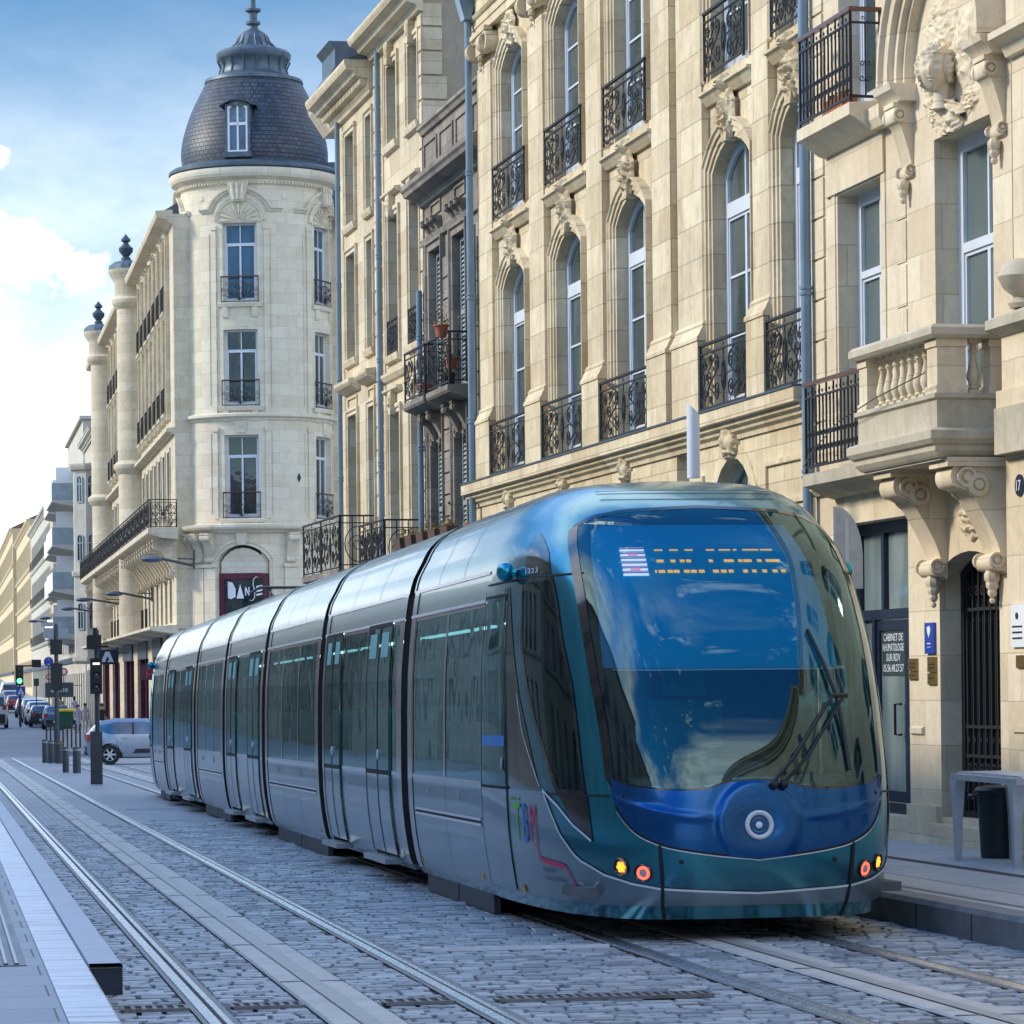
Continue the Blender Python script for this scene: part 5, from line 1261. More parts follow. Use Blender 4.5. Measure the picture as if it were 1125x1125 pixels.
def mk_paving(name='paving',c1=(.38,.425,.48),c2=(.48,.52,.56),bw=.9,bh=.6,rough=.5):
    m,nt,b,out=nm(name); v=objvec(nt)
    br=N(nt,'ShaderNodeTexBrick'); L(nt,v,br.inputs['Vector'])
    for k,x in (('Scale',1),('Brick Width',bw),('Row Height',bh),('Mortar Size',.006),('Mortar Smooth',.3)): br.inputs[k].default_value=x
    br.inputs['Color1'].default_value=c1+(1,); br.inputs['Color2'].default_value=c2+(1,); br.inputs['Mortar'].default_value=(.06,.065,.07,1)
    n=noise_(nt,v,1.2,6,.65); f=noise_(nt,v,60,3,.7)
    c=mixc(nt,math_(nt,'MULTIPLY',n,.35),br.outputs['Color'],(.12,.13,.15)); c=mixc(nt,1.0,c,ramp(nt,f,[(.2,.82),(.8,1.12)]),'MULTIPLY')
    L(nt,c,b.inputs['Base Color']); b.inputs['Roughness'].default_value=rough; L(nt,bump(nt,math_(nt,'SUBTRACT',math_(nt,'MULTIPLY',f,.3),br.outputs['Fac']),.4,.006),b.inputs['Normal']); return m
M['grey_metal']=plain('grey_cast_metal',(.50,.51,.54),.42,.2,.12,7,bmp=.04); M['asphalt']=mk_asphalt(); M['setts']=mk_setts(); M['sett_stone']=mk_sett_stone(); M['paving']=mk_paving(); M['paving_far']=mk_paving('far_pavement',(.30,.31,.33),(.40,.41,.42),1.2,.8,.6)
M['concrete_strip']=plain('concrete_power_strip',(.58,.54,.49),.55,0,.15,3,bmp=.1)
M['rail_steel']=plain('polished_rail',(.80,.82,.85),.28,.95,.12,12)
M['rail_side']=plain('rail_flange',(.20,.20,.21),.5,.5,.2,12)
M['kerb']=plain('kerb_granite',(.16,.17,.185),.6,0,.25,5,bmp=.15)
M['kerb_dark']=plain('kerb_face',(.055,.05,.047),.8,0,.5,3,bmp=.3)
def ys(y0,y1,st): 
    n=max(1,int((y1-y0)/st)); return [y0+(y1-y0)*i/n for i in range(n+1)]
def sheet(name,fx0,fx1,y0,y1,h,mat,st=4,nx=1,kind='structure',side=0,parent=None,label=None,cat=None):
    m=MB(); rows=[]
    for y in ys(y0,y1,st):
        a=fx0(y) if callable(fx0) else fx0; b=fx1(y) if callable(fx1) else fx1
        rows.append([(a+(b-a)*i/nx,y,gz(y)+h) for i in range(nx+1)])
    m.grid(rows)
    if side:
        m.grid([[(r[0][0],r[0][1],r[0][2]-side),r[0]] for r in rows]); m.grid([[r[-1],(r[-1][0],r[-1][1],r[-1][2]-side)] for r in rows])
        for r in (rows[0],rows[-1]): m.add([r[0],r[-1],(r[-1][0],r[-1][1],r[-1][2]-side),(r[0][0],r[0][1],r[0][2]-side)],[(0,1,2,3)])
    o=m.build(name,M[mat] if isinstance(mat,str) else mat,parent)
    if kind: o['kind']=kind
    if label: o['label']=label
    if cat: o['category']=cat
    return o
sheet('ground',-160,160,-120,800,-.03,'asphalt',st=8,nx=16)
sheet('road',-9.0,9.6,-60,128,-.012,'setts',st=4,nx=4)
sheet('crossing_band',-9.0,9.6,95,124,-.008,'paving_far',st=4,nx=2)
sheet('sett_bed',.70,6.42,11,46.2,-.008,'kerb_dark',st=3)
# real setts near the photographer
m=MB(); rn=random.Random(11)
skip=[(1.31-.09,1.31+.09),(2.66-.09,2.66+.09),(1.99-.19,1.99+.19),(4.22-.09,4.22+.09),(5.56-.09,5.56+.09),(4.89-.19,4.89+.19)]
y=11.5
while y<46:
    bh=rn.uniform(.095,.13); x=.72+rn.uniform(0,.1); 
    xs_=[]
    while x<6.42:
        w=rn.uniform(.12,.21); a,b=x,x+w-.012
        x+=w
        for s0_,s1_ in skip:
            if a<s1_ and b>s0_:
                if a<s0_-.04: b=s0_
                elif b>s1_+.04: a=s1_
                else: a=b
        if b-a<.035 or rn.random()<.005: continue
        z=gz(y)+rn.gauss(0,.0025); t1=rn.gauss(0,.010); t2=rn.gauss(0,.010); e=.009; hh=.02
        c=[(a,y),(b,y),(b,y+bh-.012),(a,y+bh-.012)]; c=[(px+rn.uniform(-.006,.006),py+rn.uniform(-.006,.006)) for px,py in c]; ci=[(a+e,y+e),(b-e,y+e),(b-e,y+bh-.012-e),(a+e,y+bh-.012-e)]
        mxx=(a+b)/2; my=y+bh/2
        vs=[(px,py,z-hh) for px,py in c]+[(px,py,z+(px-mxx)*t1+(py-my)*t2*2) for px,py in ci]
        m.add(vs,[(4,5,6,7),(0,1,5,4),(1,2,6,5),(2,3,7,6),(3,0,4,7)])
    y+=bh
o=m.build('sett_paving',M['sett_stone']); o['kind']='structure'
# rails: grooved rail, head + groove + flange
def rail(x,y0,y1,label):
    t=thing('tram_rail',label,'rail',(x,y0,gz(y0)),0,'rails of the two tram tracks')
    m=MB(); prof=[(-.06,-.03),(-.06,.010),(-.008,.012),(-.006,-.02),(.022,-.02),(.024,.004),(.055,.004),(.055,-.03)]
    rows=[[(px,yy-y0,pz+gz(yy)-gz(y0)) for px,pz in prof] for yy in ys(y0,y1,5)]
    m.grid(rows,cu=True); m.build('rail_head',M['rail_steel'],t)
    m=MB(); m.grid([[(px,yy-y0,gz(yy)-gz(y0)+.003) for px in (-.088,-.061)] for yy in ys(y0,y1,5)]); m.grid([[(px,yy-y0,gz(yy)-gz(y0)+.003) for px in (.056,.088)] for yy in ys(y0,y1,5)]); m.build('joint_sealant',M['rail_side'],t)
rail(1.31,-10,127,'left rail of the near empty track, beside the metal platform edge'); rail(2.66,-10,127,'right rail of the near empty track')
rail(4.22,-10,127,'rail of the far track nearer the middle of the street, passing under the tram'); rail(5.56,-10,127,'rail of the far track beside the right kerb, in front of the tram')
for x,lb in ((1.99,'pale ground-level power strip running between the rails of the near track'),(4.89,'pale ground-level power strip between the rails under the tram')):
    t=thing('power_strip',lb,'power rail',(x,-10,gz(-10)))
    m=MB(); m.grid([[(px,yy+10,gz(yy)-gz(-10)+pz) for px,pz in ((-.18,.0),(-.17,.012),(-.055,.014),(-.05,.010),(.05,.010),(.055,.014),(.17,.012),(.18,.0))] for yy in ys(-10,127,3)])
    y=-9
    while y<110: m.box(-.17,.17,y+10,y+10.03,gz(y)-gz(-10)+.012,gz(y)-gz(-10)+.0165,1); y+=3.0
    m.build('concrete_casing',[M['concrete_strip'],M['kerb']],t)
    m=MB(); m.grid([[(px,yy+10,gz(yy)-gz(-10)+.018) for px in (-.045,.045)] for yy in ys(-10,127,3)]); m.build('metal_contact_strip',plain('contact_metal',(.42,.41,.39),.45,.2,.1,8),t)
# cross strips and grates between the tracks
M['pale_strip']=plain('pale_strip_metal',(.55,.57,.60),.5,0,.1,8)
def drain(x0,x1,y,label,grate=True):
    t=thing('drain_grate' if grate else 'cross_strip',label,'drain' if grate else 'metal strip',((x0+x1)/2,y,gz(y)+.012)); w=(x1-x0)/2
    if grate:
        m=MB(); m.box(-w,w,-.09,.09,-.012,.0); m.build('channel',M['kerb_dark'],t)
        m=MB(); m.box(-w,w,-.10,-.085,-.01,.008); m.box(-w,w,.085,.10,-.01,.008); n=int(2*w/.05)
        for k in range(n+1): X=-w+2*w*k/n; m.box(X-.011,X+.011,-.085,.085,.0,.007)
        m.build('bars',M['rail_side'],t)
    else:
        m=MB(); m.extr([(-.03,-.01),(-.02,.010),(.02,.010),(.03,-.01)],-w,w); m.build('cover',M['pale_strip'],t)
        m=MB(); m.lathe([(.05,-.01),(.045,.012),(.001,.014)],(-w,0,0),10); m.build('end_cap',M['pale_strip'],t,smooth=40)
drain(.88,1.20,16.6,'short slotted grate between the platform ledge and the first rail'); drain(1.43,1.78,16.6,'slotted grate between the first rail and the power strip'); drain(2.2,2.55,16.6,'slotted grate between the power strip and the second rail'); drain(2.78,3.9,16.6,'long slotted grate right of the second rail, near the bottom of the photo')
for k,y in enumerate((20.2,25.1,29.2,33.4,37.6,42,47,53)):
    drain(2.95 if k!=1 else 3.1,4.1,y,'thin metal strip across the setts beside the tram, %s from the camera'%('nearest','second','third','fourth','fifth','sixth','seventh','eighth')[k:k+1][0],False)
# left platform
LP=.27
sheet('platform',-9,.483,-12,72,LP,'paving',st=3,nx=2,side=.4)
def mk_silver():
    m,nt,b,out=nm('ridged_metal_edge'); v=objvec(nt)
    n=noise_(nt,scalev(nt,v,(.9,7,1)),1.2,7,.75); n2=noise_(nt,scalev(nt,v,(3,60,1)),1,3,.6)
    L(nt,ramp(nt,n,[(.38,(.42,.47,.55)),(.5,(.85,.88,.92)),(.62,(.97,.97,.98))]),b.inputs['Base Color']); b.inputs['Metallic'].default_value=.0
    L(nt,math_(nt,'ADD',math_(nt,'MULTIPLY',n,.35),.15),b.inputs['Roughness']); L(nt,bump(nt,math_(nt,'ADD',n2,n),.35,.01),b.inputs['Normal']); return m
M['silver']=mk_silver()
t=thing('platform_edge','bright ridged metal edging along the left platform','edging',(.59,-12,gz(-12)+LP))
def yext(mb,prof,y0,y1,yo,zo,mi=0,st=3): mb.grid([[(px,yy-yo,gz(yy)-zo+pz) for px,pz in prof] for yy in ys(y0,y1,st)],mi,cu=True)
m=MB(); yext(m,[(-.105,-.4),(-.105,.006),(.09,.006),(.105,-.01),(.105,-.4)],-12,72,-12,gz(-12)); 
m.build('metal_edge',M['silver'],t)
t=thing('platform_gap_ledge','grey boxed ledge beside the left platform edge, ending in a dark end plate','ledge',(.785,16.2,gz(16.2)+LP))
m=MB(); yext(m,[(-.085,-.02),(-.085,.004),(.07,.004),(.08,-.01),(.08,-.02)],16.2,72,16.2,gz(16.2)); m.build('top',plain('pale_ledge_top',(.52,.56,.61),.45,0,.08,6),t)
m=MB(); m.grid([[(px,yy-16.2,gz(yy)-gz(16.2)+pz) for px,pz in ((-.08,-.021),(.075,-.021),(.068,-.15),(-.08,-.15))] for yy in ys(16.25,72,3)],cu=True); m.add([(-.08,.05,-.021),(.075,.05,-.021),(.068,.05,-.15),(-.08,.05,-.15)],[(0,1,2,3)]); m.build('box',M['navy'],t)
m=MB(); m.box(-.084,.079,.02,.05,-.155,-.022); 
for (a,b) in ((-.06,-.03),(.05,-.03),(.045,-.12),(.0,-.09),(-.055,-.125)): m.merge((lambda q:(q.lathe([(.006,0),(.006,.01),(.001,.012)],n=8),q)[1])(MB()),Matrix.Translation((a,.02,b-.01))@Matrix.Rotation(PI/2,4,'X'))
m.build('end_plate',M['navy'],t)
# ridged guidance strip on the platform
t=thing('guidance_strip','pale ridged guidance strip in the left platform paving','tactile strip',(.0,16.2,gz(16.2)+LP))
m=MB(); m.grid([[(px,yy-16.2,gz(yy)-gz(16.2)+.004) for px in (-.0,.40)] for yy in ys(16.2,70,3)]); m.build('base',M['paving_far'],t)
m=MB()
for k in range(7):
    x=.04+.052*k; yext(m,[(x-.011,.004),(x-.008,.012),(x+.008,.012),(x+.011,.004)],16.25,69,16.2,gz(16.2))
m.build('ridges',M['steel'],t)
# right platform / pavement
RP=.20
fx=lambda y: 10.75-TA_*y+.35
TA_=math.tan(R(2.66))
sheet('pavement',lambda y:6.62,lambda y:10.9-TA_*y if y<67 else 7.9,-60,72,RP,'paving',st=3,nx=2)
t=thing('kerb','dark stone kerb of the right-hand pavement in front of the tram','kerb',(6.5,-60,gz(-60)))
m=MB(); yext(m,[(-.10,-.1),(-.10,RP-.03),(-.075,RP+.003),(.13,RP+.003),(.13,-.1)],-60,72,-60,gz(-60)); m.build('kerbstone',M['kerb'],t)
m=MB(); y=-58
while y<72: m.box(-.103,-.10,y+60,y+60.02,gz(y)-gz(-60)-.05,gz(y)-gz(-60)+RP-.03); y+=1.2
m.build('kerb_joint',M['kerb_dark'],t)
t=thing('studded_strip','band of slanted pale studs along the right-hand pavement','tactile strip',(6.95,14,gz(14)+RP))
m=MB(); m.grid([[(px,yy-14,gz(yy)-gz(14)+.0035) for px in (-.22,.26)] for yy in ys(13.8,60.2,3)]); m.build('dark_base',M['kerb'],t)
m=MB(); y=14.0
while y<60:
    z=gz(y)-gz(14); m.add([(-.18,y-14,z+.006),(-.13,y-14,z+.006),(.22,y-14+.13,z+.006),(.17,y-14+.13,z+.006),(-.18,y-14,z-.01),(-.13,y-14,z-.01),(.22,y-14+.13,z-.01),(.17,y-14+.13,z-.01)],[(0,1,2,3),(0,4,5,1),(1,5,6,2),(2,6,7,3),(3,7,4,0)]); y+=.105
m.build('studs',M['white_paint'],t)
sheet('gutter_strip',7.93,8.03,14,62,RP+.005,'kerb_dark',st=3)
# far pavement, kerb, ramp
fxa=lambda y: 5.3 if y<150 else (5.3+(y-150)/50*2.35 if y<200 else 7.65)
sheet('far_pavement',fxa,9.6,131,470,.12,'paving_far',st=5,side=.2)
sheet('side_pavement',9.6,40,60,70,.15,'paving_far',st=4,side=.3)

# ================================================================== street furniture
def bollard(loc,label,h=.62,r=.075,band=None):
    t=thing('bollard',label,'bollard',(loc[0],loc[1],gz(loc[1])),0,'bollards between the tracks')
    m=MB(); m.lathe([(r,0),(r,h-.03),(r*.92,h),(.001,h)],n=14); m.build('post',M['post_grey'],t,smooth=40)
    m=MB(); m.lathe([(r+.003,h*.86),(r+.004,h*.93)],n=14); m.build('reflective_band',M['brass' if band else 'steel'],t)
    return t
k=1.0
bollard((3.36,91),'darker grey bollard of the nearer pair on the setts',.70,.09); bollard((3.62,90),'grey bollard of the nearer pair, the one closer to the silver car',.70,.11)
bollard((3.45,112),'first of three grey bollards behind the slim lamp post',.78,.10); bollard((3.62,111),'middle one of three grey bollards behind the slim lamp post',.76,.10); bollard((3.84,110),'last of three grey bollards, with a brass ring, behind the slim lamp post',.74,.12,True)
def hoop_posts():
    n=9
    for i in range(n):
        x=4.75+1.4*i/(n-1); y=152-3.0*i/(n-1); z=gz(y)+.12
        nm_=('first','second','third','fourth','fifth','sixth','seventh','eighth','last')[i]
        t=thing('barrier_post','%s slim dark barrier post from the left, along the kerb by the green bin'%nm_,'barrier post',(x,y,z),0,'slim barrier posts along the kerb')
        m=MB(); m.tube([(0,0,-.1),(0,0,1.0)],.04,8); m.ball((0,0,1.02),.055,8,5); m.build('post',M['post_grey'],t,smooth=40)
hoop_posts()
# traffic light
def lamp_disc(mb,x,y,z,r,n=16): 
    q=MB(); q.lathe([(.001,.0),(r,0),(r,.01),(.001,.03)],n=n); mb.merge(q,Matrix.Translation((x,y,z))@Matrix.Rotation(PI/2,4,'X'))
M['lens_dark']=plain('dark_lens',(.03,.035,.03),.2,0,.2,9,coat=.5)
M['lamp_white']=plain('lit_white_bar',(.9,.85,.85),.4,emit=(1,.9,.88),es=1.1)
M['lamp_green']=plain('lit_green_lamp',(.1,.8,.3),.4,emit=(.12,1,.35),es=1.2)
M['lamp_red']=plain('red_sign_paint',(.55,.03,.03),.4)
t=thing('tram_signal','tall tram signal with a lit white bar, in front of the silver car','traffic light',(3.42,74.2,gz(74.2)))
m=MB(); m.box(-.13,.13,-.10,.10,0,1.18); m.box(-.115,.115,-.12,-.10,.05,1.1); m.build('base_cabinet',M['post_grey'],t)
m=MB(); m.tube([(.03,0,1.15),(.03,0,3.45)],.055,10); m.build('pole',M['post_grey'],t,smooth=40)
m=MB(); m.box(-.12,.14,-.16,.06,2.02,2.82); hd=m.build('signal_head',M['black_plastic'],t)
m=MB(); 
for z in (2.42,2.15): lamp_disc(m,.01,-.165,z,.085); 
m.build('dark_lens',M['lens_dark'],hd)
m=MB()
for z in (2.42,2.15,2.68): m.add([(.01+(.105)*math.cos(a),-.165,z+.105*math.sin(a)) for a in [PI*k/10 for k in range(11)]]+[(.01+.105*math.cos(a),-.26,z+.105*math.sin(a)) for a in [PI*k/10 for k in range(11)]],[(k,k+1,k+12,k+11) for k in range(10)])
m.build('visor',M['black_plastic'],hd)
m=MB(); m.box(-.065,.085,-.175,-.163,2.675,2.715); m.build('lit_bar',M['lamp_white'],hd)
m=MB(); m.box(-.15,.13,-.12,.12,3.02,3.34); m.box(-.19,-.15,-.1,.1,3.04,3.32); m.box(-.05,.05,-.05,.05,3.34,3.50); m.build('upper_signal_box',M['black_plastic'],t)
m=MB(); m.box(.13,.28,-.02,.02,3.06,3.1); 
for k in range(5): m.tube([(.16+.03*k,0,3.05),(.2+.02*k,0,3.3-.03*k)],.008,4)
m.build('bracket_scroll',M['iron'],t)
# slim post with green street plates
t=thing('street_lamp_post','slim grey post with black boxes and pale green plates, left of the bollards','signal post',(3.87,112.5,gz(112.5)))
m=MB(); m.tube([(0,0,0),(0,0,1.1)],.11,10); m.tube([(0,0,1.0),(0,0,4.7)],.075,10); m.build('pole',M['post_grey'],t,smooth=40)
m=MB(); m.box(-.20,.20,-.12,.12,2.45,3.35); m.box(-.20,.20,-.12,.12,3.65,4.15); m.build('signal_box',M['black_plastic'],t)
m=MB(); m.box(-.42,.42,-.02,.02,4.2,4.55); m.box(-.5,.2,-.05,-.02,4.6,4.75); m.build('street_plate',M['teal_paint' if 0 else 'shutter'],t)
# far green light, crossing sign, small signs
t=thing('traffic_light','black traffic light showing green beside the blue crossing sign','traffic light',(5.05,216,gz(216)+.1))
m=MB(); m.tube([(0,0,0),(0,0,3.9)],.07,8); m.build('pole',M['post_grey'],t,smooth=40)
m=MB(); m.box(-.25,.25,-.2,.1,2.7,4.0); hd=m.build('signal_head',M['black_plastic'],t)
m=MB(); lamp_disc(m,0,-.21,2.98,.17); m.build('lit_lens',M['lamp_green'],hd)
m=MB()
for z in (3.35,3.72): lamp_disc(m,0,-.21,z,.15)
m.build('dark_lens',M['lens_dark'],hd)
m=MB(); m.box(.25,1.2,-.05,.05,3.9,4.0); m.box(.8,1.4,-.1,.1,3.85,4.35); m.build('side_arm',M['black_plastic'],t)
def road_sign(name,label,x,y,z,w,h,mat,kind,mark=None,post=2.6,rnd_=False,g=None):
    t=thing(name,label,'road sign',(x,y,gz(y)+.1),0,g)
    m=MB(); m.tube([(0,.03,0),(0,.03,z+h)],.04,6); m.build('pole',M['post_grey'],t)
    m=MB()
    if rnd_: lamp_disc(m,0,-.01,z+h/2,w/2,20)
    else: m.box(-w/2,w/2,-.02,.0,z,z+h)
    p=m.build('sign_plate',M[mat],t)
    if mark:
        m=MB(); 
        if mark=='tri':
            m.plate([(-w*.36,z+h*.14),(w*.36,z+h*.14),(0,z+h*.86)],-.03,-.022)
        elif mark=='disc': lamp_disc(m,0,-.03,z+h/2,w*.32,16)
        elif mark=='arrow': m.plate([(-w*.2,z+h*.3),(0,z+h*.15),(w*.2,z+h*.3),(w*.06,z+h*.3),(w*.06,z+h*.8),(-w*.06,z+h*.8),(-w*.06,z+h*.3)],-.03,-.022)
        m.build('symbol',M['white_paint'],p)
        if mark=='tri':
            m=MB(); m.box(-.03,.03,-.04,-.031,z+h*.2,z+h*.55); m.build('figure',M['black_plastic'],p)
    return t
road_sign('crossing_sign','square blue pedestrian crossing sign with a white triangle under the green light',5.08,214,2.05,.58,.58,'blue_sign','s','tri')
road_sign('round_sign','round blue arrow sign on the far pavement above the people',6.9,215,3.9,.62,.62,'blue_sign','s','arrow',rnd_=True)
road_sign('no_entry_sign','small round red and white sign under the round blue sign',6.95,216,3.0,.42,.42,'lamp_red','s','disc',rnd_=True)
road_sign('parking_sign','pale parking plate with a red ring on a post by the white shirted man',7.5,205,3.3,.5,.5,'lamp_red','s','disc',rnd_=True)
road_sign('street_plate_sign','small grey plate on a dark post in front of the pale house wall',6.3,222,2.6,.35,.5,'post_grey','s')
# wheelie bin
t=thing('wheelie_bin','green wheelie bin with a yellow lid behind the barrier posts','bin',(7.42,201,gz(201)+.12))
m=MB(); m.add([(-.42,-.35,.08),(.42,-.35,.08),(.42,.35,.08),(-.42,.35,.08),(-.55,-.42,1.12),(.55,-.42,1.12),(.55,.42,1.12),(-.55,.42,1.12)],[(0,3,2,1),(4,5,6,7),(0,1,5,4),(1,2,6,5),(2,3,7,6),(3,0,4,7)]); M['bin_green']=plain('green_bin',(.01,.12,.06),.5); M['bin_yellow']=plain('yellow_lid',(.62,.50,.03),.5); m.build('body',M['bin_green'],t)
m=MB(); m.extr([(-.46,1.13),(.46,1.13),(.46,1.22),(0,1.30),(-.46,1.22)],-.6,.6); m.build('lid',M['bin_yellow'],t)
m=MB(); 
for s in (-1,1): m.tube([(s*.5,.4,.1),(s*.56,.4,.1)],.1,10)
m.build('wheel',M['black_plastic'],t)
# wall lamps on brackets
def wall_lamp(x,y,z,label,arm=1.45):
    t=thing('wall_lamp',label,'street lamp',(x,y,z),0,'bracket lamps on the street fronts')
    m=MB(); m.box(-.04,.04,-.06,.06,-.25,.45); m.tube([(0,0,-.15),(-arm,0,.12)],.05,6); m.tube([(0,0,.1),(-arm*.5,0,.12)],.025,5); m.build('bracket',M['post_grey'],t)
    m=MB(); m.ball((-arm-.35,0,.10),.28,12,6,sc=(1.5,1,.42)); m.build('lamp_head',M['zinc'],t,smooth=60)
    m=MB(); m.ball((-arm-.38,0,.05),.2,10,5,sc=(1.2,1,.35)); m.build('glass',M['shutter'],t,smooth=60)
wall_lamp(9.35,123.0,6.1,'saucer shaped street lamp on a bracket, nearest the domed tower',1.2); wall_lamp(9.3,147,5.5,'saucer shaped street lamp on a bracket, second from the domed tower',1.3); wall_lamp(9.3,172,5.9,'saucer shaped street lamp on a bracket, third from the domed tower',1.6)
wall_lamp(9.3,196,6.0,'saucer shaped street lamp in front of the white balconies',1.5); wall_lamp(9.4,232,6.2,'small saucer shaped street lamp beyond the white balconies',1.8); wall_lamp(9.4,262,6.6,'farther saucer shaped street lamp against the golden house',1.8)
# perch table and bin on the right pavement
t=thing('metal_perch','grey cast metal perch with four legs standing over the black bin','metal perch',(8.60,25.72,gz(25.72)+RP))
m=MB(); m.extr([(-.32,.66),(.32,.66),(.36,.70),(.34,.73),(-.34,.73),(-.36,.70)],-.32,.32)
q=MB(); q.merge(m,Matrix.Rotation(PI/2,4,'Z')); m=MB()
# slab lies along the street
m.box(-.27,.27,-.86,.86,.665,.715); m.extr([(-.86,.715),(.86,.715),(.80,.735),(-.80,.735)],-.22,.22); m.build('top',M['grey_metal'],t)
for sx in (-1,1):
    for sy in (-1,1):
        l=MB(); X=sx*.24; Y=sy*.76
        l.grid([[(X+sx*.0-w_,Y-w2,z),(X+w_,Y-w2,z),(X+w_,Y+w2,z),(X-w_,Y+w2,z)] for (z,w_,w2) in ((.0,.026,.03),(.35,.032,.038),(.58,.045,.055),(.68,.045,.085))],cu=True); l.build('leg',M['grey_metal'],t)
t=thing('litter_bin','round black litter bin with a flat lid under the metal perch','bin',(8.80,26.75,gz(26.75)+RP))
m=MB(); m.lathe([(.145,0),(.15,.02),(.175,.52),(.185,.525),(.185,.56),(.17,.565)],n=24); m.build('body',M['dark_green_plastic'],t,smooth=40)
m=MB(); m.lathe([(.19,.555),(.195,.575),(.18,.60),(.10,.615),(.001,.62)],n=24); m.build('lid',M['dark_green_plastic'],t,smooth=40)
m=MB(); m.tube([(-.18,-.06,.54),(-.24,-.05,.53),(-.24,.05,.53),(-.18,.06,.54)],.012,6); m.tube([(.03,-.17,.33),(.10,-.16,.33)],.01,5); m.build('handle',M['dark_green_plastic'],t)
# light column behind the tram
t=thing('light_column','white cylindrical light column with a slanted top behind the tram front','light column',(7.5,32.4,gz(32.4)+RP))
m=MB(); m.lathe([(.075,0),(.075,3.45),(.07,3.47)],n=20); m.build('lower_tube',M['grey_metal'],t,smooth=40)
m=MB(); n=20; lo=[(.066*math.cos(2*PI*k/n),.066*math.sin(2*PI*k/n),3.62) for k in range(n)]; hi=[(x,y,4.38-1.05*(x+.066)) for x,y,z in lo]
m.grid([lo,hi],cu=True); m.add(hi,[tuple(range(n))]); M['opal']=plain('opal_tube',(.72,.76,.82),.3,0,.03,3,coat=.4); m.build('opal_tube',M['opal'],t,smooth=40)
# stop flag behind the tram shoulder
t=thing('stop_flag','rounded pale metal stop flag behind the right shoulder of the tram','stop sign',(7.62,27.2,gz(27.2)+RP))
m=MB(); m.tube([(0,0,0),(0,0,2.9)],.035,8); m.build('post',M['grey_metal'],t)
m=MB(); m.plate([(-.10,2.3)]+[(-.10+.24*math.sin(a),2.58+.42*math.cos(a)) for a in [PI/2*k/8 for k in range(9)]]+[(.14,2.3)],-.03,.03); m.build('flag',M['steel'],t)
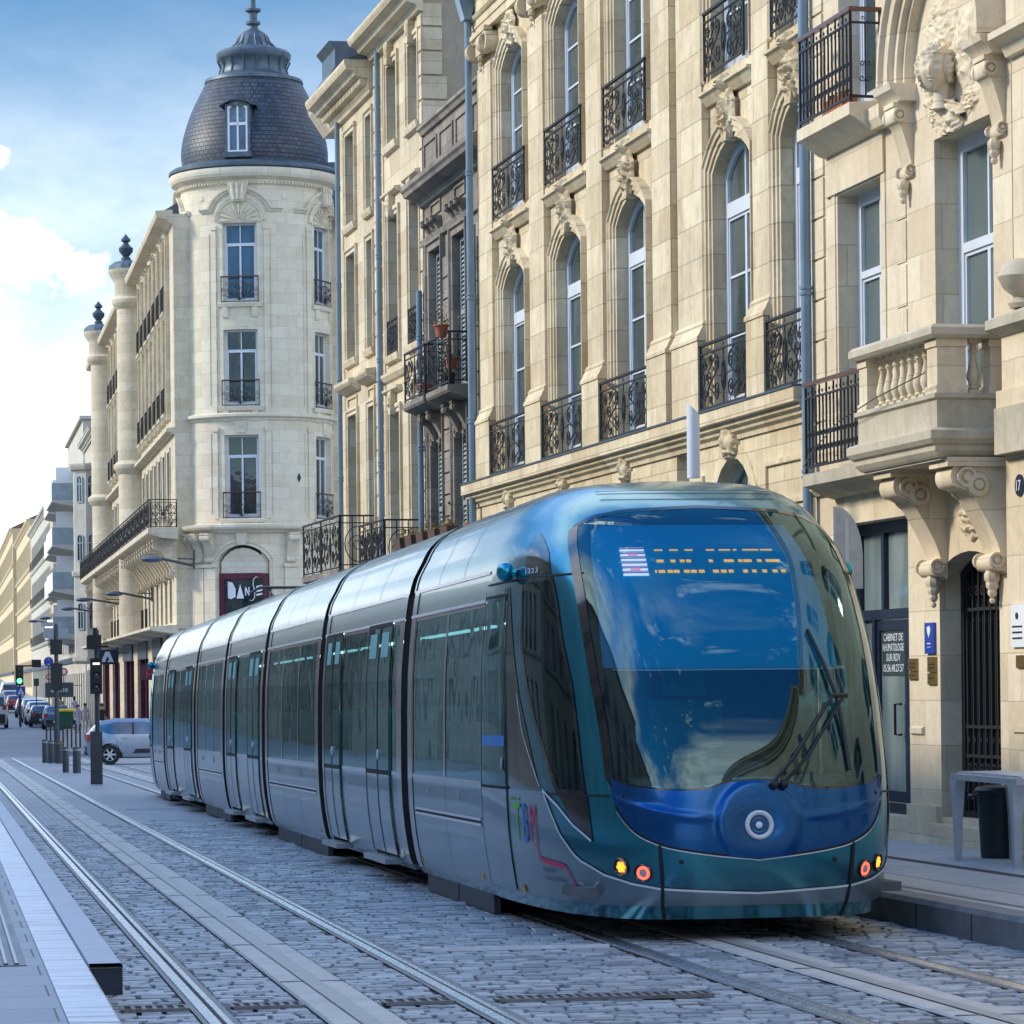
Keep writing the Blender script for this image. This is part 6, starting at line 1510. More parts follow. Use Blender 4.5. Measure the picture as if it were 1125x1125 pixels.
# ================================================================== cars
def paint(name,col,metal=.5): 
    return plain(name,col,.32,metal,.04,3,coat=1.0)
def prof_interp(T,x):
    for (a,b),(c,d) in zip(T,T[1:]):
        if a<=x<=c: return b+(d-b)*(x-a)/(c-a) if c>a else b
    return T[-1][1] if x>T[-1][0] else T[0][1]
def make_car(name,label,loc,rz,col,Ln=4.0,Wd=1.75,H=1.47,metal=.4,group='cars parked and driving along the street',kind='car',style='hatch'):
    """x forward, origin on the ground at the middle"""
    t=thing(name,label,kind,(loc[0],loc[1],gz(loc[1]) if len(loc)<3 else loc[2]),rz,group)
    pm=paint(name+'_paint',col,metal); h=Ln/2; hw=Wd/2
    if style=='van': top=[(-h,H*.55),(-h+.03,H*.93),(-h+.25,H),(h-1.35,H),(h-.75,H*.62),(h-.1,H*.50),(h,H*.36)]
    else: top=[(-h,.62*H),(-h+.10,.70*H),(-h+.42,.93*H),(-h+.95,H),(-h+1.9,.995*H),(h-1.75,.93*H),(h-1.0,.68*H),(h-.35,.60*H),(h-.05,.50*H),(h,.42*H)]
    belt=.64*H
    def wheelz(x,z0):
        for wx in (-h+.72,h-.78):
            d=abs(x-wx)
            if d<.37: return max(z0,math.sqrt(.37*.37-d*d)+.30)
        return z0
    xs_=sorted(set([-h+Ln*i/60 for i in range(61)]))
    rows=[]
    for x in xs_:
        zt=prof_interp(top,x); e=abs(x)/h; w=hw*(1-.10*max(0,e-.55)/.45-.09*max(0,e-.9)/.1)
        zl=wheelz(x,.24 if e<.97 else .34); zb=min(belt,zt-.02)
        P=[(0,zl),(w*.93,zl),(w*.985,max(zl+.01,.40)),(w,max(zl+.02,.62)) ,(w*.97,max(zl+.03,zb))]
        tw=w*(.97-.20*max(0,(zt-belt))/(H-belt)) if zt>belt else w*.95
        P+=[(tw+.0*(zt),zt-.06 if zt>belt+.1 else zt-.015),(tw*.90,zt),(0,zt+.012)]
        rows.append([(x,y,z) for y,z in P]+[(x,-y,z) for y,z in P[::-1][1:-1]])
    m=MB(); m.grid(rows,cu=True); m.add(rows[0],[tuple(range(len(rows[0])))]); m.add(rows[-1],[tuple(range(len(rows[-1])))[::-1]])
    body=m.build('body',pm,t,smooth=35)
    # glasshouse bands
    def wid(x,z):
        zt=prof_interp(top,x); e=abs(x)/h; w=hw*(1-.10*max(0,e-.55)/.45-.09*max(0,e-.9)/.1)
        f=max(0,min(1,(z-belt)/max(.05,(zt-.06-belt)))); tw=w*(.97-.20*max(0,(zt-belt))/(H-belt)); return w*.97+(tw-w*.97)*f
    xa,xb=(-h+.42,h-1.30) if style!='van' else (h-2.2,h-1.1)
    for s in (-1,1):
        g=MB(); rr=[]
        for i in range(15):
            x=xa+(xb-xa)*i/14; zt=prof_interp(top,x)-.11; zb=belt+.03; 
            if i<2: zb=zb+(zt-zb)*(.45-.3*i)
            if zt<zb+.02: zt=zb+.02
            rr.append([(x,s*(wid(x,z)+.006),z) for z in (zb,(zb+zt)/2,zt)])
        g.grid(rr); g.build('side_window',M['pane_blue'],t,smooth=60)
        if style!='van':
            q=MB(); x=xa+(xb-xa)*.46; q.add([(x-.03,s*(wid(x,belt)+.010),belt+.02),(x+.03,s*(wid(x,belt)+.010),belt+.02),(x+.03,s*(wid(x,H*.9)+.010),H*.90),(x-.03,s*(wid(x,H*.9)+.010),H*.90)],[(0,1,2,3)]); q.build('door_pillar',M['black_plastic'],t)
            q=MB(); q.tube([(x-.35,s*(hw*.99),belt-.10),(x-.18,s*(hw*.99),belt-.10)],.018,6,flat=.7); q.build('door_handle',pm,t)
            q=MB(); q.plate([( -.55,.36),(.85,.36),(.80,.50),(-.45,.50)],s*hw*.985-.01,s*hw*.985+.02); q.build('side_guard',M['black_plastic'],t)
    # rear and front glass
    def band(x0,x1,name_,lift=.012):
        g=MB(); rr=[]
        for i in range(7):
            x=x0+(x1-x0)*i/6; zt=prof_interp(top,x); tw=wid(x,zt)*.84; rr.append([(x,-tw,zt-.006+lift),(x,-tw*.5,zt+lift+.006),(x,0,zt+lift+.012),(x,tw*.5,zt+lift+.006),(x,tw,zt-.006+lift)])
        g.grid(rr); g.build(name_,M['pane_blue'],t,smooth=60)
    if style!='van': band(-h+.13,-h+.48,'rear_window')
    else:
        g=MB(); g.box(-h-.012,-h+.0,-hw*.7,hw*.7,H*.62,H*.88); g.build('rear_window',M['pane_blue'],t)
    band(h-1.72 if style!='van' else h-1.33,h-1.04 if style!='van' else h-.8,'windscreen')
    for s in (-1,1):
        m=MB(); m.box(-h-.015,-h+.14,s*hw*.62,s*hw*.90,.52*H,.66*H); m.build('tail_light',M['tail_red'],t)
        m=MB(); m.ball((h-.14,s*hw*.68,.50*H),.13,8,5,sc=(1,1.2,.6)); m.build('headlight',M['white_paint'],t)
        m=MB(); m.ball((h-1.45,s*(hw+.06),.68*H),.10,8,5,sc=(.7,1,.8)); m.build('wing_mirror',pm,t)
        for wx in (-h+.72,h-.78):
            w=MB(); q=MB(); q.lathe([(.20,-.10),(.30,-.10),(.325,-.06),(.325,.06),(.30,.10),(.20,.10)],n=24,ends=False); w.merge(q,Matrix.Translation((wx,s*(hw-.10),.325))@Matrix.Rotation(-s*PI/2,4,'X')); wo=w.build('wheel',M['tyre'],t,smooth=40)
            w=MB(); q=MB(); q.lathe([(.001,.07),(.05,.09),(.06,.07)],n=12)
            for k in range(6):
                a=2*PI*k/6; b_=MB(); b_.box(.03,.20,-.028,.028,.045,.075); q.merge(b_,Matrix.Rotation(a,4,'Z'))
            q.lathe([(.185,.05),(.205,.09),(.21,.05)],n=20,ends=False); w.merge(q,Matrix.Translation((wx,s*(hw-.10),.325))@Matrix.Rotation(-s*PI/2,4,'X')); w.build('rim',M['rim'],wo)
            w=MB(); q=MB(); q.lathe([(.001,.02),(.2,.02)],n=16); w.merge(q,Matrix.Translation((wx,s*(hw-.10),.325))@Matrix.Rotation(-s*PI/2,4,'X')); w.build('brake_disc',M['black_plastic'],wo)
    m=MB(); m.box(-h-.035,-h+.05,-hw*.80,hw*.80,.30,.44*H*.9); m.build('rear_bumper',M['black_plastic'],t)
    m=MB(); m.box(-h-.045,-h-.03,-.26,.26,.43,.54); m.build('number_plate',M['white_paint'],t)
    m=MB(); m.box(-h+.2,h-.2,-hw*.8,hw*.8,.2,.4); m.build('underbody',M['black_plastic'],t)
    return t
M['rim']=plain('alloy_rim',(.55,.57,.60),.35,.2,.05,5); M['tyre']=plain('tyre',(.015,.015,.017),.8); M['tail_red']=plain('tail_light_red',(.35,.02,.03),.25,0,.1,5,coat=.6)
make_car('parked_car','silver hatchback seen from its side, crossing behind the tram',(6.58,106.6),0,(.30,.36,.45),4.0,1.72,1.47)
N_=PI/2
make_car('parked_car','slate blue hatchback parked nearest by the green bin, seen from behind',(7.25,212),N_,(.10,.18,.30),4.0,1.8,1.52)
make_car('parked_car','black hatchback parked just left of the blue hatchback',(6.65,221),N_,(.02,.024,.03),4.0,1.75,1.45)
make_car('parked_car','white car with a black tailgate stripe in the parked row',(6.62,229),N_,(.62,.66,.72),4.2,1.85,1.62,.1)
make_car('parked_car','silver grey tall car behind the white one in the parked row',(6.55,240),N_,(.35,.38,.42),4.4,1.85,1.68)
make_car('parked_car','dark grey car in the middle of the parked row',(6.6,259),N_,(.09,.10,.12),4.2,1.8,1.5)
make_car('parked_car','small red car in the parked row',(6.25,281),N_,(.42,.02,.03),3.8,1.7,1.45,.1)
make_car('parked_car','pale blue car near the far end of the parked row',(6.2,300),N_,(.24,.32,.45),4.2,1.8,1.6)
make_car('parked_car','white van parked at the far end of the row',(6.6,322),N_,(.6,.64,.7),5.0,1.95,2.1,.0,style='van')
make_car('parked_car','white delivery van driving away at the left edge of the photo',(3.35,219),N_,(.55,.58,.62),5.2,1.95,2.3,.0,style='van')

# ================================================================== people (skin grown over a jointed skeleton)
def person(label,loc,rz,h=1.7,top=(.5,.5,.55),bottom=(.05,.05,.08),hair=(.03,.02,.015),stride=.12,dress=False,bag=False):
    t=thing('person',label,'person',loc,rz); k=h/1.75
    J={'pel':(0,0,.95,.14),'sp':(0,.0,1.18,.135),'ch':(0,.0,1.38,.15),'nk':(0,0,1.50,.06),'hd0':(0,.01,1.56,.07),'hd':(0,.02,1.68,.095),
       'sL':(.17,0,1.42,.065),'eL':(.23,-.03,1.14,.045),'wL':(.25,.05,.90,.032),'fL':(.25,.07,.80,.03),'sR':(-.17,0,1.42,.065),'eR':(-.23,-.03,1.14,.045),'wR':(-.25,.05,.90,.032),'fR':(-.25,.07,.80,.03),
       'hL':(.09,0,.90,.095),'kL':(.10,stride*.6,.50,.065),'aL':(.10,stride,.10,.045),'tL':(.10,stride+.16,.04,.035),'hR':(-.09,0,.90,.095),'kR':(-.10,-stride*.2,.50,.065),'aR':(-.10,-stride,.10,.045),'tR':(-.10,-stride+.16,.04,.035)}
    E=[('pel','sp'),('sp','ch'),('ch','nk'),('nk','hd0'),('hd0','hd'),('ch','sL'),('sL','eL'),('eL','wL'),('wL','fL'),('ch','sR'),('sR','eR'),('eR','wR'),('wR','fR'),('pel','hL'),('hL','kL'),('kL','aL'),('aL','tL'),('pel','hR'),('hR','kR'),('kR','aR'),('aR','tR')]
    names=list(J); me=bpy.data.meshes.new('skeleton'); me.from_pydata([(J[n][0]*k,J[n][1]*k,J[n][2]*k) for n in names],[(names.index(a),names.index(b)) for a,b in E],[])
    ob=bpy.data.objects.new('tmp',me); COL.objects.link(ob); sk=ob.modifiers.new('s','SKIN'); me.skin_vertices.new() if not me.skin_vertices else None
    for i,n in enumerate(names):
        r=J[n][3]*k; me.skin_vertices[0].data[i].radius=(r,r*.75 if n in('ch','sp','pel') else r)
    me.skin_vertices[0].data[0].use_root=True
    ob.modifiers.new('u','SUBSURF').levels=1
    dg=bpy.context.evaluated_depsgraph_get(); dg.update(); m2=bpy.data.meshes.new_from_object(ob.evaluated_get(dg)); bpy.data.objects.remove(ob)
    skin=M['skin']; m2.materials.clear()
    mt=plain('clothes_top',top,.85,0,.15,20); mb_=plain('clothes_bottom',bottom,.85,0,.15,20)
    for q in (skin,mt,mb_,M['black_plastic']): m2.materials.append(q)
    for p in m2.polygons:
        z=p.center.z/k; x=abs(p.center.x)/k
        p.material_index=1 if (z>.93 and z<1.49 and not (x>.2 and z<1.12)) else (0 if z>=1.49 or x>.19 else (2 if z>.09 else 3)); p.use_smooth=True
    b=bpy.data.objects.new('body',m2); COL.objects.link(b); b.parent=t
    m=MB(); m.ball((0,-.012*k,1.715*k),.108*k,12,8,sc=(1,1.08,1.0)); m.ball((0,-.06*k,1.62*k),.07*k,8,6,sc=(1.1,.7,1.4)); m.build('hair',plain('hair',hair,.7),t,smooth=60)
    m=MB(); m.ball((0,.115*k,1.655*k),.016*k,6,4,sc=(.8,1,1.4)); 
    m.build('nose',skin,t,smooth=60)
    if dress:
        m=MB(); m.lathe([(.13*k,1.05*k),(.17*k,.9*k),(.22*k,.55*k),(.25*k,.42*k),(.22*k,.43*k)],n=16); m.build('skirt',mt,t,smooth=60)
    if bag: 
        m=MB(); m.box(.2*k,.38*k,-.08*k,.16*k,.55*k,.85*k); m.tube([(.28*k,.04*k,.84*k),(.25*k,.05*k,1.0*k),(.2*k,.0,1.4*k)],.012,5); m.build('shoulder_bag',M['navy'],t)
    return t
M['skin']=plain('skin',(.42,.24,.17),.6,0,.06,10)
def gp(y): return gz(y)+.125
person('person in a cream outfit with brown hair walking past the barrier posts',(8.19,191.4,gp(191.4)),PI,1.66,(.55,.50,.48),(.55,.48,.44),(.09,.035,.015),.14)
person('person in a lilac dress with a dark bag beside the one in cream',(7.72,190.2,gp(190.2)),PI+.3,1.60,(.50,.50,.62),(.35,.3,.4),(.06,.03,.02),.08,dress=True,bag=True)
person('person in a pale blue shirt and black trousers walking away',(9.0,226.8,gp(226.8)),0,1.75,(.36,.42,.55),(.02,.02,.025),(.02,.015,.01),.1)
person('person in a sage green top seen from behind above the parked cars',(8.25,232,gp(232)),.2,1.7,(.22,.32,.18),(.1,.1,.12),(.05,.02,.012),.1)
person('person in black walking right behind the pole of the tram signal',(8.42,176.2,gp(176.2)),PI,1.78,(.018,.02,.024),(.03,.03,.035),(.02,.015,.01),.12)
# ================================================================== the tram
WT=[(.15,1.13),(.25,1.18),(.35,1.2),(.6,1.235),(.9,1.25),(1.2,1.25),(1.8,1.24),(2.3,1.195),(2.49,1.165),(2.62,1.13),(2.75,1.06),(2.85,1.01),(2.95,.92),(3.03,.79),(3.08,.60),(3.1,.0)]
ST=[(.15,.14),(.3,.05),(.45,.01),(.6,0),(.8,.01),(1.0,.05),(1.25,.13),(1.5,.24),(1.75,.38),(2.0,.54),(2.25,.74),(2.5,1.0),(2.7,1.3),(2.85,1.56),(2.95,1.80),(3.03,2.04),(3.1,2.4)]
LE=3.2
def spl(tab,z):
    n=len(tab)
    if z<=tab[0][0]: return tab[0][1]
    if z>=tab[-1][0]: return tab[-1][1]
    for i in range(n-1):
        if z<=tab[i+1][0]:
            x0,y0=tab[i];x1,y1=tab[i+1];h=x1-x0;t=(z-x0)/h
            m0=(y1-tab[i-1][1])/(x1-tab[i-1][0]) if i>0 else (y1-y0)/h
            m1=(tab[i+2][1]-y0)/(tab[i+2][0]-x0) if i<n-2 else (y1-y0)/h
            return (2*t**3-3*t*t+1)*y0+(t**3-2*t*t+t)*h*m0+(-2*t**3+3*t*t)*y1+(t**3-t*t)*h*m1
def nose(p,z):
    W=max(0,spl(WT,z)); s0=spl(ST,z); L_=LE-s0; n=4.6; m=2.6; q=abs(p)
    if q<.5:
        a=1.7*q; s=L_*(1-max(0,1-a**n)**(1/m))
    else:
        s85=L_*(1-(1-.85**n)**(1/m)); s=s85+(L_-s85)*(q-.5)/.5
        a=max(0,1-(max(0,L_-s)/L_)**m)**(1/n)
    return Vector((math.copysign(a*W,p), s0+s, z))
def nnorm(p,z,e=.004):
    zz=min(max(z,.16),3.04); pp=min(max(p,-.99),.99)
    a=nose(pp+e,zz)-nose(pp-e,zz); b=nose(pp,zz+.01)-nose(pp,zz-.01); n=a.cross(b)
    if n.length<1e-9: return Vector((0,-1,0))
    n.normalize()
    if n.y>0 and abs(pp)<.9: n=-n
    if abs(pp)>=.9 and n.x*pp<0: n=-n
    return n
def nz_(p,z,off=0): return tuple(nose(p,z)+nnorm(p,z)*off) if off else tuple(nose(p,z))
def LI(T,x):
    if x<=T[0][0]: return T[0][1]
    for (a,b),(c,d) in zip(T,T[1:]):
        if x<=c: return b+(d-b)*(x-a)/(c-a)
    return T[-1][1]
def SM(T,x): return spl(T,x)
PE=[(.9,.40),(1.04,.418),(1.37,.425),(1.9,.442),(2.4,.458),(2.7,.468),(2.9,.47)]
ZL=[(0,1.015),(.09,1.0),(.15,.962),(.25,.955),(.33,.972),(.38,.995),(.42,1.04)]
ZT=[(0,2.86),(.3,2.83),(.42,2.79),(.47,2.72)]
ZB=[(0,.53),(.15,.565),(.25,.60),(.30,.63),(.36,.70),(.395,.80),(.412,.90),(.419,1.03)]
ZC=[(0,.315),(.06,.32),(.235,.34),(.305,.35),(.38,.38),(.445,.43),(.49,.51),(.545,.68),(.6,.95),(.62,.95),(1,.95)]
def patch(fn,nu,nv,off): 
    m=MB(); rows=[]
    for j in range(nv+1):
        rows.append([])
        for i in range(nu+1):
            p,z=fn(i/nu,j/nv); o=off(p,z) if callable(off) else off; rows[-1].append(nz_(p,z,o))
    m.grid(rows); return m
def strip(pts,w,off,closed=False,sub=4):
    """ribbon following (p,z) points on the surface"""
    P=[]
    for i in range(len(pts)-1):
        for k in range(sub): P.append((pts[i][0]+(pts[i+1][0]-pts[i][0])*k/sub,pts[i][1]+(pts[i+1][1]-pts[i][1])*k/sub))
    P.append(pts[-1]); Q=[Vector(nz_(p,z,off)) for p,z in P]; rows=[]
    for i,q in enumerate(Q):
        t=(Q[min(i+1,len(Q)-1)]-Q[max(i-1,0)]).normalized(); n=nnorm(*P[i]); s=t.cross(n).normalized()
        rows.append([tuple(q-s*w/2),tuple(q+s*w/2)])
    m=MB(); m.grid(rows); return m
def wsfn(sc=1.0,dz=0.0):
    def f(u,v):
        U=-1+2*u; z0=1+1.8*v
        for _ in range(3):
            p=U*LI(PE,z0)*sc; z0=(SM(ZL,abs(p))-dz)+((LI(ZT,abs(p))+dz)-(SM(ZL,abs(p))-dz))*v
        return p,z0
    return f
PLc=[(.94,.54),(.99,.55),(1.4,.622),(1.75,.665),(2.02,.68),(2.39,.685)]; PRc=[(.94,.475),(1.1,.48),(1.65,.487),(2.24,.515),(2.39,.53)]
def in_ws(p,z,g=0): return abs(p)<LI(PE,z)-g and SM(ZL,abs(p))+g*1.5<z<LI(ZT,abs(p))-g*1.5
def in_cab(p,z,g=0): return .94+g<z<2.37-g and LI(PRc,z)+g*.6<abs(p)<LI(PLc,z)-g*.6
def in_tri(p,z): return .97<z<2.27 and .80<abs(p)<.985
def mkglass(name,tint,ior,wob,wsc): return glass_tint(name,tint,ior,wob,wsc)
M['tram_teal']=plain('teal_metallic_paint',(.02,.24,.33),.20,.8,.06,2,coat=.35,coatr=.03)
M['tram_teal2']=plain('teal_bright_paint',(.02,.33,.43),.20,.8,.06,2,coat=.35,coatr=.03)
M['tram_blue']=plain('deep_blue_paint',(.005,.085,.27),.22,.7,.05,2,coat=.5,coatr=.02)
def mk_grey():
    m,nt,b,out=nm('grey_metallic_paint'); v=objvec(nt)
    b.inputs['Base Color'].default_value=(.24,.36,.43,1); b.inputs['Metallic'].default_value=.6; b.inputs['Roughness'].default_value=.28; b.inputs['Coat Weight'].default_value=.45; b.inputs['Coat Roughness'].default_value=.04
    L(nt,bump(nt,noise_(nt,scalev(nt,v,(1,1.0,1.6)),1.5,2,.5),.25,.03),b.inputs['Normal']); return m
M['tram_grey']=mk_grey()
def add_dust(m,amt=.35):
    nt=m.node_tree; b=[n for n in nt.nodes if n.type=='BSDF_PRINCIPLED'][0]; v=objvec(nt); sp=N(nt,'ShaderNodeSeparateXYZ'); L(nt,v,sp.inputs[0])
    n=noise_(nt,scalev(nt,v,(1,1.2,.6)),3.0,7,.7,.4); hz=math_(nt,'MULTIPLY',math_(nt,'SUBTRACT',.75,sp.outputs[2],clamp=True),1.1)
    f=math_(nt,'MULTIPLY',ramp(nt,math_(nt,'ADD',n,hz),[(.55,0.),(1.25,1.)]),amt)
    i=b.inputs['Base Color']; base=i.links[0].from_socket if i.links else tuple(i.default_value)
    L(nt,mixc(nt,f,base,(.17,.155,.14)),i)
    c=b.inputs['Coat Weight'].default_value; L(nt,math_(nt,'MULTIPLY',math_(nt,'SUBTRACT',1.0,f),c),b.inputs['Coat Weight'])
for q,sp_,ci in (('tram_teal',.35,1.42),('tram_teal2',.35,1.42),('tram_grey',.4,1.3),('tram_blue',.4,1.35)):
    bb=[n for n in M[q].node_tree.nodes if n.type=='BSDF_PRINCIPLED'][0]; bb.inputs['Coat IOR'].default_value=ci; bb.inputs['Specular IOR Level'].default_value=sp_
for q in ('tram_teal','tram_teal2','tram_grey'): add_dust(M[q])
M['tram_pale']=plain('pale_grey_trim',(.42,.44,.46),.35,.4,.06,4,coat=.3)
M['tram_white']=plain('white_trim_line',(.80,.84,.88),.35,.1,.03,4,coat=.3)
M['tram_black']=plain('black_glazing_band',(.006,.008,.011),.12,0,.1,4,coat=.6)
M['rubber']=plain('bellows_rubber',(.012,.012,.014),.7,0,.2,9)
M['t_glass']=glass_tint('tinted_side_glass',(.15,.32,.36),1.62,.05,1.0,refl=(.62,.86,.92))
M['ws_glass']=glass_tint('windscreen_glass',(.58,.80,.86),1.85,.07,.6,refl=(.66,.95,1.0))
M['interior']=plain('interior_grey',(.10,.12,.13),.6,0,.15,3)
M['interior_light']=plain('interior_ceiling',(.35,.38,.38),.6,0,.1,3)
M['strip_light']=plain('lit_ceiling_strip',(.8,.95,.95),.5,emit=(.75,1,1),es=1.2); M['seat_teal']=plain('seat_fabric',(.03,.26,.30),.7,0,.2,9)
M['seat_shell']=plain('seat_shell',(.25,.28,.30),.4,0,.1,6)
M['pole_y']=plain('grab_pole',(.5,.52,.5),.3,.6,.05,6)
M['led_orange']=plain('led_orange',(1,.55,.1),.5,emit=(1,.34,.03),es=.55)
M['led_pink']=plain('led_pink',(1,.5,.55),.5,emit=(1,.22,.30),es=.4)
M['led_white']=plain('led_white',(1,.9,.9),.5,emit=(1,.80,.83),es=.4)
M['led_red']=plain('led_red',(1,.1,.1),.5,emit=(1,.08,.06),es=1.2)
M['lamp_orange']=plain('lit_orange_lamp',(1,.45,.05),.4,emit=(1,.33,.02),es=.9)
M['lamp_redc']=plain('lit_red_ring',(1,.2,.12),.4,emit=(1,.13,.07),es=.75)
M['lamp_grey']=plain('grey_lens',(.55,.45,.45),.2,0,.1,9,coat=.6)
M['chrome']=plain('chrome',(.72,.74,.76),.08,1,.03,4)
M['head_glass']=plain('headlamp_lens',(.86,.88,.9),.2,.0,.1,30,coat=1)
M['blue_shade']=plain('blue_sun_blind',(.0,.44,.64),.7,0,.06,1.5)
M['door_sticker']=plain('pale_cyan_panel',(.15,.50,.52),.4,0,.1,4)
M['tb_green']=plain('green_letter',(.10,.60,.03),.4,0,.05,4); M['tb_blue']=plain('blue_letter',(.01,.22,.65),.4,0,.05,4); M['tb_pink']=plain('pink_letter',(.62,.03,.13),.4,0,.05,4); M['tb_dark']=plain('dark_letter',(.05,.06,.07),.4,0,.05,4)
NX,NY=5.10,20.3
tram=thing('tram','long blue-green articulated tram with a glossy domed nose and orange destination display','tram',(NX,NY,gz(NY)),0,None,-math.atan(K))
def T(mb,name,mat,par=None,**k): return mb.build(name,M[mat],par or tram,**k)
def build_nose(flip=False):
    """flip: the rear cab, turned round at the far end"""
    LT=43.9
    fl=(lambda x,y,z:(-x,LT-y,z)) if flip else None
    def TT(mb,name,mat,par=None,**k): return T(mb,name,mat,par,warp=fl,**k)
    zs_=[.15,.2,.235]+[.235+.045*i for i in range(1,62)]; zs_=[z for z in zs_ if z<3.0]+[3.0,3.03,3.06,3.08,3.095]
    ps=[-1+2*i/140 for i in range(141)]
    m=MB(); vs=[nz_(p,z) for z in zs_ for p in ps]; fs=[]
    for j in range(len(zs_)-1):
        for i in range(len(ps)-1):
            pc=(ps[i]+ps[i+1])/2; zc=(zs_[j]+zs_[j+1])/2
            if in_ws(pc,zc,.012) or in_cab(pc,zc,.012) or in_tri(pc,zc): continue
            a=j*len(ps)+i; fs.append((a,a+1,a+1+len(ps),a+len(ps)))
    m.add(vs,fs); cab=TT(m,'cab_shell','tram_teal',smooth=30)
    C=lambda mb,name,mat,**k: TT(mb,name,mat,cab,**k)
    g=TT(patch(wsfn(1.0),36,40,.004),'windscreen','ws_glass',smooth=60)
    # black border of the windscreen
    f=wsfn(1.0); B_=MB()
    edge=[f(0,v/30) for v in range(31)]; edge_r=[f(1,v/30) for v in range(31)]; top=[f(u/30,1) for u in range(31)]; bot=[f(u/30,0) for u in range(31)]
    for e,w in ((edge,.075),(edge_r,.075),(top,.05),(bot,.05)): B_.merge(strip(e,w,.0065,sub=1))
    TT(B_,'windscreen_border','tram_black',g,smooth=60)
    # deep blue bonnet with its round boss
    HP=Vector(nose(0,.755))
    def boff(p,z):
        q=nose(p,z); d=math.hypot(q.x-HP.x,(z-.755)*1.0); o=.009
        o+=.013*(1/(1+math.exp((d-.27)/.008)))
        o-=.010*math.exp(-(((q.x-HP.x)/.15)**2+((z-.745)/.105)**2)**2)
        ridge=SM(ZL,abs(p))-.10-.10*max(0,1-abs(p)/.42); 
        o+=.010*math.exp(-((z-ridge)/.03)**2)*(1-math.exp(-(d/.33)**6))
        return o
    def bf(u,v):
        p=(-1+2*u)*.419; a=SM(ZB,abs(p)); b=SM(ZL,abs(p)); return p,a+(b+.012-a)*v
    bon=TT(patch(bf,120,50,boff),'front_bonnet','tram_blue',smooth=60)
    TT(strip([((-1+2*i/60)*.418,SM(ZB,abs(-1+2*i/60)*.418)-.004) for i in range(61)],.012,.011,sub=1),'bonnet_trim_line','tram_white',bon)
    TT(strip([((-1+2*i/60)*.419,SM(ZB,abs(-1+2*i/60)*.419)+.004) for i in range(61)],.014,.0125,sub=1),'bonnet_seam','rubber',bon)
    # headlight
    n=nnorm(0,.745); c0=Vector(nose(0,.745))+n*.012; Q=n.to_track_quat('Z','Y').to_matrix().to_4x4()
    m=MB(); q=MB(); q.lathe([(.095,-.02),(.092,.018),(.080,.026),(.066,.016),(.062,-.02)],n=32,ends=False); m.merge(q,Matrix.Translation(c0)@Q); h=TT(m,'headlight','white_paint',bon,smooth=40)
    m=MB(); q=MB(); q.lathe([(.062,-.01),(.045,.0),(.028,-.012),(.020,.004),(.001,.008)],n=28); m.merge(q,Matrix.Translation(c0)@Q)
    o=m.build('headlight_lens',M['head_glass'],tram,warp=fl,smooth=60)
    # grey lower band right round the front
    def gf(u,v): 
        p=-1+2*u; return p,.235+(LI(ZC,abs(p))-.235)*v
    gr=TT(patch(gf,160,12,.004),'grey_lower_band','tram_grey',smooth=60)
    TT(patch(lambda u,v:(-1+2*u,.15+.085*v),100,3,.005),'teal_valance','tram_teal2',smooth=60)
    cur=[(s*q,z) for s in (-1,) for q,z in ZC[:9]][::-1]
    TT(strip([(-q,z) for q,z in ZC[:9]][::-1]+[(q,z) for q,z in ZC[1:9]],.015,.010,sub=5),'white_trim_line','tram_white',gr)
    for s in (-1,1):
        # cab side window
        def cf(u,v): 
            z=.945+(2.38-.945)*v; a,b=LI(PLc,z),LI(PRc,z); return s*(a+(b-a)*u),z
        cw=TT(patch(cf,10,30,.004),'cab_side_window','t_glass',smooth=60)
        m=MB(); m.merge(strip([cf(0,v/16) for v in range(17)],.05,.0065,sub=1)); m.merge(strip([cf(1,v/16) for v in range(17)],.035,.0065,sub=1)); m.merge(strip([cf(u/6,1) for u in range(7)],.04,.0065,sub=1)); m.merge(strip([cf(u/6,0) for u in range(7)],.05,.0065,sub=1)); TT(m,'window_border','tram_black',cw)
        UL=[(2.41,.665),(2.6,.665),(2.68,.64),(2.72,.61)]; UR=[(2.41,.53),(2.58,.54),(2.66,.57),(2.72,.61)]
        TT(patch(lambda u,v:(s*(LI(UL,2.41+.31*v)+(LI(UR,2.41+.31*v)-LI(UL,2.41+.31*v))*u),2.41+.31*v),8,10,.004),'upper_quarter_panel','tram_black',smooth=60)
        def lf(u,v): 
            z=.64+.29*v; a=LI([(.64,.468),(.79,.51),(.93,.54)],z); b=LI([(.64,.464),(.93,.47)],z); return s*(a+(b-a)*u),z
        TT(patch(lf,5,8,.005),'lower_quarter_panel','tram_black',smooth=60)
        TT(strip([(s*.60,.96),(s*.545,.86),(s*.51,.77),(s*.466,.645)],.016,.011),'white_trim_line','tram_white',cab)
        TT(strip([(s*.71,1.6),(s*.69,1.35),(s*.655,1.18),(s*.612,.98)],.010,.010),'white_trim_line','tram_white',cab)
        # seams
        m=MB(); m.merge(strip([(s*(.44+.56*i/20),2.395) for i in range(21)],.012,.007,sub=1)); m.merge(strip([(s*(.424+.18*i/8),.935) for i in range(9)],.012,.009,sub=1)); m.merge(strip([(s*.30,.15),(s*.298,.35),(s*.30,.625)],.022,.011)); TT(m,'panel_seam','rubber',cab)
        # dark pane behind the slanting pillar
        PL=[(.96,.615),(1.59,.70),(2.28,.765),(2.36,.77)]
        TT(patch(lambda u,v:(s*(LI(PL,.97+1.38*v)+(.79-LI(PL,.97+1.38*v))*u),.97+1.38*v),6,20,.004),'quarter_glass','tram_black',smooth=60)
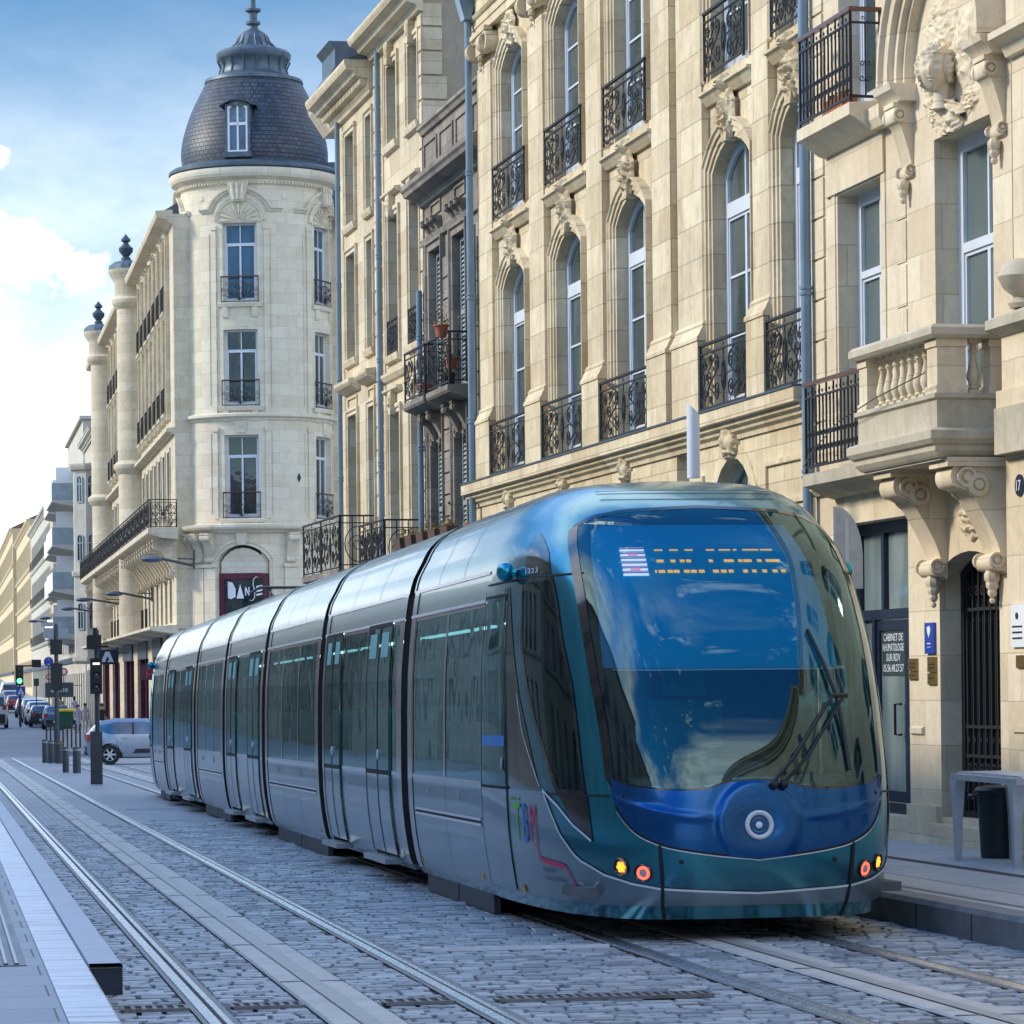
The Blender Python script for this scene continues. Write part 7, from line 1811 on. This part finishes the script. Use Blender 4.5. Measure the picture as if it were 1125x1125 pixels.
        # front door
        d=TT(patch(lambda u,v:(s*(.795+.195*u),.25+.70*v),6,6,.010),'front_door','tram_grey',smooth=60)
        TT(patch(lambda u,v:(s*(.80+.185*u),.96+1.33*v),6,10,.010),'door_glass','t_glass',d,smooth=60)
        m=MB(); 
        for a in (.793,.992): m.merge(strip([(s*a,.25+i*.21) for i in range(11)],.02,.013,sub=1))
        for z in (.955,2.30): m.merge(strip([(s*(.795+.195*i/5),z) for i in range(6)],.02,.013,sub=1))
        TT(m,'door_seal','rubber',d)
        m=MB(); m.merge(strip([(s*(.80+.18*i/5),1.28) for i in range(6)],.075,.014,sub=1)); TT(m,'door_notice','tb_blue',d)
        m=MB(); c=Vector(nz_(s*.815,1.12,.02)); m.ball(c,.02,8,6,sc=(.6,.8,2.4)); TT(m,'door_button','tram_pale',d,smooth=60)
        # camera bulb
        c=Vector(nz_(s*.74,2.44,.07)); m=MB(); m.ball(c,.065,14,10,sc=(1,1.2,1.1)); m.tube([tuple(c),nz_(s*.72,2.44,0)],.03,8); TT(m,'mirror_camera','tram_teal2',smooth=60)
        # tail lamps
        for (pp,zz,kind) in ((.405,.485,'o'),(.35,.45,'r')):
            n=nnorm(s*pp,zz); c=Vector(nose(s*pp,zz))+n*.010; Q=n.to_track_quat('Z','Y').to_matrix().to_4x4(); X=Matrix.Translation(c)@Q
            m=MB(); q=MB(); q.lathe([(.062,-.02),(.062,.0),(.055,.006),(.048,.0),(.046,-.02)],n=24,ends=False); m.merge(q,X); lp=TT(m,'lamp_housing','tram_black',smooth=40)
            if kind=='o':
                m=MB(); q=MB(); q.lathe([(.001,-.006),(.045,-.008)],n=20); m.merge(q,X); TT(m,'lamp_reflector','lamp_grey',lp)
                m=MB()
                for a in range(7):
                    an=2*PI*a/6; q=MB(); r_=.0 if a==6 else .024; q.lathe([(.013,-.006),(.011,.002),(.001,.004)],(r_*math.cos(an),r_*math.sin(an),0),8); m.merge(q,X)
                TT(m,'lit_leds','lamp_orange',lp)
            else:
                m=MB(); q=MB(); q.lathe([(.028,-.008),(.026,-.001),(.001,.002)],n=20); m.merge(q,X); TT(m,'lamp_centre','lamp_grey',lp)
                m=MB(); q=MB(); q.lathe([(.028,-.006),(.030,.001),(.043,.001),(.045,-.008)],n=28,ends=False); m.merge(q,X); TT(m,'lit_leds','lamp_redc',lp)
    for s in (-1,1):
        m=MB(); q=Vector(nz_(s*.24,.52,.006)); m.ball(q,.016,8,5,sc=(1,.4,1)); q=Vector(nz_(s*.385,.93,.008)); m.ball(q,.016,8,5,sc=(1,.5,1)); TT(m,'sensor_plug','rubber',smooth=60)
    # wiper
    def wp(p,z,o): return Vector(nz_(p,z,o))
    m=MB(); m.tube([wp(.040,.99,.05),wp(.115,1.15,.075),wp(.255,1.53,.07)],.013,6); m.tube([wp(.075,.99,.05),wp(.155,1.15,.075),wp(.29,1.53,.07)],.011,6); m.tube([wp(.25,1.53,.07),wp(.30,1.53,.07)],.014,6); m.ball(wp(.05,.99,.04),.03,8,6); m.ball(wp(.08,.99,.04),.03,8,6); w=TT(m,'wiper_arm','black_plastic',smooth=50)
    m=MB(); m.tube([wp(.225,1.98,.022),wp(.25,1.78,.03),wp(.272,1.55,.045),wp(.283,1.35,.03),wp(.292,1.08,.018)],.014,6); TT(m,'wiper_blade','black_plastic',w)
    # behind the glass: display, blind, desk, seat
    if not flip:
        def up(u): return -.21+(u-720)*.003
        m=MB()
        rows_=[(2.585,.018,[(720,730),(738,748),(756,765.5),(781,790.5),(796,809.5),(812.7,817),(824,843),(845,859.6)]),
          (2.505,.030,[(720,728),(736,741.5),(746.8,752),(754,759.6),(780,784.7),(797.5,808.7),(814,818.8),(820,829.5),(836,841),(846,863)]),
          (2.430,.030,[(716,718),(720,727.3),(730,735.9),(737,743.6),(748.7,755),(756.4,763),(765.5,771.9),(781.5,788),(790.5,796.7),(799.3,804.7),(815.7,821),(826,831),(837.7,843),(849.5,855.5),(859.6,865)])]
        bx=patch(lambda u,v:(-.36+.64*u,2.36+.27*v),10,4,-.055); db=TT(bx,'destination_display','tram_black',smooth=60)
        for z,hh,segs in rows_:
            for a,b in segs: m.merge(strip([(up(a),z),(up(b),z)],hh,-.045,sub=1))
        TT(m,'led_dashes','led_orange',db)
        m=MB(); m2=MB()
        for k in range(6):
            z=2.41+.035*k; m.merge(strip([(-.33,z),(-.245,z)],.024,-.045,sub=2)); 
            m2.merge(strip([(-.33,z+.0175),(-.245,z+.0175)],.006,-.044,sub=2))
        for z in (2.445,2.55): m2.merge(strip([(-.305,z),(-.27,z)],.03,-.043,sub=2))
        TT(m,'led_square','led_white',db); TT(m2,'led_square_lines','led_pink',db)
        TT(patch(lambda u,v:(-.425+.75*u,1.775+1.0*v),20,12,-.05),'sun_blind','blue_shade',smooth=60)
        TT(strip([(-.40+.76*i/12,1.775) for i in range(13)],.022,-.06,sub=1),'sun_blind_bar','tram_white')
    else: TT(patch(lambda u,v:(-.40+.80*u,2.2+.5*v),10,4,-.055),'destination_display','tram_black')
    m=MB(); m.box(-.85,.85,.42,1.05,.35,.98); m.box(-.75,.75,.55,1.0,.98,1.04); m.box(-.2,.2,.60,.9,1.04,1.14); TT(m,'driver_desk','interior')
    m=MB(); m.box(-.28,.28,1.65,2.15,.75,.88); m.box(-.26,.26,2.05,2.2,.88,1.55); m.box(-.15,.15,2.08,2.18,1.58,1.8); TT(m,'driver_seat','seat_teal')
    m=MB(); m.box(-1.05,1.05,2.95,3.02,.35,2.6); TT(m,'cab_bulkhead','interior')
    m=MB(); m.box(-1.08,1.08,.5,3.2,.28,.34); TT(m,'cab_floor','interior')
    return g
build_nose(False)
build_nose(True)
# lettering on the flank
def surf_text(mb,txt,p0,p1,z0,z1,off=.012,slope=0):
    cu=bpy.data.curves.new('lettering','FONT'); cu.body=txt; cu.size=1; cu.resolution_u=2
    ob=bpy.data.objects.new('lettering',cu); COL.objects.link(ob); dg=bpy.context.evaluated_depsgraph_get(); dg.update(); me=bpy.data.meshes.new_from_object(ob.evaluated_get(dg))
    X=[v.co.x for v in me.vertices]; Y=[v.co.y for v in me.vertices]; xa,xb,ya,yb=min(X),max(X),min(Y),max(Y)
    mb.add([nz_(p0+(p1-p0)*(v.co.x-xa)/(xb-xa),z0+(z1-z0)*(v.co.y-ya)/(yb-ya)+slope*(v.co.x-xa)/(xb-xa),off) for v in me.vertices],[tuple(p.vertices) for p in me.polygons])
    bpy.data.objects.remove(ob); bpy.data.curves.remove(cu); bpy.data.meshes.remove(me)
for ch,a,b,mt in (('T',-.755,-.715,'tb_green'),('B',-.705,-.677,'tb_blue'),('M',-.667,-.635,'tb_pink')):
    m=MB(); surf_text(m,ch,a,b,.60,.86); T(m,'operator_letter',mt)
m=MB(); surf_text(m,'...',-.775,-.72,.875,.90); T(m,'operator_dots','tb_green')
m=MB(); m.merge(strip([(-.645,.60),(-.632,.50)],.022,.012)); m.merge(strip([(-.632,.50),(-.60,.485),(-.555,.475),(-.535,.465)],.034,.012)); m.merge(strip([(-.535,.475),(-.515,.38),(-.490,.27)],.02,.012)); T(m,'pink_line','tb_pink')
m=MB(); surf_text(m,'TRANSPORTS',-.625,-.57,.415,.445); surf_text(m,'BORDEAUX METROPOLE',-.622,-.535,.36,.39); T(m,'operator_name','tb_dark')
m=MB(); surf_text(m,'1323',-.655,-.585,2.425,2.46); T(m,'fleet_number','tram_white')
m=MB(); m.merge(strip([(-.755,.27),(-.735,.27)],.05,.012)); T(m,'orange_marker','yellow')
m=MB(); 
for k in range(6):
    a=[(-.50,.42),(-.46,.41),(-.47,.33),(-.485,.31)]
m.add([nz_(p,z,.0075) for p,z in ((-.505,.37),(-.475,.40),(-.455,.385),(-.478,.31))],[(0,1,2,3)]); T(m,'patch_mark','tram_pale')
# body between the cabs
ZLOW=[.2,.25,.35,.5,.7,.95]; ZGL=[.95,1.2,1.5,1.8,2.05,2.28]; ZUP=[2.28,2.35,2.42,2.49]; ZRF=[2.49,2.55,2.62,2.69,2.75,2.80,2.85,2.90,2.95,2.99,3.03,3.06,3.08,3.095,3.1]
def side(y0,y1,zs,s,off,n=1,x_in=0):
    m=MB(); m.grid([[(s*(max(0,spl(WT,z))+off),y0+(y1-y0)*i/n,z) for z in zs] for i in range(n+1)]); return m
def ringband(y0,y1,zs,off):
    m=MB(); rows=[]
    for y in (y0,y1): rows.append([(-(max(0,spl(WT,z))+off),y,z+ (off if z>2.9 else 0)) for z in zs]+[((max(0,spl(WT,z))+off),y,z+(off if z>2.9 else 0)) for z in zs[::-1]])
    m.grid(rows); return m
JO=[7.2,13.45,19.5,25.2,30.45,37.5]
mods=[(3.2,7.0,'end'),(7.4,13.25,'door'),(13.65,19.3,'win'),(19.7,25.0,'door'),(25.4,30.25,'win'),(30.65,37.3,'door'),(37.7,40.7,'end')]
doors={1:[(8.1,9.7),(11.7,13.05)],3:[(20.1,21.6),(23.3,24.7)],5:[(31.2,32.7),(35.2,36.7)]}
for i,(a,b,kd) in enumerate(mods):
    m=MB(); m.merge(ringband(a,b,ZRF,0)); roof=T(m,'roof_shell','tram_teal',smooth=40)
    m=MB(); n=3
    for k in range(1,n): m.merge(ringband(a+(b-a)*k/n-.006,a+(b-a)*k/n+.006,ZRF,.003))
    T(m,'roof_joint','rubber',roof)
    for s in (-1,1):
        T(side(a,b,ZUP,s,0),'cant_rail_panel','tram_teal',smooth=40)
        m=MB(); m.merge(side(a,b,[2.478,2.504],s,.006)); m.merge(side(a,b,[2.272,2.296],s,.012)); T(m,'white_trim_line','tram_white')
        dd=doors.get(i,[]); segs=[]; y=a+.25 if i!=0 else a
        yend=b-.25 if i!=6 else b
        for (c,d) in dd: segs.append(('w',y,c)); segs.append(('d',c,d)); y=d
        segs.append(('w',y,yend))
        for (k,c,d) in segs:
            if k=='w':
                if d-c<.08: continue
                lp=T(side(c,d,ZLOW,s,0),'lower_side_panel','tram_grey',smooth=40)
                np_=max(1,round((d-c)/1.6)); 
                sm=MB()
                for q in range(np_):
                    e,f_=c+(d-c)*q/np_,c+(d-c)*(q+1)/np_
                    g=T(side(e+.015,f_-.015,ZGL,s,.0),'side_window','t_glass',smooth=60)
                    bm_=MB(); bm_.merge(side(e+.0,e+.05,ZGL,s,.004)); bm_.merge(side(f_-.05,f_,ZGL,s,.004)); bm_.merge(side(e+.05,f_-.05,[.95,.985],s,.004)); bm_.merge(side(e+.05,f_-.05,[2.24,2.28],s,.004)); T(bm_,'window_border','tram_black',g)
                    if q: sm.merge(side(e-.005,e+.005,ZLOW,s,.003))
                if kd in('win','end'): 
                    sm.merge(side(c+.1,d-.1,[.674,.692],s,.0035)); wl_=MB(); wl_.merge(side(c+.1,d-.1,[.693,.713],s,.005)); wl_.merge(side(c+.1,d-.1,[.653,.673],s,.005)); T(wl_,'white_trim_line','tram_white')
                    lk=MB()
                    for q in (c+(d-c)*.3,c+(d-c)*.75): lk.box(s*1.24,s*1.262,q-.02,q+.02,.83,.89)
                    T(lk,'panel_lock','tram_pale')
                if sm.f: T(sm,'panel_seam','rubber',lp)
            else:
                dr=T(side(c+.02,d-.02,ZLOW[1:],s,.012),'sliding_door','tram_grey',smooth=40)
                mid=(c+d)/2
                for (e,f_) in ((c+.03,mid-.02),(mid+.02,d-.03)):
                    T(side(e,f_,ZGL,s,.012),'door_glass','t_glass',dr,smooth=60)
                    T(side(e+.16,f_-.12,[1.98,2.20],s,.0145),'door_sticker','door_sticker',dr)
                bm_=MB()
                for e in (c+.0,mid-.025,d-.045): bm_.merge(side(e,e+.045,[.22]+ZLOW[1:]+ZGL[1:],s,.0155))
                for z in (.945,2.245): bm_.merge(side(c+.02,d-.02,[z,z+.04],s,.0150))
                T(bm_,'door_seal','rubber',dr)
                m=MB(); m.box(s*1.14,s*1.30,c+.05,d-.05,.17,.215); T(m,'door_step','tram_pale')
                m=MB(); m.ball((s*1.27,mid-.10,1.12),.022,8,6,sc=(.7,.8,2.2)); T(m,'door_button','tram_white',dr)
        # end bands
        for (e,f_) in (((b-.25,b),) if i==0 else ((a,a+.25),) if i==6 else ((a,a+.25),(b-.25,b))):
            T(side(e,f_,ZLOW,s,.006),'end_trim_lower','tram_pale',smooth=40); T(side(e,f_,ZGL,s,.006),'end_trim_glazed','tram_black',smooth=40)
            T(side(e,f_,ZUP,s,.006),'end_trim_upper','tram_teal',smooth=40)
        m=MB(); 
        for q in (a+.35,b-.35): m.box(s*1.172,s*1.192,q-.03,q+.03,.26,.31)
        T(m,'orange_marker','yellow')
    # valance under the body, bogie covers
    for s in (-1,1): T(side(a,b,[.15,.2],s,0),'skirt','tram_teal')
    if kd in('win','end'):
        m=MB(); aa,bb=(a+.25,b-.25)
        m.box(-1.13,-1.08,aa,bb,.01,.22); m.box(1.08,1.13,aa,bb,.01,.22); m.box(-1.135,-1.13,(aa+bb)/2-.01,(aa+bb)/2+.01,.02,.15); T(m,'bogie_cover','post_grey')
        for q in (aa+.6,bb-.6):
            for s in (-1,1):
                w=MB(); c=MB(); c.lathe([(.001,-.06),(.28,-.06),(.31,-.04),(.31,.06),(.001,.06)],n=24); w.merge(c,Matrix.Translation((s*.78,q,.30))@Matrix.Rotation(PI/2,4,'Y')); T(w,'wheel','black_plastic',smooth=40)
    m=MB(); m.box(-1.0,1.0,a,b,.12,.30); T(m,'underframe','black_plastic')
    m=MB(); m.box(-1.12,1.12,a,b,.30,.345); T(m,'floor','interior')
    m=MB(); m.box(-1.08,1.08,a,b,2.40,2.43); cl_=T(m,'ceiling','interior_light'); m=MB(); m.box(-.75,-.62,a+.2,b-.2,2.385,2.40); m.box(.62,.75,a+.2,b-.2,2.385,2.40); T(m,'ceiling_light','strip_light',cl_)
    y=a+.8
    while y<b-.6:
        if not any(c-.3<y<d+.3 for c,d in doors.get(i,[])):
            for x in (-.98,-.52,.52,.98):
                m=MB(); m.box(x-.21+(0.0),x+.21,y,y+.42,.72,.80); m.box(x-.20,x+.20,y+.38,y+.46,.80,1.35); m.ball((x,y+.42,1.40),.15,8,6,sc=(1.1,.35,.9)); T(m,'seat','seat_teal',smooth=40)
        y+=.95
    for x,y in ((-.55,a+.5),(.55,a+.5),(-.55,b-.5),(.55,b-.5),(0,(a+b)/2)):
        m=MB(); m.tube([(x,y,.34),(x,y,2.4)],.018,6); T(m,'grab_pole','pole_y')
for j,y in enumerate(JO):
    zs=ZLOW+ZGL[1:]+ZUP[1:]+ZRF[1:]; m=MB(); rows=[]
    for k in range(9):
        off=.003 if k in (0,8) else -.05-(.035 if k%2 else 0); yy=y-.205+.41*k/8
        rows.append([(-(max(0,spl(WT,z))+off if spl(WT,z)>.1 else 0),yy,z-(.03 if z>2.9 else 0)) for z in zs]+[((max(0,spl(WT,z))+off if spl(WT,z)>.1 else 0),yy,z-(.03 if z>2.9 else 0)) for z in zs[::-1]])
    m.grid(rows); T(m,'bellows','rubber',smooth=20)
    for e in (y-.21,y+.15): m=MB(); m.merge(ringband(e,e+.06,ZRF,.008)); T(m,'roof_end_trim','tram_teal2')
# pantograph folded on the roof
m=MB(); m.box(-.5,.5,26.0,27.2,3.08,3.16); 
for s in (-1,1): m.tube([(s*.4,26.1,3.15),(s*.3,27.9,3.24),(s*.45,26.6,3.30)],.025,5)
m.tube([(-.75,26.6,3.22),(-.6,26.6,3.31),(.6,26.6,3.31),(.75,26.6,3.22)],.022,5); T(m,'pantograph','post_grey')
# roof fairing edge above the windscreen
m=MB(); m.merge(strip([((-1+2*i/20)*.40,2.955) for i in range(21)],.03,.03,sub=1)); T(m,'roof_lip','tram_teal')

m=MB(); m.merge(strip([((-1+2*i/24)*.42,2.985) for i in range(25)],.018,.010,sub=1)); m.merge(strip([(.46+.2*i/6,2.90-.05*i) for i in range(7)],.012,.010,sub=1)); T(m,'roof_seam','rubber')
# ================================================================== sky, sun, camera
SUN_EL,SUN_AZ=R(30.5),R(-74)     # azimuth measured from +y (along the street), negative to the left
w=bpy.data.worlds.new('World'); scene.world=w; w.use_nodes=True; nt=w.node_tree; nt.nodes.clear()
out=N(nt,'ShaderNodeOutputWorld'); bg=N(nt,'ShaderNodeBackground'); L(nt,bg.outputs[0],out.inputs[0])
sky=N(nt,'ShaderNodeTexSky'); sky.sky_type='NISHITA'; sky.sun_disc=False; sky.sun_elevation=SUN_EL; sky.sun_rotation=SUN_AZ; sky.altitude=100; sky.air_density=1.0; sky.dust_density=.3; sky.ozone_density=1.4
tc=N(nt,'ShaderNodeTexCoord'); v=tc.outputs['Generated']; sp=N(nt,'ShaderNodeSeparateXYZ'); L(nt,v,sp.inputs[0])
hs=N(nt,'ShaderNodeHueSaturation'); hs.inputs['Saturation'].default_value=1.25; L(nt,sky.outputs[0],hs.inputs['Color'])
skyc=mixc(nt,1.0,hs.outputs[0],(.74,1.04,1.30),'MULTIPLY')
z=sp.outputs[2]
skyc=mixc(nt,1.0,skyc,ramp(nt,z,[(0.,(.50,.50,.50)),(.10,(.28,.36,.355)),(.2,(.215,.315,.33)),(.5,(.45,1.25,1.3))]),'MULTIPLY')
zz=math_(nt,'ADD',math_(nt,'MAXIMUM',z,0.0),.10)
cb=N(nt,'ShaderNodeCombineXYZ'); L(nt,math_(nt,'DIVIDE',sp.outputs[0],zz),cb.inputs[0]); L(nt,math_(nt,'DIVIDE',sp.outputs[1],zz),cb.inputs[1]); L(nt,math_(nt,'MULTIPLY',z,2.0),cb.inputs[2])
n1=noise_(nt,cb.outputs[0],.85,9,.55,.25)
sv=scalev(nt,v,(1,1,2.2)); n2=noise_(nt,sv,7.5,10,.60,.35)
# low bank of cloud near the horizon, broken cumulus above
fwd=ramp(nt,sp.outputs[1],[(.80,0.),(.96,1.)])
low=math_(nt,'MULTIPLY',math_(nt,'SUBTRACT',1.0,math_(nt,'DIVIDE',z,.135),clamp=True),fwd)
c1=ramp(nt,math_(nt,'ADD',n2,math_(nt,'MULTIPLY',low,.22)),[(.60,0.),(.70,1.)])
high=math_(nt,'MULTIPLY',ramp(nt,z,[(.12,0.),(.22,1.)]),ramp(nt,math_(nt,'MULTIPLY',sp.outputs[1],-1.0),[(.0,.25),(.3,1.)]))
c2=math_(nt,'MULTIPLY',ramp(nt,n1,[(.44,0.),(.56,1.)]),high)
haze=math_(nt,'MULTIPLY',ramp(nt,z,[(0.,.98),(.075,.85),(.12,.45),(.21,.03)]),math_(nt,'ADD',math_(nt,'MULTIPLY',fwd,.75),.25))
zen=math_(nt,'MULTIPLY',ramp(nt,z,[(.38,0.),(.55,.95)]),math_(nt,'MAXIMUM',ramp(nt,sp.outputs[1],[(.62,0.),(.75,1.)]),math_(nt,'MULTIPLY',ramp(nt,math_(nt,'ABSOLUTE',sp.outputs[0]),[(.42,0.),(.62,1.)]),ramp(nt,math_(nt,'ADD',sp.outputs[1],.2),[(.05,0.),(.3,1.)])))); haze=math_(nt,'MAXIMUM',haze,zen)  # added white cloud high overhead, out of view, as neutral fill light
dv=N(nt,'ShaderNodeVectorMath',operation='DISTANCE'); L(nt,scalev(nt,v,(1,1,1.7)),dv.inputs[0]); dv.inputs[1].default_value=(.022,.99,.128*1.7)
puff=ramp(nt,math_(nt,'ADD',math_(nt,'MULTIPLY',dv.outputs['Value'],-15),math_(nt,'MULTIPLY',noise_(nt,v,34,8,.6,.3),1.0)),[(.10,0.),(.22,1.)])
dv2=N(nt,'ShaderNodeVectorMath',operation='DISTANCE'); L(nt,scalev(nt,v,(1,1,1.7)),dv2.inputs[0]); dv2.inputs[1].default_value=(.016,.985,.157*1.7)
puff2=math_(nt,'MULTIPLY',ramp(nt,math_(nt,'ADD',math_(nt,'MULTIPLY',dv2.outputs['Value'],-60),noise_(nt,v,50,8,.6,.3)),[(.12,0.),(.3,1.)]),.7)
haze=math_(nt,'MAXIMUM',haze,math_(nt,'MAXIMUM',puff,puff2))
cl=math_(nt,'MAXIMUM',math_(nt,'MAXIMUM',c1,c2),haze)
shade=noise_(nt,sv,12,8,.6)
cc=mixc(nt,ramp(nt,shade,[(.35,0.),(.65,1.)]),(5.0,5.4,6.0),(9.4,9.3,9.2))
col=mixc(nt,cl,skyc,cc)
L(nt,col,bg.inputs[0]); bg.inputs[1].default_value=.118
sl=bpy.data.lights.new('sun','SUN'); sl.energy=1.5; sl.angle=R(10); sl.color=(1,.88,.70); so=bpy.data.objects.new('sun',sl); COL.objects.link(so)
dx,dy,dz=math.cos(SUN_EL)*math.sin(SUN_AZ),math.cos(SUN_EL)*math.cos(SUN_AZ),math.sin(SUN_EL)
so.rotation_euler=Vector((dx,dy,dz)).to_track_quat('Z','Y').to_euler(); so.location=(-20,20,40)
cam=bpy.data.cameras.new('camera'); co=bpy.data.objects.new('camera',cam); COL.objects.link(co); scene.camera=co
F_=3620.0; cam.sensor_width=36; cam.sensor_fit='HORIZONTAL'; cam.lens=36*F_/1125; cam.shift_y=(750-562.5)/1125; cam.clip_start=.5; cam.clip_end=3000
th=math.atan(627.9/F_); co.location=(0,0,EYE)
fw=Vector((math.sin(th),math.cos(th),0)); rt=Vector((math.cos(th),-math.sin(th),0)); up=Vector((0,0,1)); ro=R(.6)
# picture turned anticlockwise: the camera is rolled clockwise
rt2=rt*math.cos(ro)+up*(-math.sin(ro))*1; up2=up*math.cos(ro)+rt*math.sin(ro)
co.matrix_world=Matrix(((rt2.x,up2.x,-fw.x,0),(rt2.y,up2.y,-fw.y,0),(rt2.z,up2.z,-fw.z,EYE),(0,0,0,1)))
scene.render.resolution_x=1024; scene.render.resolution_y=1024
scene.view_settings.view_transform='Standard'; scene.view_settings.look='None'; scene.view_settings.gamma=1; scene.view_settings.exposure=1.2
scene.render.engine='CYCLES'; scene.cycles.max_bounces=8; scene.cycles.transparent_max_bounces=24; scene.cycles.glossy_bounces=4
